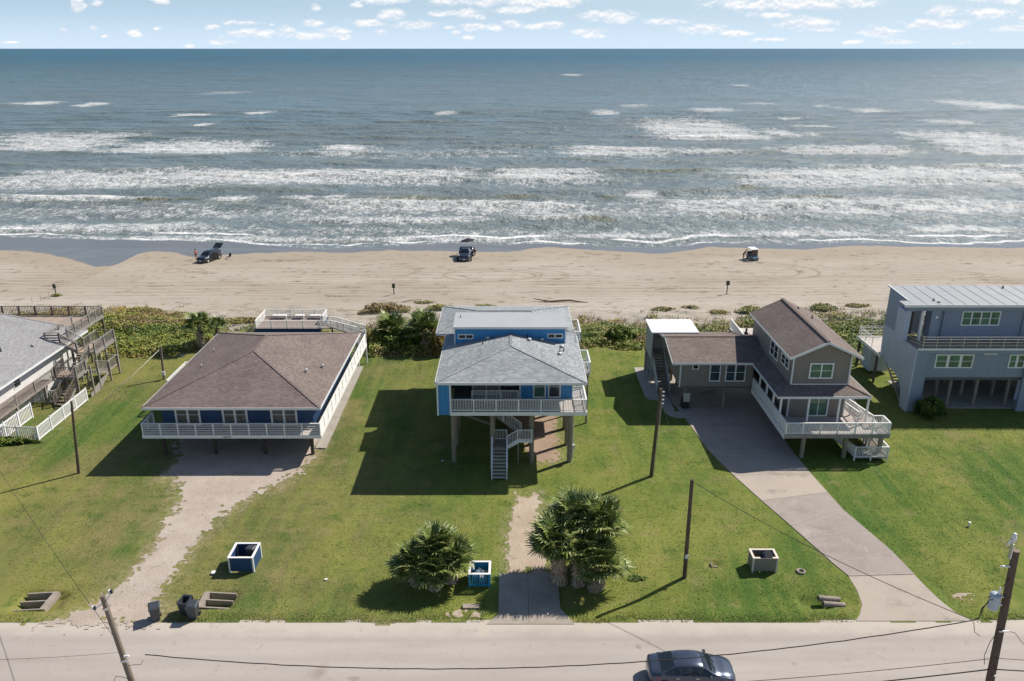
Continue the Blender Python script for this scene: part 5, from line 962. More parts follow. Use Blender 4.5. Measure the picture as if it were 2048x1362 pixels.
def timber_stairs():
    s = thing('timber_stairs', 'weathered grey timber stair tower with landings and roof-level walkway beside the left house', 'stairs', (-43, 75, 0))
    Wd = M_GWOOD; D = M_DECKX
    # roof-level deck and walkway
    box(s, 'deck_floor', -62, -45.45, 80.4, 84.0, 4.1, 4.2, D); rail(s, (-62, 84.0, 4.2), (-45.45, 84.0, 4.2), 1.05, M_BWOOD, 1.75, 'v', .17, .14, bal=.045)
    box(s, 'walkway_floor', -46.9, -45.45, 75.2, 80.4, 4.1, 4.2, D); box(s, 'rim_board', -45.44, -45.37, 77.0, 84.0, 3.95, 4.22, Wd); box(s, 'rim_board', -46.95, -45.45, 75.1, 75.17, 3.95, 4.22, Wd)
    rail(s, (-45.45, 76.7, 4.2), (-45.45, 84.0, 4.2), 1.05, Wd, 1.5, 'v', .17, .12, ext=.2); rail(s, (-46.9, 75.2, 4.2), (-46.9, 80.4, 4.2), 1.05, Wd, 2.2, 'h', slats=3, post=.12)
    for z in (.25, .5, .78): bar(s, 'rail_slat', (-46.9, 75.2, 4.2 + z), (-45.5, 75.2, 4.2 + z), .03, .14, Wd)
    box(s, 'rail_post', -45.55, -45.43, 75.14, 75.26, 4.2, 5.25, M_BWOOD); bar(s, 'top_rail', (-46.95, 75.2, 5.26), (-45.4, 75.2, 5.26), .16, .05, Wd)
    for (x, y) in ((-45.5, 77), (-45.5, 80.4), (-45.5, 83.9), (-49, 83.9), (-53, 83.9), (-57, 83.9)): box(s, 'post', x - .09, x + .09, y - .09, y + .09, -.1, 4.1, M_BWOOD)
    # flight to the upper landing
    flight(s, 0, 1.2, (-45.4, 75.85, 4.12), (-43.9, 75.85, 3.2), 5, D, Wd); rail(s, (-45.45, 75.2, 4.2), (-43.9, 75.2, 3.2), 1.0, Wd, 1.5, 'v', .14, .1); rail(s, (-45.45, 76.55, 4.2), (-43.9, 76.55, 3.2), 1.0, Wd, 1.5, 'v', .14, .1)
    box(s, 'landing', -43.9, -42.2, 75.2, 79.3, 3.05, 3.15, D); box(s, 'rim_board', -42.19, -42.12, 75.2, 79.3, 2.85, 3.17, Wd); box(s, 'rim_board', -43.9, -42.2, 79.3, 79.37, 2.85, 3.17, Wd)
    rail(s, (-42.2, 75.3, 3.15), (-42.2, 79.3, 3.15), 1.0, Wd, 1.9, 'v', .14, .11); rail(s, (-43.9, 79.3, 3.15), (-42.2, 79.3, 3.15), 1.0, M_BWOOD, 1.7, 'v', .2, .1, ends=(1, 0)); rail(s, (-43.9, 76.6, 3.15), (-43.9, 79.3, 3.15), 1.0, Wd, 1.4, 'v', .18, .1)
    flight(s, 0, 1.1, (-43.3, 75.2, 3.1), (-43.3, 73.3, 2.05), 6, D, Wd); rail(s, (-42.7, 75.2, 3.15), (-42.7, 73.3, 2.05), 1.0, Wd, 1.6, 'v', .15, .1)
    box(s, 'landing', -44.9, -42.3, 71.4, 73.3, 1.95, 2.05, D); rail(s, (-44.3, 71.45, 2.05), (-42.3, 71.45, 2.05), 1.0, M_BWOOD, 1.9, 'v', .15, .11); rail(s, (-42.35, 71.45, 2.05), (-42.35, 73.3, 2.05), 1.0, Wd, 1.8, 'v', .14, .11)
    box(s, 'rim_board', -42.29, -42.23, 71.4, 73.3, 1.8, 2.07, Wd); box(s, 'rim_board', -44.3, -42.3, 71.33, 71.395, 1.8, 2.07, Wd)
    flight(s, 0, 1.0, (-41.75, 73.2, 2.0), (-41.75, 75.4, 1.1), 5, D, Wd); rail(s, (-41.2, 73.2, 2.05), (-41.2, 75.4, 1.15), 1.0, Wd, 1.9, 'v', .14, .1); box(s, 'landing', -42.3, -41.2, 75.4, 77.3, 1.0, 1.1, D)
    rail(s, (-41.2, 75.4, 1.1), (-41.2, 77.3, 1.1), 1.0, Wd, 1.8, 'v', .14, .1); rail(s, (-42.3, 77.3, 1.1), (-41.2, 77.3, 1.1), 1.0, Wd, 1.1, 'v', .14, .1)
    flight(s, 0, 1.0, (-40.65, 75.3, 1.0), (-40.65, 71.6, .1), 6, D, Wd) if 0 else flight(s, 0, 1.0, (-42.9, 71.3, 1.2), (-42.9, 68.9, .1), 6, D, Wd)
    rail(s, (-42.35, 71.3, 1.25), (-42.35, 68.9, .1), .95, M_BWOOD, 1.4, 'v', .14, .1); rail(s, (-43.45, 71.3, 1.25), (-43.45, 68.9, .1), .95, M_BWOOD, 1.4, 'v', .14, .1)
    prism(s, 'stair_side_panel', [(-41.13, 71.2, 0), (-41.13, 73.0, 0), (-41.13, 75.2, 1.0), (-41.13, 73.8, 1.0), (-41.13, 71.2, .35)], (.05, 0, 0), Wd)
    for (x, y, z) in ((-42.15, 79.35, 4.2), (-42.15, 77.2, 4.2), (-42.15, 75.2, 4.2), (-43.95, 79.3, 3.1), (-41.1, 73.2, 3.1), (-41.1, 71.9, 3.1), (-42.3, 73.3, 3.1), (-41.1, 77.3, 2.1), (-41.1, 75.4, 2.1), (-44.4, 73.2, 3), (-42.3, 71.4, 3.1), (-43.9, 75.2, 4.2)):
        box(s, 'post', x - .075, x + .075, y - .075, y + .075, -.1, z, Wd)
timber_stairs()
def picket(name, label, pts, hgt, m, sp=.17, pw=.075, posts=1.95, group=None):
    t = thing(name, label, 'fence', (*pts[0], 0), group)
    for (a, b) in zip(pts[:-1], pts[1:]):
        a = Vector((*a, 0)); b = Vector((*b, 0)); d = b - a; n = max(1, round(d.length / posts)); u = d.normalized()
        for i in range(n + 1):
            c = a + d * i / n
            if i < n or b.xy == Vector(pts[-1]): box(t, 'fence_post', c.x - .065, c.x + .065, c.y - .065, c.y + .065, 0, hgt + .06, m); rod(t, 'post_cap', (c.x, c.y, hgt + .062), (c.x, c.y, hgt + .13), .10, .02, m, 4)
        for z in (.12, hgt - .05): bar(t, 'fence_rail', a + Vector((0, 0, z)), b + Vector((0, 0, z)), .05, .11, m)
        k = int(d.length / sp)
        for i in range(1, k):
            c = a + d * i / k; zc = .14 + (hgt - .2) / 2; bar(t, 'picket', c - u * pw / 2 + Vector((0, 0, zc)), c + u * pw / 2 + Vector((0, 0, zc)), .02, hgt - .2, m)
    return t
picket('picket_fence', 'white vinyl picket fence turning the corner of the yard of the left house', [(-50, 62.6), (-41.1, 62.0), (-41.1, 70.4)], 1.3, M_VINYL)
picket('picket_fence', 'white picket fence panels standing beneath the side walkway of the left house', [(-44.25, 60.5), (-44.25, 66.6)], 1.45, M_VINYL, .2, .09)
picket('picket_gate', 'short pale picket gate in the shade under the timber stairs', [(-45.6, 69.9), (-43.7, 69.9)], 1.3, M_VINYL, .2, .09)

# ================================================================ VEGETATION
def leaf_mat(name, cols, rough=.6, trans=0.0):
    t = NT(name, rough, .3); a = t.attr('tone'); n = t.N.new('ShaderNodeValToRGB'); t.L.new(a, n.inputs[0]); cr = n.color_ramp
    while len(cr.elements) < len(cols): cr.elements.new(.5)
    for i, (p, c) in enumerate(cols): cr.elements[i].position = p; cr.elements[i].color = (*c, 1)
    t.color(n.outputs[0]); return t.done()
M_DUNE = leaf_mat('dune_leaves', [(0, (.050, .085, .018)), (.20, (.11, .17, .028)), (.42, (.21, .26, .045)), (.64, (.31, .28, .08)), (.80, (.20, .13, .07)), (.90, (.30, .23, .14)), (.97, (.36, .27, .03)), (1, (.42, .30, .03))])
M_LAWNLEAF = leaf_mat('grass_blades', [(0, (.075, .12, .018)), (.4, (.135, .18, .026)), (.75, (.21, .215, .05)), (1, (.32, .27, .13))], .8)
M_PALM = leaf_mat('palm_leaf', [(0, (.045, .080, .018)), (.5, (.115, .170, .035)), (.85, (.22, .26, .075)), (1, (.38, .38, .18))], .38)
M_DEAD = leaf_mat('dead_palm_leaf', [(0, (.16, .12, .08)), (.5, (.34, .26, .18)), (1, (.52, .43, .32))], .8)
M_BARK = wood_mat('palm_bark', (.13, .10, .075), (.24, .19, .15))
def leaves(name, P, size, tone, m, flat=.35, kind='stuff', elong=1.7):
    """one small quad leaf per point"""
    n = len(P); a = RNG.uniform(0, 2 * np.pi, n); tl = RNG.uniform(-1, 1, n) * (1 - flat) * 1.2; s = size * RNG.uniform(.6, 1.4, n)
    u = np.stack([np.cos(a) * np.cos(tl), np.sin(a) * np.cos(tl), np.sin(tl)], -1)
    b = a + np.pi / 2 + RNG.uniform(-.4, .4, n); r = RNG.uniform(-1, 1, n) * (1 - flat); w = np.stack([np.cos(b) * np.cos(r), np.sin(b) * np.cos(r), np.sin(r)], -1)
    u *= (s * elong / 2)[:, None]; w *= (s / 2)[:, None]
    V = np.stack([P - u, P + w * .8, P + u, P - w * .8], 1).reshape(-1, 3); F = np.arange(n * 4).reshape(n, 4)
    return mesh_np(name, V, F, m, {'tone': np.repeat(np.clip(tone, 0, 1), 4)})
def blades(name, X, Y, h, tone, m, w=.03, lean=.5):
    n = len(X); z = ground(X, Y); a = RNG.uniform(0, 2 * np.pi, n); b = RNG.uniform(0, 2 * np.pi, n)
    p = np.stack([X, Y, z], -1); s = np.stack([np.cos(a), np.sin(a), 0 * a], -1) * (w * RNG.uniform(.6, 1.5, n))[:, None]
    tip = p + np.stack([np.cos(b) * lean * h, np.sin(b) * lean * h, h], -1)
    V = np.stack([p - s, p + s, tip], 1).reshape(-1, 3); F = np.arange(n * 3).reshape(n, 3)
    return mesh_np(name, V, F, m, {'tone': np.repeat(np.clip(tone, 0, 1), 3)})
def lawn_tufts():
    n = 330000; X = RNG.uniform(-50, 50, n); Y = 38.7 + (RNG.uniform(0, 1, n) ** 1.25) * 50
    keep = (np.abs(X) < Y * .66 + 4)
    keep &= (sdf(X, Y, GRAVEL) + (fbm(X / 1.1, Y / 1.1, 3, 3, .7) - .5) * 1.5 < 0) & (sdf(X, Y, DRIVE3) < -.12) & (sdf(X, Y, PATH) + (fbm(X / .6, Y / .6, 5, 3) - .5) * .6 < 0)
    keep &= ~((X > -1.6) & (X < 3.8) & (Y < 43.4)) & (sdf(X, Y, MULCH) < -.1); keep &= ~((X > 13) & (X < 16.3) & (Y > 66) & (Y < 79)); keep &= ~((X > 38.3) & (Y > 68.5) & (Y < 75.3))
    keep &= ~((X > -16.8) & (X < -15.8) & (Y > 60.4) & (Y < 79.1))
    for (px, py, hx, hy) in PITS: keep &= ~((np.abs(X - px) < hx * 1.05) & (np.abs(Y - py) < hy * 1.05))
    X = X[keep]; Y = Y[keep]; tone = .15 + .75 * fbm(X / 3.2, Y / 2.6, 62, 4, .6) + RNG.uniform(-.22, .22, len(X)) + .14 * sstep(-2, -16, X)
    h = RNG.uniform(.012, .04, len(X)) * (.7 + .8 * fbm(X / 2, Y / 2, 63))
    tag(blades('grass_tufts', X, Y, h, tone, M_LAWNLEAF, .035, 1.6), 'short uneven grass blades covering the lawns between the houses', 'grass', kind='stuff')
    # taller fringe along edges of road, drives, posts
    n = 16000; X = RNG.uniform(-46, 46, n); Y = 38.45 + .6 * fbm(X / 2.5, X * 0 + 64, 9, 3) + np.abs(RNG.normal(0, .35, n)); k = ~((X > -28.8) & (X < -20.7)) & ~((X > -1.7) & (X < 3.9)) & ~((X > 20.2) & (X < 28)); X = X[k]; Y = Y[k]
    tag(blades('road_edge_grass', X, Y, RNG.uniform(.012, .05, len(X)), RNG.uniform(.5, 1.0, len(X)), M_LAWNLEAF, .03, .8), 'ragged grass fringe creeping over the edge of the road', 'grass', kind='stuff')
lawn_tufts()
def band_front(X): return np.interp(X, [-60, -44.7, -37.3, -34.5, -31.3, -27, -16, -15.8, -8.6, -6.9, 5, 7.7, 15, 23, 30, 37, 60], [81.5, 81.0, 82.0, 84.0, 86.5, 87.5, 84, 81.6, 82.6, 83.5, 84, 84.2, 84.0, 82, 80.5, 79.4, 79.0])
def band_back(X): return np.interp(X, [-70, -52, -44, -38, -33, -28, -22, -18, -14, -10, -6.5, 5, 8, 13, 18, 24, 32, 40, 50, 70], [93, 98.5, 97, 93.5, 90.2, 90.5, 91, 90, 91, 90.5, 92, 92, 92.5, 93.0, 92.5, 92, 94, 95.5, 94, 94])
def dune_band():
    n = 400000; X = RNG.uniform(-75, 75, n); Y = RNG.uniform(78, 100, n)
    d1 = Y - band_front(X) + (fbm(X / 2.5, Y / 2.5, 71, 4, .6) - .5) * 2.6; d2 = band_back(X) - Y + (fbm(X / 3, Y / 2, 72, 4, .7) - .5) * 9.5
    e = np.minimum(d1, d2); k = (e > 0); X, Y, e, d1, d2 = X[k], Y[k], e[k], d1[k], d2[k]
    hh = np.clip(.10 + 1.05 * fbm(X / 2.4, Y / 1.7, 73, 4, .55) - .1, .1, 2) * sstep(-.2, 1.3, d1) * (.35 + .65 * sstep(0, 5, d2)) * (1 + .5 * (fbm(X / 9, Y / 5, 74) - .4))
    hh = hh * np.where((X < -12) & (X > -17), 1.7, 1)
    tt = fbm(X / 2.1, Y / 1.3, 75, 4, .6); big = fbm(X / 6.5, Y / 2.4, 76, 3)
    keep = (RNG.uniform(0, 1, len(X)) < .35 + .65 * sstep(1, 4, d2)) & ~((np.abs(X + 25) < 5.5) & (Y > 86.5)) & ~((X > -62) & (X < -45.4) & (Y < 84.2)) & ~((X > -23) & (X < -15.6) & (Y > 82) & (Y < 90) & (np.abs((Y - 82.6) + (X + 17) * 1.2) < 1.2))
    keep &= ~((X > -7) & (X < 6) & (Y < 79)) & ~((X > 13.8) & (X < 31) & (Y < 78.6)) & ~((X > 36.5) & (X < 60) & (Y < 79.7))
    X, Y, e, d1, d2, hh, tt, big = [v[keep] for v in (X, Y, e, d1, d2, hh, tt, big)]
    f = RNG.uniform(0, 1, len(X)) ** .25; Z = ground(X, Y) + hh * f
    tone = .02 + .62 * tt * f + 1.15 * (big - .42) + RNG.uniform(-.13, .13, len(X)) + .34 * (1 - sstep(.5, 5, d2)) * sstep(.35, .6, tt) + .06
    fl = (RNG.uniform(0, 1, len(X)) < .10 * (fbm(X / 1.7, Y / 1.1, 79, 3) > .52)) & (f > .7); tone = np.where(fl, .95 + RNG.uniform(0, .05, len(X)), tone)
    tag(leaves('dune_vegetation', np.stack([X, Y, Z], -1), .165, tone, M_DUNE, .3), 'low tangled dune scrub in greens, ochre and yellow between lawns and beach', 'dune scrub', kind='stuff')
    # sparse sea-oat straw at the seaward edge
    n = 42000; X = RNG.uniform(-75, 75, n); Y = RNG.uniform(86, 103, n); d2 = band_back(X) - Y + (fbm(X / 3, Y / 2, 72, 4, .7) - .5) * 6.5
    k = (d2 > -4.5) & (d2 < 4) & (fbm(X / 1.5, Y / .9, 81, 3) > .50 + .055 * np.clip(-d2, 0, 9)) & ~((np.abs(X + 25) < 5.5) & (Y > 86.5)) & ~((X > -62) & (X < -45.4) & (Y < 84.2)); X, Y = X[k], Y[k]
    tag(blades('dune_grass', X, Y, RNG.uniform(.15, .6, len(X)), RNG.uniform(.4, .95, len(X)), M_DUNE, .035, .5), 'thin yellowish dune grass scattered over the sand behind the scrub', 'dune grass', kind='stuff')
dune_band()
def mound(name, label, x, y, rx, ry, h, t0, dens=260, size=.15, cat='shrub', group=None, t1=.25, m=None):
    n = int(dens * rx * ry * 3.2 * (1 + h)); a = RNG.uniform(0, 2 * np.pi, n); r = np.sqrt(RNG.uniform(0, 1, n)) * (1 + .25 * np.sin(a * 3 + x) + .15 * np.sin(a * 7))
    X = x + rx * r * np.cos(a); Y = y + ry * r * np.sin(a); f = RNG.uniform(0, 1, n) ** .5; top = np.sqrt(np.clip(1 - (r / 1.3) ** 2, 0, 1)) * (.55 + .8 * fbm(X / .5, Y / .5, int(abs(x * 7)) % 97, 3))
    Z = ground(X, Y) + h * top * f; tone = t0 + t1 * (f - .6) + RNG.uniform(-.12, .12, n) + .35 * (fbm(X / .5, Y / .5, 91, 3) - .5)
    P = np.stack([X - x, Y - y, Z], -1); o = leaves(name, P, size, tone, m or M_DUNE, .3); o.location = (x, y, 0); tag(o, label, cat, group); return o
for i, (x, y, rx, ry, h, t0, lab) in enumerate([(-16.4, 97.6, 3.0, 1.8, 1.0, .72, 'large brownish dune shrub standing alone behind the dune deck ramp'), (-9.4, 98.4, 1.7, .9, .7, .5, 'olive green clump on the sand left of the blue house roof'),
        (19.4, 97.0, 1.4, .8, .4, .62, 'small olive clump, leftmost of those on sand above the taupe wing'), (23.3, 98.8, 1.1, .6, .4, .6, 'small olive clump on sand, farthest back above the taupe wing'), (30.3, 96.6, 1.5, 1.0, .7, .45, 'rounded green dune shrub beside the taupe gable roof'), (26.2, 96.2, 1.2, .7, .4, .66, 'flat brown clump on sand just left of the taupe gable ridge'),
        (-11.8, 102.2, 1.3, .5, .3, .5, 'thin dark weed clump on open sand beyond the brown shrub'), (39.8, 97.2, 1.6, 1.1, .8, .42, 'green dune shrub between the taupe and slate houses'), (45, 99, 1.5, .8, .5, .6, 'yellowish dune clump behind the slate house'), (-3.6, 99.8, 1.4, .6, .35, .5, 'low dark clump on sand just behind the blue house roof'),
        (-33.2, 93.0, 2.0, .9, .6, .6, 'ochre dune clump behind the single slim palm'), (-47.5, 97.5, 2.4, 1.0, .5, .6, 'ochre grass clump at the seaward edge behind the left stairs')]):
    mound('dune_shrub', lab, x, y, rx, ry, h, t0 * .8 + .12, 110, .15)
mound('dark_bush', 'dark leafy bush at the foot of the slate house corner column', 38.7, 67.0, 1.3, .9, 1.9, .06, 300, .16, 'bush')
mound('hedge_plants', 'low dark green plants along the foot of the white picket fence', -44.2, 61.5, 3.0, .45, .55, .16, 420, .14, 'plants')
mound('leafy_bush', 'dense dark green bush in the scrub left of the blue house', -12.2, 85.0, 2.7, 1.7, 2.0, .16, 220, .20, 'bush')
mound('leafy_bush', 'bright green leafy bush in the scrub nearest the navy house ramp', -14.9, 85.6, 1.3, 1.2, 1.7, .34, 260, .20, 'bush')
mound('leafy_bush', 'rounded green bush in the scrub just left of the white-roofed stair tower', 12.6, 86.8, 1.6, 1.2, 1.7, .22, 240, .2, 'bush')
mound('leafy_bush', 'green bush showing right behind the white flat tower roof', 19.8, 86.5, 1.8, 1.3, 2.3, .24, 220, .2, 'bush')
mound('dry_plant', 'tall dry brown-leaved plant beside the left wall of the blue house', -8.3, 82.8, 1.15, 1.0, 2.6, .86, 200, .2, 'plant', t1=.1)
mound('weed_patch', 'dark weedy patch in grass to the right of the two palm clumps', 8.0, 42.8, .55, .3, .16, .15, 500, .08, 'weeds')

# palms --------------------------------------------------------------------------------------
def frond_mesh(name, R_, nseg, span, droop, m, seed, stalk=.9):
    rg = random.Random(seed); V = []; F = []; T = []
    def quad(a, b, c, d, t):
        k = len(V); V.extend([a, b, c, d]); F.append((k, k + 1, k + 2, k + 3)); T.extend([t] * 4)
    s = .02
    quad((0, -s, 0), (0, s, 0), (stalk, s, stalk * .02), (stalk, -s, stalk * .02), .8); quad((0, 0, -s), (0, 0, s), (stalk, 0, s), (stalk, 0, -s), .8)
    c = Vector((stalk, 0, 0)); 
    for i in range(nseg):
        a = -span / 2 + span * (i + .5) / nseg; L_ = R_ * (.72 + .28 * math.cos(a * .55)) * rg.uniform(.85, 1.08); da = span / nseg * .60
        mid = .55; dz = -droop * rg.uniform(.5, 1.3); t = rg.uniform(.15, .95); up = .05 * math.cos(i * math.pi)
        def pt(r, an, z): return (c.x + r * math.cos(an), c.y + r * math.sin(an), z)
        a1 = a - da; a2 = a + da
        quad(pt(.06, a, 0), pt(L_ * mid, a1, -droop * .25 - .03), pt(L_ * mid * 1.02, a, -droop * .22 + .03), pt(L_ * mid, a2, -droop * .25 - .03), t)
        quad(pt(L_ * mid, a1, -droop * .25 - .03), pt(L_ * .97, a + rg.uniform(-.05, .05), dz * L_ * .9), pt(L_, a, dz * L_), pt(L_ * mid, a2, -droop * .25 - .03), min(1, t + .15))
    me = bpy.data.meshes.new(name); me.from_pydata(V, [], F); at = me.attributes.new('tone', 'FLOAT', 'POINT'); at.data.foreach_set('value', np.array(T, np.float32)); me.materials.append(m); return me
FR_M = [frond_mesh('fan_leaf', 1.0, 22, 4.3, .30, M_PALM, s) for s in (1, 2, 3, 4)]
DD_M = [frond_mesh('hanging_dead_leaf', .8, 12, 2.6, .75, M_DEAD, s, .5) for s in (5, 6)]
def palm(label, x, y, h, r, nf, nd, seed, lean=(0, 0), cat='palm tree', group=None, skirt=.9, tr=.16, lowest=.12):
    rg = random.Random(seed); t = thing('fan_palm', label, cat, (x, y, 0), group)
    top = Vector((x + lean[0], y + lean[1], h)); rod(t, 'trunk', (x, y, -.1), top, tr * 1.25, tr, M_BARK, 10)
    for i in range(nf):
        az = i * 2.399963 + rg.uniform(-.3, .3); el = 1.30 + (lowest - 1.30) * ((i + .5) / nf) ** .9 + rg.uniform(-.14, .14); s = r * rg.uniform(.82, 1.12)
        M = Matrix.Translation(top + Vector((0, 0, -.25 * i / nf))) @ Matrix.Rotation(az, 4, 'Z') @ Matrix.Rotation(-el, 4, 'Y') @ Matrix.Rotation(rg.uniform(-.5, .5), 4, 'X') @ Matrix.Diagonal((s, s, s, 1))
        inst(t, 'frond', FR_M[i % 4], M)
    for i in range(nd):
        az = i * 2.399963 + 1; z = h - .2 - (h * skirt - .2) * (i / max(1, nd)); s = r * rg.uniform(.7, 1.0); fr = z / max(h, .01)
        M = Matrix.Translation(Vector((x + lean[0] * fr, y + lean[1] * fr, max(z, .62 * s)))) @ Matrix.Rotation(az, 4, 'Z') @ Matrix.Rotation(.95 + .3 * fr + rg.uniform(-.35, .1), 4, 'Y') @ Matrix.Diagonal((s * 1.0, s * .9, s * .9, 1))
        inst(t, 'dead_frond', DD_M[i % 2], M)
    return t
pg1 = 'fan palms in the left clump by the path'; pg2 = 'fan palms in the right clump by the path'
palm('short fan palm at the left end of the left clump', -6.0, 42.4, 1.4, .98, 34, 40, 11, (-.15, 0), group=pg1)
palm('fan palm with the highest crown in the left clump', -4.95, 42.9, 2.15, 1.02, 40, 40, 12, (0, .1), group=pg1)
palm('short fan palm touching the small bright blue bin box', -3.95, 42.7, 1.45, .98, 34, 44, 13, (.12, 0), group=pg1)
palm('short fan palm at the front middle of the left clump', -4.9, 42.1, 1.25, .95, 34, 50, 14, (0, -.1), group=pg1)
palm('tall fan palm at the front left of the right clump, beside the path', 3.1, 42.6, 2.8, 1.08, 42, 70, 21, (-.25, .0), group=pg2)
palm('tallest fan palm, at the back centre of the right clump', 4.15, 43.8, 3.6, 1.1, 40, 30, 22, (-.05, .4), group=pg2)
palm('tall fan palm at the back right of the right clump', 5.3, 43.5, 3.5, 1.1, 40, 30, 23, (.3, .3), group=pg2)
palm('fan palm low on the right side of the right clump', 5.1, 42.1, 1.7, 1.05, 36, 44, 24, (.4, -.1), group=pg2)
palm('fan palm in the middle of the right clump, between its taller ones', 4.25, 42.4, 2.5, 1.0, 24, 50, 25, (.1, 0), group=pg2)
palm('slim palm with shaggy dead skirt behind the left corner of the navy house', -35.2, 84.4, 3.0, 1.0, 22, 34, 31, (.1, 0), tr=.2)
palm('second slim palm leaning just right of the shaggy one', -33.7, 85.4, 2.4, .9, 16, 20, 32, (.2, 0), tr=.16)
palm('bushy dark fan palm in the scrub beside the blue house', -10.0, 84.4, 2.3, 1.35, 34, 14, 33, (0, 0), tr=.2)
palm('bushy fan palm in the scrub left of the darker one', -14.0, 86.6, 1.6, 1.25, 26, 10, 34, (0, 0), tr=.2)

# ================================================================ POLES, WIRES
M_POLE = wood_mat('utility_pole_wood', (.075, .055, .042), (.14, .105, .08)); M_POLEL = wood_mat('grey_pole_wood', (.15, .12, .095), (.25, .205, .165))
M_WIRE = plain('black_cable', (.03, .03, .03), .6); M_PORC = plain('white_porcelain', (.75, .75, .75), .25, .03, 1, .5); M_TRANS = plain('transformer_paint', (.36, .43, .50), .4, .06, 2, .4)
t = thing('utility_pole', 'plain dark wooden pole standing between the picket fence and the navy house', 'pole', (-34.81, 56.38, 0)); rod(t, 'shaft', (-34.81, 56.38, -.3), (-34.25, 56.5, 6.25), .12, .09, M_POLE, 12); rod(t, 'pole_cap', (-34.25, 56.5, 6.25), (-34.248, 56.5, 6.28), .10, .10, M_POLEL, 12)
t = thing('utility_pole', 'dark wooden pole with small insulators beside the corner of the concrete drive', 'pole', (11.08, 55.9, 0)); rod(t, 'shaft', (11.08, 55.9, -.3), (11.39, 55.95, 7.56), .15, .12, M_POLE, 12)
for k in range(4): rod(t, 'insulator', (11.50, 55.85, 7.35 - k * .33), (11.66, 55.80, 7.37 - k * .33), .055, .05, M_PORC, 8)
rod(t, 'conduit', (11.26, 55.8, 0), (11.50, 55.83, 6.2), .022, .022, M_STEEL, 6)
t = thing('utility_pole', 'dark wooden pole with a pale tag standing right of the palm clumps', 'pole', (11.11, 42.93, 0)); rod(t, 'shaft', (11.11, 42.93, -.3), (11.06, 42.98, 7.15), .14, .115, M_POLE, 12); box(t, 'tag_plate', 11.0, 11.22, 42.77, 42.80, 1.55, 1.82, M_PORC)
t = thing('wooden_post', 'weathered grey post with guy wire behind the left side of the navy house', 'post', (-35.89, 75.75, 0)); rod(t, 'shaft', (-35.89, 75.75, -.3), (-35.7, 75.75, 3.6), .13, .11, M_POLEL, 10); box(t, 'post_box', -35.95, -35.6, 75.5, 75.62, .5, .9, M_PORC)
tube(t, 'guy_wire', [(-35.7, 75.75, 3.4), (-37.6, 73.0, 1.6), (-39.45, 70.3, .05)], .018, M_PORC, 5)
# right roadside pole with transformer
t = thing('utility_pole', 'thick brown roadside pole carrying a grey transformer, at the right edge', 'pole', (23.85, 31.5, 0))
rod(t, 'shaft', (24.0, 31.5, -.4), (23.5, 31.5, 10.0), .21, .165, M_POLE, 16); rod(t, 'pole_cap', (23.5, 31.5, 10.0), (23.498, 31.5, 10.04), .172, .165, M_POLEL, 16)
box(t, 'steel_bracket', 23.24, 23.30, 31.4, 31.6, 9.6, 10.4, M_STEEL); rod(t, 'pin', (23.27, 31.5, 10.4), (23.27, 31.5, 10.55), .03, .03, M_STEEL, 8)
lathe(t, 'top_insulator', [(.04, 10.5), (.10, 10.55), (.12, 10.62), (.08, 10.66), (.12, 10.72), (.12, 10.78), (.07, 10.82), (.10, 10.90), (.06, 10.96)], 23.27, 31.5, M_PORC, 14)
rod(t, 'fuse_cutout', (23.0, 31.45, 10.35), (23.12, 31.45, 10.65), .045, .045, M_PORC, 8); rod(t, 'cutout_arm', (23.1, 31.45, 10.5), (23.27, 31.48, 10.45), .02, .02, M_STEEL, 6); rod(t, 'side_insulator', (22.9, 31.4, 9.22), (23.35, 31.45, 9.18), .04, .055, M_PORC, 8)
tr = lathe(t, 'transformer_tank', [(.20, 6.72), (.235, 6.78), (.245, 7.45), (.255, 7.47), (.255, 7.52), (.22, 7.60), (.10, 7.64)], 23.08, 31.5, M_TRANS, 20)
rod(tr, 'bushing', (23.18, 31.45, 7.6), (23.2, 31.45, 7.98), .07, .045, M_PORC, 10); rod(tr, 'lid_handle', (22.98, 31.4, 7.62), (22.98, 31.6, 7.62), .02, .02, M_STEEL, 6)
for z in (6.95, 7.4): box(t, 'mount_arm', 23.3, 23.55, 31.44, 31.56, z, z + .07, M_STEEL)
for k, y in enumerate((31.3, 31.5)): rod(tr, 'side_terminal', (22.84, y, 7.4), (22.72, y, 7.42), .03, .03, M_BLACK, 6)
tube(t, 'jumper_wire', [(23.22, 31.45, 7.95), (23.3, 31.4, 8.2), (23.42, 31.35, 8.6)], .012, M_WIRE, 5)
for k in range(3): tube(t, 'service_loop', [(22.75, 31.4, 7.35 - k * .1), (22.55 - .05 * k, 31.35, 6.9), (22.4, 31.3, 6.4 - .05 * k), (22.1, 31.3, 6.15)], .016, M_WIRE, 5)
tube(t, 'drip_loop', [(22.2, 31.3, 6.1), (22.3, 31.2, 5.6), (22.6, 31.25, 5.35)], .016, M_WIRE, 5); tube(t, 'drip_loop', [(23.5, 31.3, 5.6), (23.15, 31.2, 5.0), (23.05, 31.2, 4.2), (23.2, 31.25, 3.6)], .016, M_WIRE, 5)
tube(t, 'drip_loop', [(23.9, 31.3, 5.6), (24.3, 31.25, 5.5), (24.7, 31.25, 5.0), (25.1, 31.25, 4.6)], .014, M_WIRE, 5)
rod(t, 'bolt', (23.85, 31.28, 2.9), (23.85, 31.2, 2.9), .05, .05, M_STEEL, 8); box(t, 'clamp', 23.5, 24.0, 31.24, 31.3, 5.55, 5.62, M_STEEL)
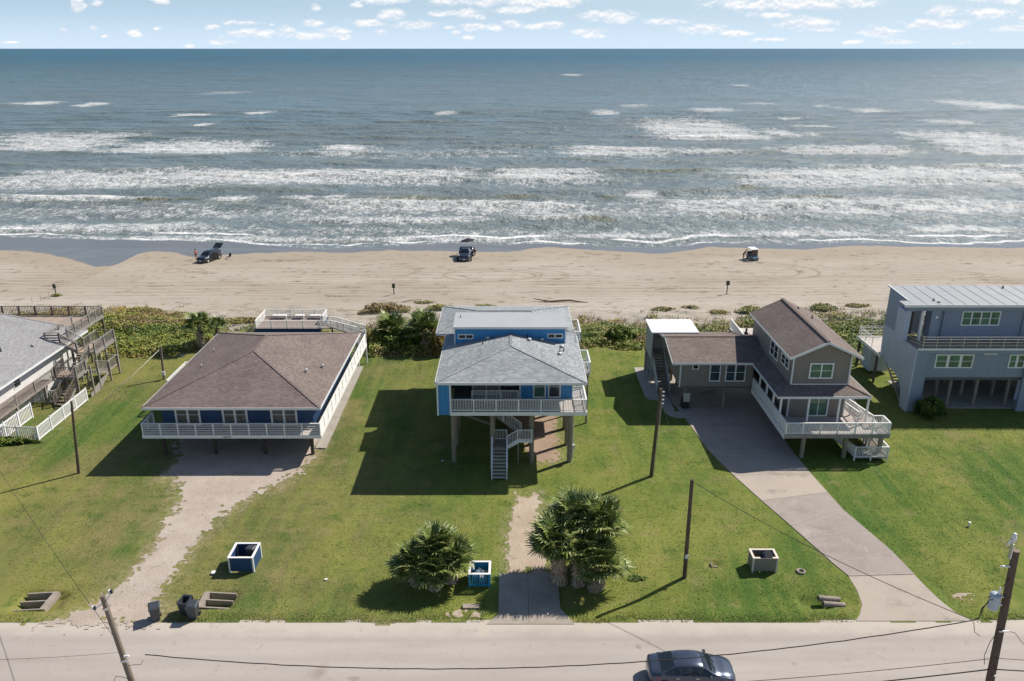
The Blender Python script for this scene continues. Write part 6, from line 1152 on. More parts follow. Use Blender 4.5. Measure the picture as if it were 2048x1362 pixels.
# left roadside pole
t = thing('utility_pole', 'brown leaning roadside pole with white side insulators, at the lower left', 'pole', (-18.55, 31, 0))
rod(t, 'shaft', (-18.35, 31.0, -.4), (-19.24, 31.0, 7.85), .17, .125, M_POLEL, 16); rod(t, 'pole_cap', (-19.24, 31.0, 7.85), (-19.243, 31, 7.88), .13, .125, M_POLEL, 14)
for s, (x, z) in enumerate(((-18.78, 8.05), (-19.72, 7.12))):
    xa = -19.1; bar(t, 'insulator_arm', (-19.15, 31.0, 7.55), (x, 31.0, z), .05, .07, M_PORC)
    for k in range(2): rod(t, 'insulator', (x + (.0 if k else -.1), 31.0, z - .02), (x + (.0 if k else -.1), 31.0, z + .14), .075, .05, M_BLACK if k else M_PORC, 10)
box(t, 'clamp', -19.28, -19.05, 30.82, 31.18, 7.15, 7.25, M_STEEL); rod(t, 'insulator', (-18.7, 30.8, 4.5), (-18.45, 30.8, 4.52), .06, .05, M_PORC, 8); box(t, 'clamp', -18.95, -18.6, 30.82, 30.9, 4.1, 4.2, M_STEEL)
tube(t, 'drip_loop', [(-18.6, 30.85, 3.9), (-18.2, 30.8, 4.0), (-17.95, 30.8, 4.0), (-17.85, 30.85, 4.25)], .014, M_WIRE, 5); tube(t, 'drip_loop', [(-18.5, 30.85, 3.0), (-19.0, 30.8, 3.25), (-19.3, 30.8, 3.3), (-19.6, 30.8, 2.6)], .014, M_WIRE, 5)
def wire(label, a, b, sag, r=.02, n=26, wig=0.0, name='overhead_wire'):
    a = Vector(a); b = Vector(b); pts = []
    for i in range(n + 1):
        s = i / n; p = a.lerp(b, s); p.z -= 4 * sag * s * (1 - s); p.y += wig * math.sin(i * 2.3); p.z += wig * .6 * math.sin(i * 1.7); pts.append(p)
    o = tube(None, name, pts, r, M_WIRE, 6); tag(o, label, 'wire'); return o
wire('thick twisted cable running from the left roadside pole across to the transformer', (-17.9, 31.2, 4.25), (22.1, 31.3, 6.2), 1.75, .026, 60, .012)
wire('thin service wire from the tagged pole down to the transformer pole', (11.1, 42.9, 7.05), (22.15, 31.35, 6.2), .45, .017)
wire('very thin wire joining the two dark poles right of centre', (11.1, 42.9, 7.0), (11.45, 55.8, 6.9), .6, .008)
wire('thin upper telecom line left of the right roadside pole', (8, 31.2, 2.3), (23.35, 31.25, 3.95), .15, .016)
wire('thick black telecom bundle left of the right roadside pole', (8, 31.2, 1.4), (23.5, 31.2, 3.35), .12, .032)
wire('thin line leaving the right roadside pole past the right edge', (23.7, 31.3, 3.95), (34, 31.3, 3.9), .25, .014); wire('thick black bundle leaving the right roadside pole past the right edge', (23.75, 31.2, 3.35), (34, 31.2, 3.3), .2, .03)
wire('wire rising from the left roadside pole towards the upper left', (-18.8, 31.1, 4.5), (-44.2, 58.5, 3.9), .7, .013); wire('faint thin wire left of the left roadside pole', (-18.8, 31.1, 4.5), (-34, 31.2, 4.1), .35, .008)

# ================================================================ YARD OBJECTS
def bin_box(label, x0, x1, y0, y1, h, m, cap=M_VINYL, open_front=False, slats=False, notch=None):
    t = thing('bin_enclosure', label, 'bin enclosure', ((x0 + x1) / 2, (y0 + y1) / 2, 0)); e = .03
    if slats:
        for k in range(9): box(t, 'slat', x0 + .05 + k * (x1 - x0 - .18) / 8, x0 + .12 + k * (x1 - x0 - .18) / 8, y0, y0 + .03, .06, h - .05, m)
        box(t, 'rail', x0, x1, y0 + .032, y0 + .06, .10, .2, m)
    else: box(t, 'side_panel', x0, x1, y0, y0 + e, .1, h - .04, m)
    box(t, 'side_panel', x0, x1, y1 - e, y1, .1, h - .04, m); box(t, 'side_panel', x0, x0 + e, y0 + e, y1 - e, .1, h - .04, m); box(t, 'side_panel', x1 - e, x1, y0 + e, y1 - e, .1, h - .04, m)
    c = .11; s = .04
    if notch: box(t, 'top_board', x0 - s, notch[0], y0 - s, y0 + c, h - .035, h, cap); box(t, 'top_board', notch[1], x1 + s, y0 - s, y0 + c, h - .035, h, cap)
    else: box(t, 'top_board', x0 - s, x1 + s, y0 - s, y0 + c, h - .035, h, cap)
    box(t, 'top_board', x0 - s, x1 + s, y1 - c, y1 + s, h - .035, h, cap); box(t, 'top_board', x0 - s, x0 + c, y0 + c + .002, y1 - c - .002, h - .036, h - .001, cap); box(t, 'top_board', x1 - c, x1 + s, y0 + c + .002, y1 - c - .002, h - .036, h - .001, cap)
    for x in (x0 - .02, x1 - .08):
        for y in (y0 - .02, y1 - .08): box(t, 'corner_post', x, x + .10, y, y + .10, 0, h - .04, m if slats else cap)
    return t
def cart(label, x, y, rz, open_=False, group=None, tilt=0.0, z=0.0, scale=1.0):
    t = thing('trash_cart', label, 'trash cart', (x, y, z), group)
    w0, d0, w1, d1, h = .23, .25, .29, .36, .95
    V = [(-w0, -d0, .06), (w0, -d0, .06), (w0, d0, .06), (-w0, d0, .06), (-w1, -d1, h), (w1, -d1, h), (w1, d1, h), (-w1, d1, h)]
    i_ = .035; Vi = [(-w1 + i_, -d1 + i_, h), (w1 - i_, -d1 + i_, h), (w1 - i_, d1 - i_, h), (-w1 + i_, d1 - i_, h), (-w0 + i_, -d0 + i_, .1), (w0 - i_, -d0 + i_, .1), (w0 - i_, d0 - i_, .1), (-w0 + i_, d0 - i_, .1)]
    M = Matrix.Translation((x, y, z)) @ Matrix.Rotation(tilt, 4, 'X') @ Matrix.Rotation(rz, 4, 'Z') @ Matrix.Scale(scale, 4)
    T = lambda L_: [M @ Vector(v) for v in L_]
    F = [(0, 1, 5, 4), (1, 2, 6, 5), (2, 3, 7, 6), (3, 0, 4, 7), (3, 2, 1, 0)] + [(4, 5, 9, 8), (5, 6, 10, 9), (6, 7, 11, 10), (7, 4, 8, 11), (8, 9, 13, 12), (9, 10, 14, 13), (10, 11, 15, 14), (11, 8, 12, 15), (12, 13, 14, 15)]
    poly(t, 'body', T(V + Vi), F, M_BIN)
    def bx(nm, a, b, c, d, e, f, m=None):
        vs = [(a, c, e), (b, c, e), (b, d, e), (a, d, e), (a, c, f), (b, c, f), (b, d, f), (a, d, f)]; return poly(t, nm, T(vs), [(0, 1, 2, 3), (4, 5, 6, 7), (0, 1, 5, 4), (1, 2, 6, 5), (2, 3, 7, 6), (3, 0, 4, 7)], m or M_BIN)
    for a in ((-w1 - .02, w1 + .02, -d1 - .03, -d1), (-w1 - .02, w1 + .02, d1, d1 + .02)): bx('rim', *a, h - .06, h)
    bx('rim', -w1 - .02, -w1, -d1, d1, h - .06, h - .002); bx('rim', w1, w1 + .02, -d1, d1, h - .06, h - .002); bx('handle', -w1 + .05, w1 - .05, d1 + .03, d1 + .07, h - .02, h + .02)
    if not open_:
        vs = [(-w1 - .03, -d1 - .05, h + .01), (w1 + .03, -d1 - .05, h + .01), (w1 + .03, d1 + .04, h + .01), (-w1 - .03, d1 + .04, h + .01), (-w1 + .05, -d1 + .07, h + .09), (w1 - .05, -d1 + .07, h + .09), (w1 - .05, d1 - .02, h + .07), (-w1 + .05, d1 - .02, h + .07)]
        poly(t, 'lid', T(vs), [(0, 1, 5, 4), (1, 2, 6, 5), (2, 3, 7, 6), (3, 0, 4, 7), (4, 5, 6, 7), (0, 3, 2, 1)], M_BIN)
    else: bx('lid', -w1, w1, d1 + .06, d1 + .10, h - .75, h)
    for sx in (-1, 1): rod(t, 'wheel', M @ Vector((sx * (w0 + .03), d0 + .02, .12)), M @ Vector((sx * (w0 + .08), d0 + .02, .12)), .12 * scale, .12 * scale, M_BLACK, 14)
    return t
M_BIN = plain('dark_bin_plastic', (.045, .052, .062), .42, .12, 4, .45); M_BINP = plain('bin_print', (.62, .64, .66), .5)
bin_box('open-topped navy bin box with white trim on the left lawn', -18.35, -16.75, 43.45, 45.1, 1.15, M_NAVY)
cart('black cart leaning inside the navy bin box', -17.25, 44.75, 2.9, tilt=-.10, z=.12, scale=.95)
b = bin_box('small bright blue slatted bin box beside the left palm clump', -2.72, -1.38, 41.95, 43.3, 1.0, plain('bright_blue_paint', (.03, .25, .45), .5, .1), slats=True)
b = bin_box('taupe bin box with cream top boards on the lawn right of the tagged pole', 15.6, 17.2, 43.45, 44.45, 1.12, M_TAUPE, plain('cream_boards', (.66, .58, .50), .6, .08), notch=(16.05, 16.85))
def can(label, x, y, z, ax, r, h, m, inner=True, cat='trash can'):
    t = thing('trash_can', label, cat, (x, y, z)); p = Vector((x, y, z)); a = Vector(ax).normalized(); q = p + a * h
    rod(t, 'body', p, q, r * .82, r, m, 20); rod(t, 'rim', q - a * .03, q + a * .02, r * 1.07, r * 1.07, m, 20)
    if inner: rod(t, 'inside', q + a * .021, q + a * .024, r * .95, r * .95, M_BLACK, 20)  # black disc over the solid can stands in for the shaded hollow
    rod(t, 'band', p + a * h * .5, p + a * (h * .5 + .03), r * .95, r * .96, m, 20); return t
M_CANB = plain('blue_grey_plastic', (.16, .21, .27), .45, .1, 3, .4); M_CAND = plain('navy_plastic', (.035, .05, .085), .4, .1, 3, .45)
can('blue grey can tipped over inside the small bright blue bin box', -2.45, 42.35, .45, (.75, .55, .28), .26, .62, M_CANB, False)
can('white plastic bucket behind the tipped can in the small bright blue box', -2.5, 43.0, .55, (-.3, .2, .8), .15, .35, M_VINYL, False, 'bucket')
t = thing('stone_block', 'rough grey block in the front of the small bright blue bin box', 'block', (-1.85, 42.2, .3)); box(t, 'block', -2.1, -1.72, 42.12, 42.4, .08, .62, M_SLAB)
t = thing('stone_block', 'rough grey block at the back right of the small bright blue bin box', 'block', (-1.7, 42.7, .3)); box(t, 'block', -1.86, -1.55, 42.6, 42.9, .08, .60, M_SLAB)
can('round navy can tilted towards the road in the taupe bin box', 16.45, 44.1, .75, (.25, -.55, .55), .29, .62, M_CAND)
cart('closed black cart standing alone at the edge of the road', -21.25, 38.95, .42, group='trash carts at the kerb'); cart('open black cart with its lid hanging back', -19.68, 39.55, -.15, True, group='trash carts at the kerb'); cart('closed black cart in front of the open one', -19.05, 39.1, .05, group='trash carts at the kerb')
t = thing('plastic_lid', 'small white square lid lying on grass by the navy bin box', 'lid', (-19.36, 43.39, .08)); box(t, 'lid', -19.5, -19.25, 43.2, 43.5, .06, .12, M_VINYL)
# culvert headwalls
def culvert(label, x0, x1, y0, y1, m, flip=False):
    t = thing('culvert_headwall', label, 'culvert', ((x0 + x1) / 2, (y0 + y1) / 2, 0)); hx = (x0, x0 + .35) if not flip else (x1 - .35, x1); ym = (y0 + y1) / 2
    box(t, 'head_slab', hx[0], hx[1], y0, y1, -.3, .06, m); a = hx[1] if not flip else hx[0]; e = x1 if not flip else x0
    for y in (y0, ym - .05, y1 - .1): prism(t, 'side_wall', [(a, y, -.5), (a, y, .05), (e, y, -.06), (e, y, -.5)], (0, .10, 0), m)
    return t
M_CULV = plain('old_concrete', (.30, .26, .22), .9, .18, 2, .2, fine=.1)
culvert('pair of open concrete culvert boxes in the grass left of the gravel drive', -30.35, -28.35, 39.75, 41.45, M_CULV, True); culvert('pair of open concrete culvert boxes in the grass right of the trash carts', -19.25, -17.25, 39.95, 41.45, M_CULV)
for k, (x, y) in enumerate(((19.1, 40.9), (19.2, 40.35))):
    t = thing('drain_pipe', ['upper', 'lower'][k] + ' of two half-buried concrete pipes beside the concrete drive', 'drain pipe', (x, y, 0), 'drain pipes beside the concrete drive')
    rod(t, 'pipe', (x - .1, y, -.02), (x + 1.25, y, -.12), .19, .16, M_CULV, 16); rod(t, 'opening_shade_disc', (x - .105, y, -.02), (x - .10, y, -.02), .15, .15, M_BLACK, 16)  # solid pipe; a black disc paints the shade in its mouth
t = thing('well_ring', 'small round concrete ring set in the lawn right of the taupe bin box', 'ring', (18.8, 43.5, 0)); lathe(t, 'ring', [(.26, -.1), (.30, .10), (.24, .14), (.17, .10), (.15, -.05)], 18.8, 43.5, M_CULV, 18)
t = thing('cut_stump', 'small square dark hole with a bit of timber in the lawn', 'hole', (13.4, 44.28, 0)); box(t, 'timber_edge', 13.14, 13.2, 44.05, 44.5, -.2, .03, M_GWOOD); box(t, 'timber_block', 13.35, 13.55, 44.2, 44.35, -.35, -.1, M_GWOOD)
t = thing('cleanout_pipe', 'little white capped pipe standing in the right-hand lawn', 'pipe', (32.6, 48.8, 0)); rod(t, 'pipe', (32.6, 48.8, 0), (32.6, 48.8, .28), .07, .07, M_VINYL, 10); rod(t, 'cap', (32.6, 48.8, .28), (32.6, 48.8, .34), .09, .09, M_VINYL, 10)
for k, (x, y, l) in enumerate(((-11.93, 42.67, 'tiny white scrap lying on the grass left of the palm clumps'), (-5.74, 58.3, 'tiny white scrap on shaded grass beside the blue house posts'))):
    t = thing('litter', l, 'litter', (x, y, 0)); prism(t, 'scrap', [(x - .1, y - .06, .05), (x + .08, y - .08, .05), (x + .11, y + .05, .06), (x - .05, y + .09, .05)], (0, 0, .03), M_VINYL)
t = thing('concrete_block', 'low concrete block in grass between small blue box and driveway apron', 'block', (-2.5, 40.1, 0)); box(t, 'block', -3.0, -2.0, 39.9, 40.3, -.1, .06, M_CULV)

# ================================================================ VEHICLES, PEOPLE, BEACH THINGS
def catmull(xs, ys, q):
    xs = np.array(xs, float); ys = np.array(ys, float); m = np.gradient(ys, xs); i = np.clip(np.searchsorted(xs, q) - 1, 0, len(xs) - 2)
    h = xs[i + 1] - xs[i]; s = (q - xs[i]) / h; s2 = s * s; s3 = s2 * s
    return (2 * s3 - 3 * s2 + 1) * ys[i] + (s3 - 2 * s2 + s) * h * m[i] * .8 + (-2 * s3 + 3 * s2) * ys[i + 1] + (s3 - s2) * h * m[i + 1] * .8
def paint_mat(name, c, rough=.22, metal=.35):
    t = NT(name, rough, .6); t.b.inputs['Metallic'].default_value = metal; t.b.inputs['Coat Weight'].default_value = .6; t.b.inputs['Coat Roughness'].default_value = .06
    n = t.noise(1.5, (1, 1, 1), 4, .6, 3); t.color(t.mix(t.ramp(n, .4, .7, 0, .25), c, tuple(k * .75 for k in c))); return t.done()
def car(name, label, cat, loc, heading, P, pm, detail=True, wheel_r=.32, group=None):
    """P: stations of (x, top z, half width, belt z, cabin flag 0..1); nose towards +x locally"""
    t = thing(name, label, cat, loc, group); M = Matrix.Translation(loc) @ Matrix.Rotation(heading, 4, 'Z')
    X = [p[0] for p in P]; nx = 54 if detail else 30; q = np.linspace(X[0], X[-1], nx)
    top = catmull(X, [p[1] for p in P], q); w = catmull(X, [p[2] for p in P], q); belt = catmull(X, [p[3] for p in P], q); cab = np.clip(np.interp(q, X, [p[4] for p in P]), 0, 1)
    z0 = .24
    rows = []
    for i in range(nx):
        W = w[i]; T = top[i]; B = min(belt[i], T - .03); c = cab[i]
        ry = W * (.97 - .27 * c); rz = T - .05 - .02 * c
        up = [(W * .94, z0), (W * .99, z0 + .12), (W, .5 * (z0 + B)), (W * .985, B - .03), (W * .955, B + .02 * c), (W * .955 * (1 - .5 * c) + ry * .5 * c, (B + .02) * (1 - .5 * c) + rz * .5 * c) if c > .02 else (W * .93, B + .005), (ry if c > .02 else W * .88, rz if c > .02 else max(B + .01, T - .045)), (ry * .86, T - .018), (ry * .5, T - .002), (0, T + .004)]
        rows.append(up + [(-a, b) for a, b in up[-2::-1]])
    nr = len(rows[0]); V = [M @ Vector((q[i], y, z)) for i in range(nx) for (y, z) in rows[i]]
    parts = {}
    hasc = [k for k in range(nx) if cab[k] > .97]; f0, f1 = hasc[0], hasc[-1]
    cs = [k for k in range(nx) if cab[k] > .10]; c0, c1 = cs[0], cs[-1]
    for i in range(nx - 1):
        for r in range(nr - 1):
            rr = min(r, nr - 2 - r); xm = (i + .5); nm = 'body'
            if rr in (4, 5) and c0 < i < c1 - 1 and .25 < (cab[i] + cab[i + 1]) / 2: nm = 'side_window' + ('' if r < nr / 2 else '_far')
            elif rr in (6, 7, 8) and c0 <= i < f0 - 1 and (rr != 6): nm = 'rear_window'
            elif rr in (7, 8) and f1 < i <= c1 - 1: nm = 'windshield'
            parts.setdefault(nm, []).append((i * nr + r, i * nr + r + 1, (i + 1) * nr + r + 1, (i + 1) * nr + r))
    parts['body'] += [tuple(range(nr))[::-1], tuple((nx - 1) * nr + k for k in range(nr))]; parts['body'] += [(i * nr, (i + 1) * nr, (i + 2 if i + 2 < nx else nx - 1) * nr, (i + 1) * nr + nr - 1) for i in range(0)]
    for nm, F in parts.items():
        used = sorted({k for f in F for k in f}); mp = {k: j for j, k in enumerate(used)}
        poly(t, nm.replace('_far', ''), [V[k] for k in used], [tuple(mp[k] for k in f) for f in F], pm if nm == 'body' else M_CARGL, True)
    L0, L1 = X[0], X[-1]; wm = max(w)
    def part(nm, pts, off, m): return prism(t, nm, [M @ Vector(p) for p in pts], (M.to_3x3() @ Vector(off)), m)
    for sx in (L0 + .82, L1 - .88):
        for sy in (-1, 1):
            y = sy * (wm - .10); o = rod(t, 'wheel', M @ Vector((sx, y - .11, wheel_r)), M @ Vector((sx, y + .11, wheel_r)), wheel_r, wheel_r, M_TYRE, 20)
            rod(o, 'rim', M @ Vector((sx, y + sy * .112, wheel_r)), M @ Vector((sx, y + sy * .125, wheel_r)), wheel_r * .62, wheel_r * .6, M_STEEL, 14)
            rod(t, 'wheel_arch', M @ Vector((sx, sy * (wm - .02), wheel_r + .02)), M @ Vector((sx, sy * (wm + .004), wheel_r + .02)), wheel_r * 1.17, wheel_r * 1.17, M_BLACK, 20)
    for sy in (-1, 1):
        i = nx - 4; yl = sy * w[i] * .80; part('headlight', [(q[i] + .0, yl - .14, top[i] - .20), (q[i] + .0, yl + .14, top[i] - .20), (q[i] - .12, yl + .14, top[i] - .03), (q[i] - .12, yl - .12, top[i] - .03)], (.07, 0, 0), M_LAMP)
        i = 2; part('taillight', [(q[i] - .07, sy * w[i] * .97, belt[i] - .28), (q[i] + .36, sy * (w[i + 3] + .005), belt[i] - .16), (q[i] + .30, sy * (w[i + 3] + .003), belt[i] - .02), (q[i] - .05, sy * w[i] * .97, belt[i] - .06)], (0, -sy * .10, .01), M_RED)
        xm = q[c1] - .32; part('side_mirror', [(xm - .09, sy * (wm + .0), .93), (xm + .09, sy * (wm + .0), .93), (xm + .07, sy * (wm + .0), 1.06), (xm - .07, sy * (wm + .0), 1.06)], (0, sy * .17, 0), pm)
        if detail:
            for xh in (-.95, .10): part('door_handle', [(xh, sy * (wm - .005), .83), (xh + .17, sy * (wm - .005), .83), (xh + .17, sy * (wm - .005), .86), (xh, sy * (wm - .005), .86)], (0, sy * .035, 0), M_CHROME)
            for xs in (-1.05, -.02, .98): part('door_seam', [(xs, sy * (wm + .001), .34), (xs + .014, sy * (wm + .001), .34), (xs + .014, sy * (wm - .002), .90), (xs, sy * (wm - .002), .90)], (0, sy * .004, 0), M_BLACK)
            part('window_pillar', [(-.06, sy * (wm - .03), .93), (.03, sy * (wm - .03), .93), (-.02, sy * (wm * .7 + .012), 1.37), (-.09, sy * (wm * .7 + .012), 1.37)], (0, sy * .01, .012), M_BLACK)
    part('license_plate', [(L1 - .02, -.18, .42), (L1 - .02, .18, .42), (L1 - .02, .18, .55), (L1 - .02, -.18, .55)], (.035, 0, 0), M_VINYL)
    part('grille', [(L1 - .05, -.42, .50 + 0), (L1 - .05, .42, .50), (L1 - .07, .38, .64), (L1 - .07, -.38, .64)], (.03, 0, 0), M_BLACK)
    return t, M
M_CARGL = paint_mat('car_glass', (.012, .016, .02), .05, 0); M_TYRE = plain('tyre_rubber', (.02, .02, .02), .85); M_LAMP = plain('lamp_glass', (.65, .68, .72), .1, .05, 3, .8); M_RED = plain('red_lens', (.35, .02, .02), .2, .05, 3, .6); M_CHROME = plain('chrome', (.8, .8, .8), .12, .02, 1, .5, .9)
M_CARBLUE = paint_mat('grey_blue_car_paint', (.065, .085, .125), .25, .55); M_SUV = paint_mat('dark_car_paint', (.03, .035, .045)); M_TRUCK = paint_mat('dark_blue_car_paint', (.045, .055, .085))
SEDAN = [(-2.33, .70, .60, .60, 0), (-2.28, .93, .74, .80, 0), (-2.10, 1.035, .83, .90, 0), (-1.78, 1.09, .87, .94, 0), (-1.62, 1.13, .88, .95, .25), (-.98, 1.39, .895, .95, 1), (-.40, 1.455, .90, .94, 1), (.28, 1.43, .90, .93, 1), (.60, 1.34, .90, .925, .95), (1.18, 1.02, .895, .92, .12), (1.32, .975, .89, .90, 0), (1.75, .91, .87, .84, 0), (2.08, .80, .80, .74, 0), (2.26, .68, .66, .60, 0), (2.32, .52, .50, .48, 0)]
t, Mc = car('parked_car', 'grey blue sedan on the road, cut off by the bottom edge', 'car', (9.62, 34.15, 0), R(-1), SEDAN, M_CARBLUE)
for sy in (-1, 1): bar(t, 'wiper', Mc @ Vector((1.22, sy * .25 - .1, 1.04)), Mc @ Vector((1.02, sy * .25 + .42, 1.13)), .025, .02, M_BLACK)
rod(t, 'antenna', Mc @ Vector((-.85, 0, 1.42)), Mc @ Vector((-.98, 0, 1.50)), .03, .012, M_BLACK, 6)
SUV = [(-2.30, .9, .72, .85, 0), (-2.22, 1.50, .82, .98, .55), (-1.9, 1.68, .87, 1.0, 1), (-1.0, 1.72, .90, 1.0, 1), (.0, 1.70, .90, 1.0, 1), (.45, 1.60, .90, 1.0, .95), (1.10, 1.10, .90, .99, .12), (1.3, 1.04, .89, .96, 0), (1.8, .98, .87, .9, 0), (2.15, .85, .78, .78, 0), (2.28, .6, .6, .55, 0)]
zb = lambda y: -.9 * (y - 98) / 38 - .02
sx, sy_ = -49.7, 127.4; hd = R(-108)
t, Ms = car('beach_suv', 'dark car parked on the beach with its tailgate and a door open', 'car', (sx, sy_, zb(sy_)), hd, SUV, M_SUV, False, .35)
prism(t, 'tailgate', [Ms @ Vector((-2.15, -.75, 1.66)), Ms @ Vector((-2.15, .75, 1.66)), Ms @ Vector((-3.05, .70, 2.25)), Ms @ Vector((-3.05, -.70, 2.25))], (0, 0, .08), M_SUV)
prism(t, 'open_door', [Ms @ Vector((.3, .9, .35)), Ms @ Vector((-.25, 1.65, .35)), Ms @ Vector((-.25, 1.6, 1.5)), Ms @ Vector((.25, .85, 1.5))], (.06, .03, 0), M_SUV)
PICK = [(-2.65, .95, .78, .9, 0), (-2.6, 1.12, .88, 1.0, 0), (-1.2, 1.14, .90, 1.02, 0), (-1.1, 1.30, .90, 1.06, .3), (-.85, 1.76, .91, 1.08, 1), (.0, 1.80, .91, 1.08, 1), (.45, 1.72, .91, 1.08, .95), (1.05, 1.18, .91, 1.06, .12), (1.25, 1.12, .91, 1.03, 0), (2.0, 1.08, .90, .98, 0), (2.4, 1.0, .84, .9, 0), (2.5, .7, .7, .65, 0)]
t, Mt = car('beach_truck', 'dark blue truck parked on the beach facing the houses, nose on', 'truck', (-7.75, 128.9, zb(128.9)), R(-92), PICK, M_TRUCK, False, .40)
# umbrella behind the truck
ux, uy = -7.35, 131.6; uz = zb(uy); M_UMB = plain('navy_canvas', (.02, .022, .035), .8, .15)
t = thing('beach_umbrella', 'dark beach umbrella opened above the truck on the sand', 'umbrella', (ux, uy, uz)); rod(t, 'pole', (ux, uy, uz - .2), (ux - .1, uy, uz + 2.75), .025, .02, M_STEEL, 8)
V = [Vector((ux - .1, uy, uz + 2.9))]; F = []
for k in range(16):
    a = 2 * math.pi * k / 16; r = 1.22 if k % 2 == 0 else 1.15; V.append(Vector((ux - .1 + r * math.cos(a), uy + r * math.sin(a), uz + 2.5 + .12 * math.cos(a) + (.03 if k % 2 else 0))))
for k in range(16): F.append((0, 1 + k, 1 + (k + 1) % 16))
V += [v - Vector((0, 0, .02)) for v in V]; F += [tuple(17 + i for i in f[::-1]) for f in F]; F += [(1 + k, 18 + k, 18 + (k + 1) % 16, 1 + (k + 1) % 16) for k in range(16)]
poly(t, 'canopy', V, F, M_UMB); rod(t, 'finial', V[0], V[0] + Vector((0, 0, .15)), .04, .02, M_BLACK, 6)
for k in range(8):
    a = 2 * math.pi * k / 8; rod(t, 'rib', (ux - .1, uy, uz + 2.8), (ux - .1 + 1.15 * math.cos(a), uy + 1.15 * math.sin(a), uz + 2.48 + .10 * math.cos(a)), .01, .01, M_STEEL, 5)
# golf cart
gx, gy = 39.7, 128.3; gz = zb(gy); Mg = Matrix.Translation((gx, gy, gz)) @ Matrix.Rotation(R(-80), 4, 'Z'); M_TEAL = paint_mat('teal_cart_paint', (.02, .10, .17), .3, .2)
t = thing('golf_cart', 'small blue golf cart with a white roof parked on the sand', 'golf cart', (gx, gy, gz))
def gp(nm, pts, off, m): return prism(t, nm, [Mg @ Vector(p) for p in pts], Mg.to_3x3() @ Vector(off), m)
gp('body', [(-1.15, -.55, .28), (1.2, -.55, .28), (1.2, -.55, .5), (.85, -.55, .82), (.62, -.55, .82), (.5, -.55, .4), (-.25, -.55, .4), (-.3, -.55, .62), (-1.15, -.55, .72)], (0, 1.1, 0), M_TEAL)
gp('roof', [(-1.0, -.62, 1.80), (.75, -.62, 1.80), (.80, -.58, 1.86), (-1.0, -.58, 1.90)], (0, 1.24, 0), M_VINYL)
for a in (-.92, .66):
    for b in (-.52, .52): rod(t, 'roof_post', Mg @ Vector((a if a < 0 else .72, b, .6)), Mg @ Vector((a, b, 1.8)), .025, .025, M_BLACK, 6)
gp('seat', [(-.85, -.48, .66), (-.3, -.48, .66), (-.3, -.48, .78), (-.85, -.48, .78)], (0, .96, 0), M_BLACK); gp('seat_back', [(-.88, -.48, .78), (-.78, -.48, .78), (-.88, -.48, 1.2), (-.98, -.48, 1.2)], (0, .96, 0), M_BLACK)
gp('windshield', [(.78, -.5, .82), (.80, -.5, .82), (.70, -.5, 1.75), (.68, -.5, 1.75)], (0, 1.0, 0), M_CARGL); rod(t, 'steering_wheel', Mg @ Vector((.42, .25, .98)), Mg @ Vector((.44, .25, 1.0)), .17, .17, M_BLACK, 12)
for a in (-.75, .82):
    for b in (-.5, .5):
        o = rod(t, 'wheel', Mg @ Vector((a, b - .1, .24)), Mg @ Vector((a, b + .1, .24)), .24, .24, M_TYRE, 14); rod(o, 'rim', Mg @ Vector((a, b + (.11 if b > 0 else -.11), .24)), Mg @ Vector((a, b + (.12 if b > 0 else -.12), .24)), .13, .13, M_VINYL, 10)
for b in (-.35, .35): gp('headlight', [(1.2, b - .1, .52), (1.2, b + .1, .52), (1.12, b + .1, .62), (1.12, b - .1, .62)], (.02, 0, 0), M_LAMP)
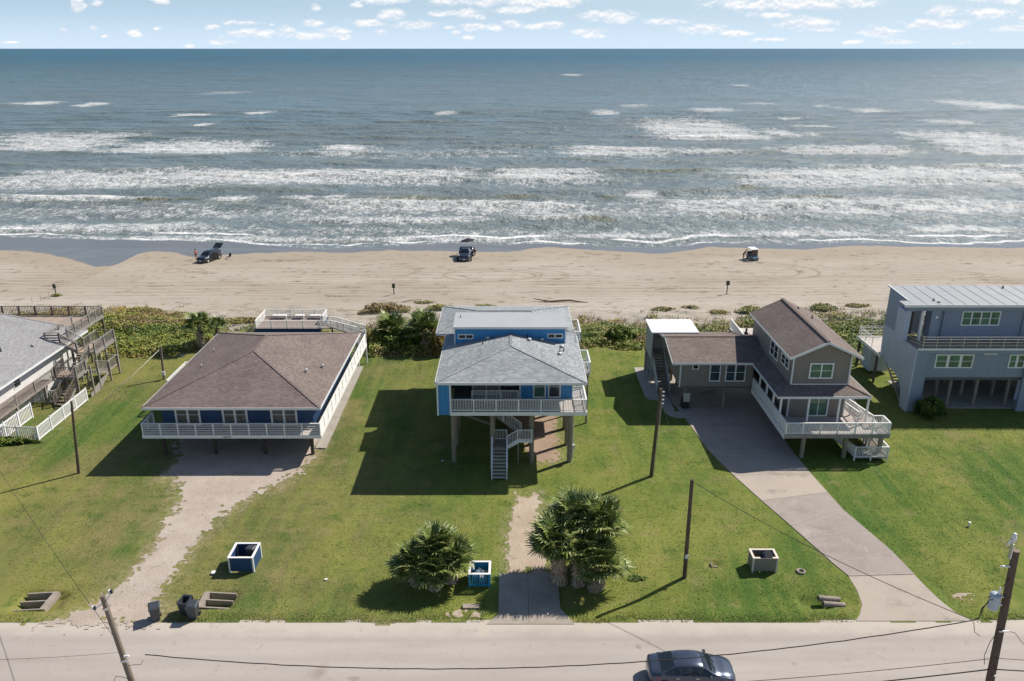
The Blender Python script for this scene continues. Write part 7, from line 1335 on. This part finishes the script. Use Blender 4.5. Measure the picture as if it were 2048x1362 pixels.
# people --------------------------------------------------------------------------------
def skinned(parent, name, J, E_, Rr, m, root=0):
    me = bpy.data.meshes.new(name); me.from_pydata([tuple(p) for p in J], E_, []); o = bpy.data.objects.new(name, me); COL.objects.link(o); adopt(o, parent)
    sk = o.modifiers.new('skin', 'SKIN'); sk.use_smooth_shade = True
    for i, v in enumerate(me.skin_vertices[0].data): v.radius = (Rr[i], Rr[i] * .85); v.use_root = (i == root)
    s = o.modifiers.new('sub', 'SUBSURF'); s.levels = 1; s.render_levels = 2; me.materials.append(m); return o
def person(label, x, y, rz, pose, skin, shirt, shorts, hair, h=1.7):
    z = zb(y); M = Matrix.Translation((x, y, z)) @ Matrix.Rotation(rz, 4, 'Z') @ Matrix.Scale(h / 1.75, 4); t = thing('person', label, 'person', (x, y, z))
    if pose == 'sit':
        J = [(0, 0, .47), (0, .02, .70), (0, .0, .93), (0, .0, 1.03), (0, -.03, 1.12), (0, -.02, 1.27), (-.19, 0, .92), (-.25, -.08, .66), (-.22, -.30, .58), (.19, 0, .92), (.25, -.08, .66), (.22, -.30, .58), (-.10, -.04, .46), (-.13, -.45, .48), (-.13, -.52, .08), (-.13, -.70, .04), (.10, -.04, .46), (.13, -.45, .48), (.13, -.52, .08), (.13, -.70, .04)]
    elif pose == 'lean':
        J = [(0, 0, .92), (0, -.10, 1.12), (0, -.22, 1.34), (0, -.27, 1.42), (0, -.33, 1.50), (0, -.38, 1.64), (-.19, -.22, 1.33), (-.26, -.36, 1.10), (-.22, -.56, .98), (.19, -.22, 1.33), (.26, -.36, 1.10), (.22, -.56, .98), (-.10, 0, .88), (-.12, .02, .48), (-.13, .06, .08), (-.13, -.12, .04), (.10, 0, .88), (.13, -.06, .48), (.15, -.04, .08), (.15, -.22, .04)]
    else:
        J = [(0, 0, .92), (0, .01, 1.15), (0, 0, 1.38), (0, 0, 1.47), (0, -.02, 1.56), (0, -.01, 1.71), (-.19, 0, 1.38), (-.25, .02, 1.12), (-.24, -.12, .90), (.19, 0, 1.38), (.26, .02, 1.12), (.28, -.08, .88), (-.10, 0, .88), (-.11, -.01, .48), (-.12, .03, .08), (-.12, -.16, .04), (.10, 0, .88), (.13, -.04, .48), (.15, .0, .08), (.15, -.18, .04)]
    J = [M @ Vector(p) for p in J]; E_ = [(0, 1), (1, 2), (2, 3), (3, 4), (4, 5), (2, 6), (6, 7), (7, 8), (2, 9), (9, 10), (10, 11), (0, 12), (12, 13), (13, 14), (14, 15), (0, 16), (16, 17), (17, 18), (18, 19)]
    Rr = [.15, .14, .16, .065, .10, .085, .065, .048, .038, .065, .048, .038, .10, .065, .045, .04, .10, .065, .045, .04]; k = h / 1.75; Rr = [r * k for r in Rr]
    skinned(t, 'body', J, E_, Rr, skin)
    if shirt: skinned(t, 'shirt', [J[0], J[1], J[2], J[6], J[7], J[9], J[10]], [(0, 1), (1, 2), (2, 3), (3, 4), (2, 5), (5, 6)], [.165 * k, .155 * k, .175 * k, .08 * k, .06 * k, .08 * k, .06 * k], shirt)
    skinned(t, 'shorts', [J[0], J[12], (J[12] + J[13]) / 2, J[16], (J[16] + J[17]) / 2], [(0, 1), (1, 2), (0, 3), (3, 4)], [.165 * k, .12 * k, .10 * k, .12 * k, .10 * k], shorts)
    hc = (J[4] + J[5]) / 2 + Vector((0, 0, .045)); bm = bmesh.new(); bmesh.ops.create_icosphere(bm, subdivisions=2, radius=.125 * k)
    for v in bm.verts: v.co.z = max(v.co.z, -.02)
    me = bpy.data.meshes.new('hair'); bm.to_mesh(me); bm.free(); me.materials.append(hair); inst(t, 'hair', me, Matrix.Translation(hc))
    return t
M_SKIN = plain('skin', (.46, .25, .17), .5, .08); M_RSKIN = plain('sunburnt_skin', (.52, .22, .14), .5, .08); M_CLD = plain('dark_cloth', (.03, .032, .045), .9); M_CLR = plain('maroon_cloth', (.12, .03, .03), .9); M_HAIR = plain('brown_hair', (.05, .03, .02), .7); M_CLN = plain('navy_cloth', (.03, .04, .09), .9)
person('shirtless person in dark shorts standing at the left of the beach car', -52.2, 128.3, R(60), 'stand', M_RSKIN, None, M_CLD, M_HAIR, 1.75)
person('person in dark clothes sitting in a low chair right of the truck', -6.35, 131.6, R(20), 'sit', M_SKIN, M_CLD, M_CLD, M_HAIR)
person('person in a maroon top leaning beside the golf cart', 38.3, 128.5, R(70), 'lean', M_SKIN, M_CLR, M_CLN, M_HAIR)
def chair(label, x, y, rz):
    z = zb(y); M = Matrix.Translation((x, y, z)) @ Matrix.Rotation(rz, 4, 'Z'); t = thing('folding_chair', label, 'chair', (x, y, z))
    pr_ = lambda nm, pts, off: prism(t, nm, [M @ Vector(p) for p in pts], M.to_3x3() @ Vector(off), M_CLN)
    pr_('seat', [(-.26, -.45, .36), (.26, -.45, .36), (.26, .05, .34), (-.26, .05, .34)], (0, 0, .03)); pr_('backrest', [(-.26, .14, .36), (.26, .14, .36), (.26, .30, .88), (-.26, .30, .88)], (0, .03, 0))
    for a in (-.26, .26): rod(t, 'leg', M @ Vector((a, -.45, .36)), M @ Vector((a, .2, 0)), .015, .015, M_STEEL, 6); rod(t, 'leg', M @ Vector((a, .14, .40)), M @ Vector((a, -.4, 0)), .015, .015, M_STEEL, 6)
chair('navy folding chair under the person right of the truck', -6.35, 131.6, R(20)); chair('blue folding chair behind the open door of the beach car', -46.9, 128.8, R(-30))
# beach posts, stakes, driftwood
def beach_post(label, x, y, h, head, col):
    z = zb(y); t = thing('beach_marker_post', label, 'post', (x, y, z), 'marker posts along the beach'); rod(t, 'post', (x, y, z - .2), (x, y, z + h), .07, .065, M_PILED, 8); box(t, 'sign_board', x - head / 2, x + head / 2, y - .12, y - .08, z + h - .62, z + h + .02, col); return t
M_SIGN = plain('weathered_green_board', (.07, .085, .05), .8, .15, 4)
beach_post('dark post with green board on the beach left of the blue house', -16.45, 106.5, 1.6, .42, M_SIGN); beach_post('dark post with wider green board on the beach above the taupe gable roof', 30.0, 106.7, 1.95, .5, M_SIGN); beach_post('beach post with grass round its foot above the left timber stairs', -63.1, 105.7, 1.75, .42, M_SIGN)
mound('grass_clump', 'grass clump round the foot of the left beach marker post', -63.0, 105.6, .7, .4, .35, .4, 300, .12, 'grass')
for k, (x, y, h) in enumerate(((-64.3, 102.0, 1.0), (-63.7, 103.0, 1.1), (-63.0, 103.8, 1.25))):
    t = thing('thin_stake', ['shortest', 'middle', 'tallest'][k] + ' of the three thin stakes on sand beyond the left timber deck', 'stake', (x, y, 0), 'thin stakes in the sand'); rod(t, 'stake', (x, y, zb(y) - .1), (x + .03 * k, y, zb(y) + h), .025, .02, M_PILE, 6)
t = thing('thin_stake', 'lone thin stake in the scrub between the taupe and slate houses', 'stake', (36.9, 90.5, 0)); rod(t, 'stake', (38.7, 92.2, 0), (38.75, 92.2, 2.9), .04, .03, M_PILE, 6)
M_DRIFT = wood_mat('driftwood', (.09, .07, .055), (.17, .135, .105))
t = thing('driftwood', 'long dark crooked driftwood trunk lying on sand behind the blue house', 'driftwood', (6, 102, 0))
zz = ground(np.array([2.9, 4.0, 5.2, 6.6, 7.8, 8.9, 10.2]), np.array([103.2, 102.7, 102.3, 102.35, 102.5, 102.2, 102.0])); tube(t, 'trunk', [(a, b, c + d) for (a, b), c, d in zip(((2.9, 103.2), (4.0, 102.7), (5.2, 102.3), (6.6, 102.35), (7.8, 102.5), (8.9, 102.2), (10.2, 102.0)), zz, (.3, .2, .12, .2, .22, .12, .04))], [.05, .08, .11, .13, .12, .09, .03], M_DRIFT, 8)
tube(t, 'branch', [(5.2, 102.3, zz[2] + .15), (4.3, 102.1, zz[2] + .14), (3.5, 102.15, zz[2] + .08)], [.07, .05, .02], M_DRIFT, 6)
t = thing('driftwood', 'short thin driftwood stick on the sand above the palms beside blue house', 'driftwood', (-14, 103, 0)); tube(t, 'stick', [(-14.8, 102.3, .0), (-13.6, 102.9, .06), (-12.2, 103.3, .08)], [.04, .05, .03], M_DRIFT, 6)
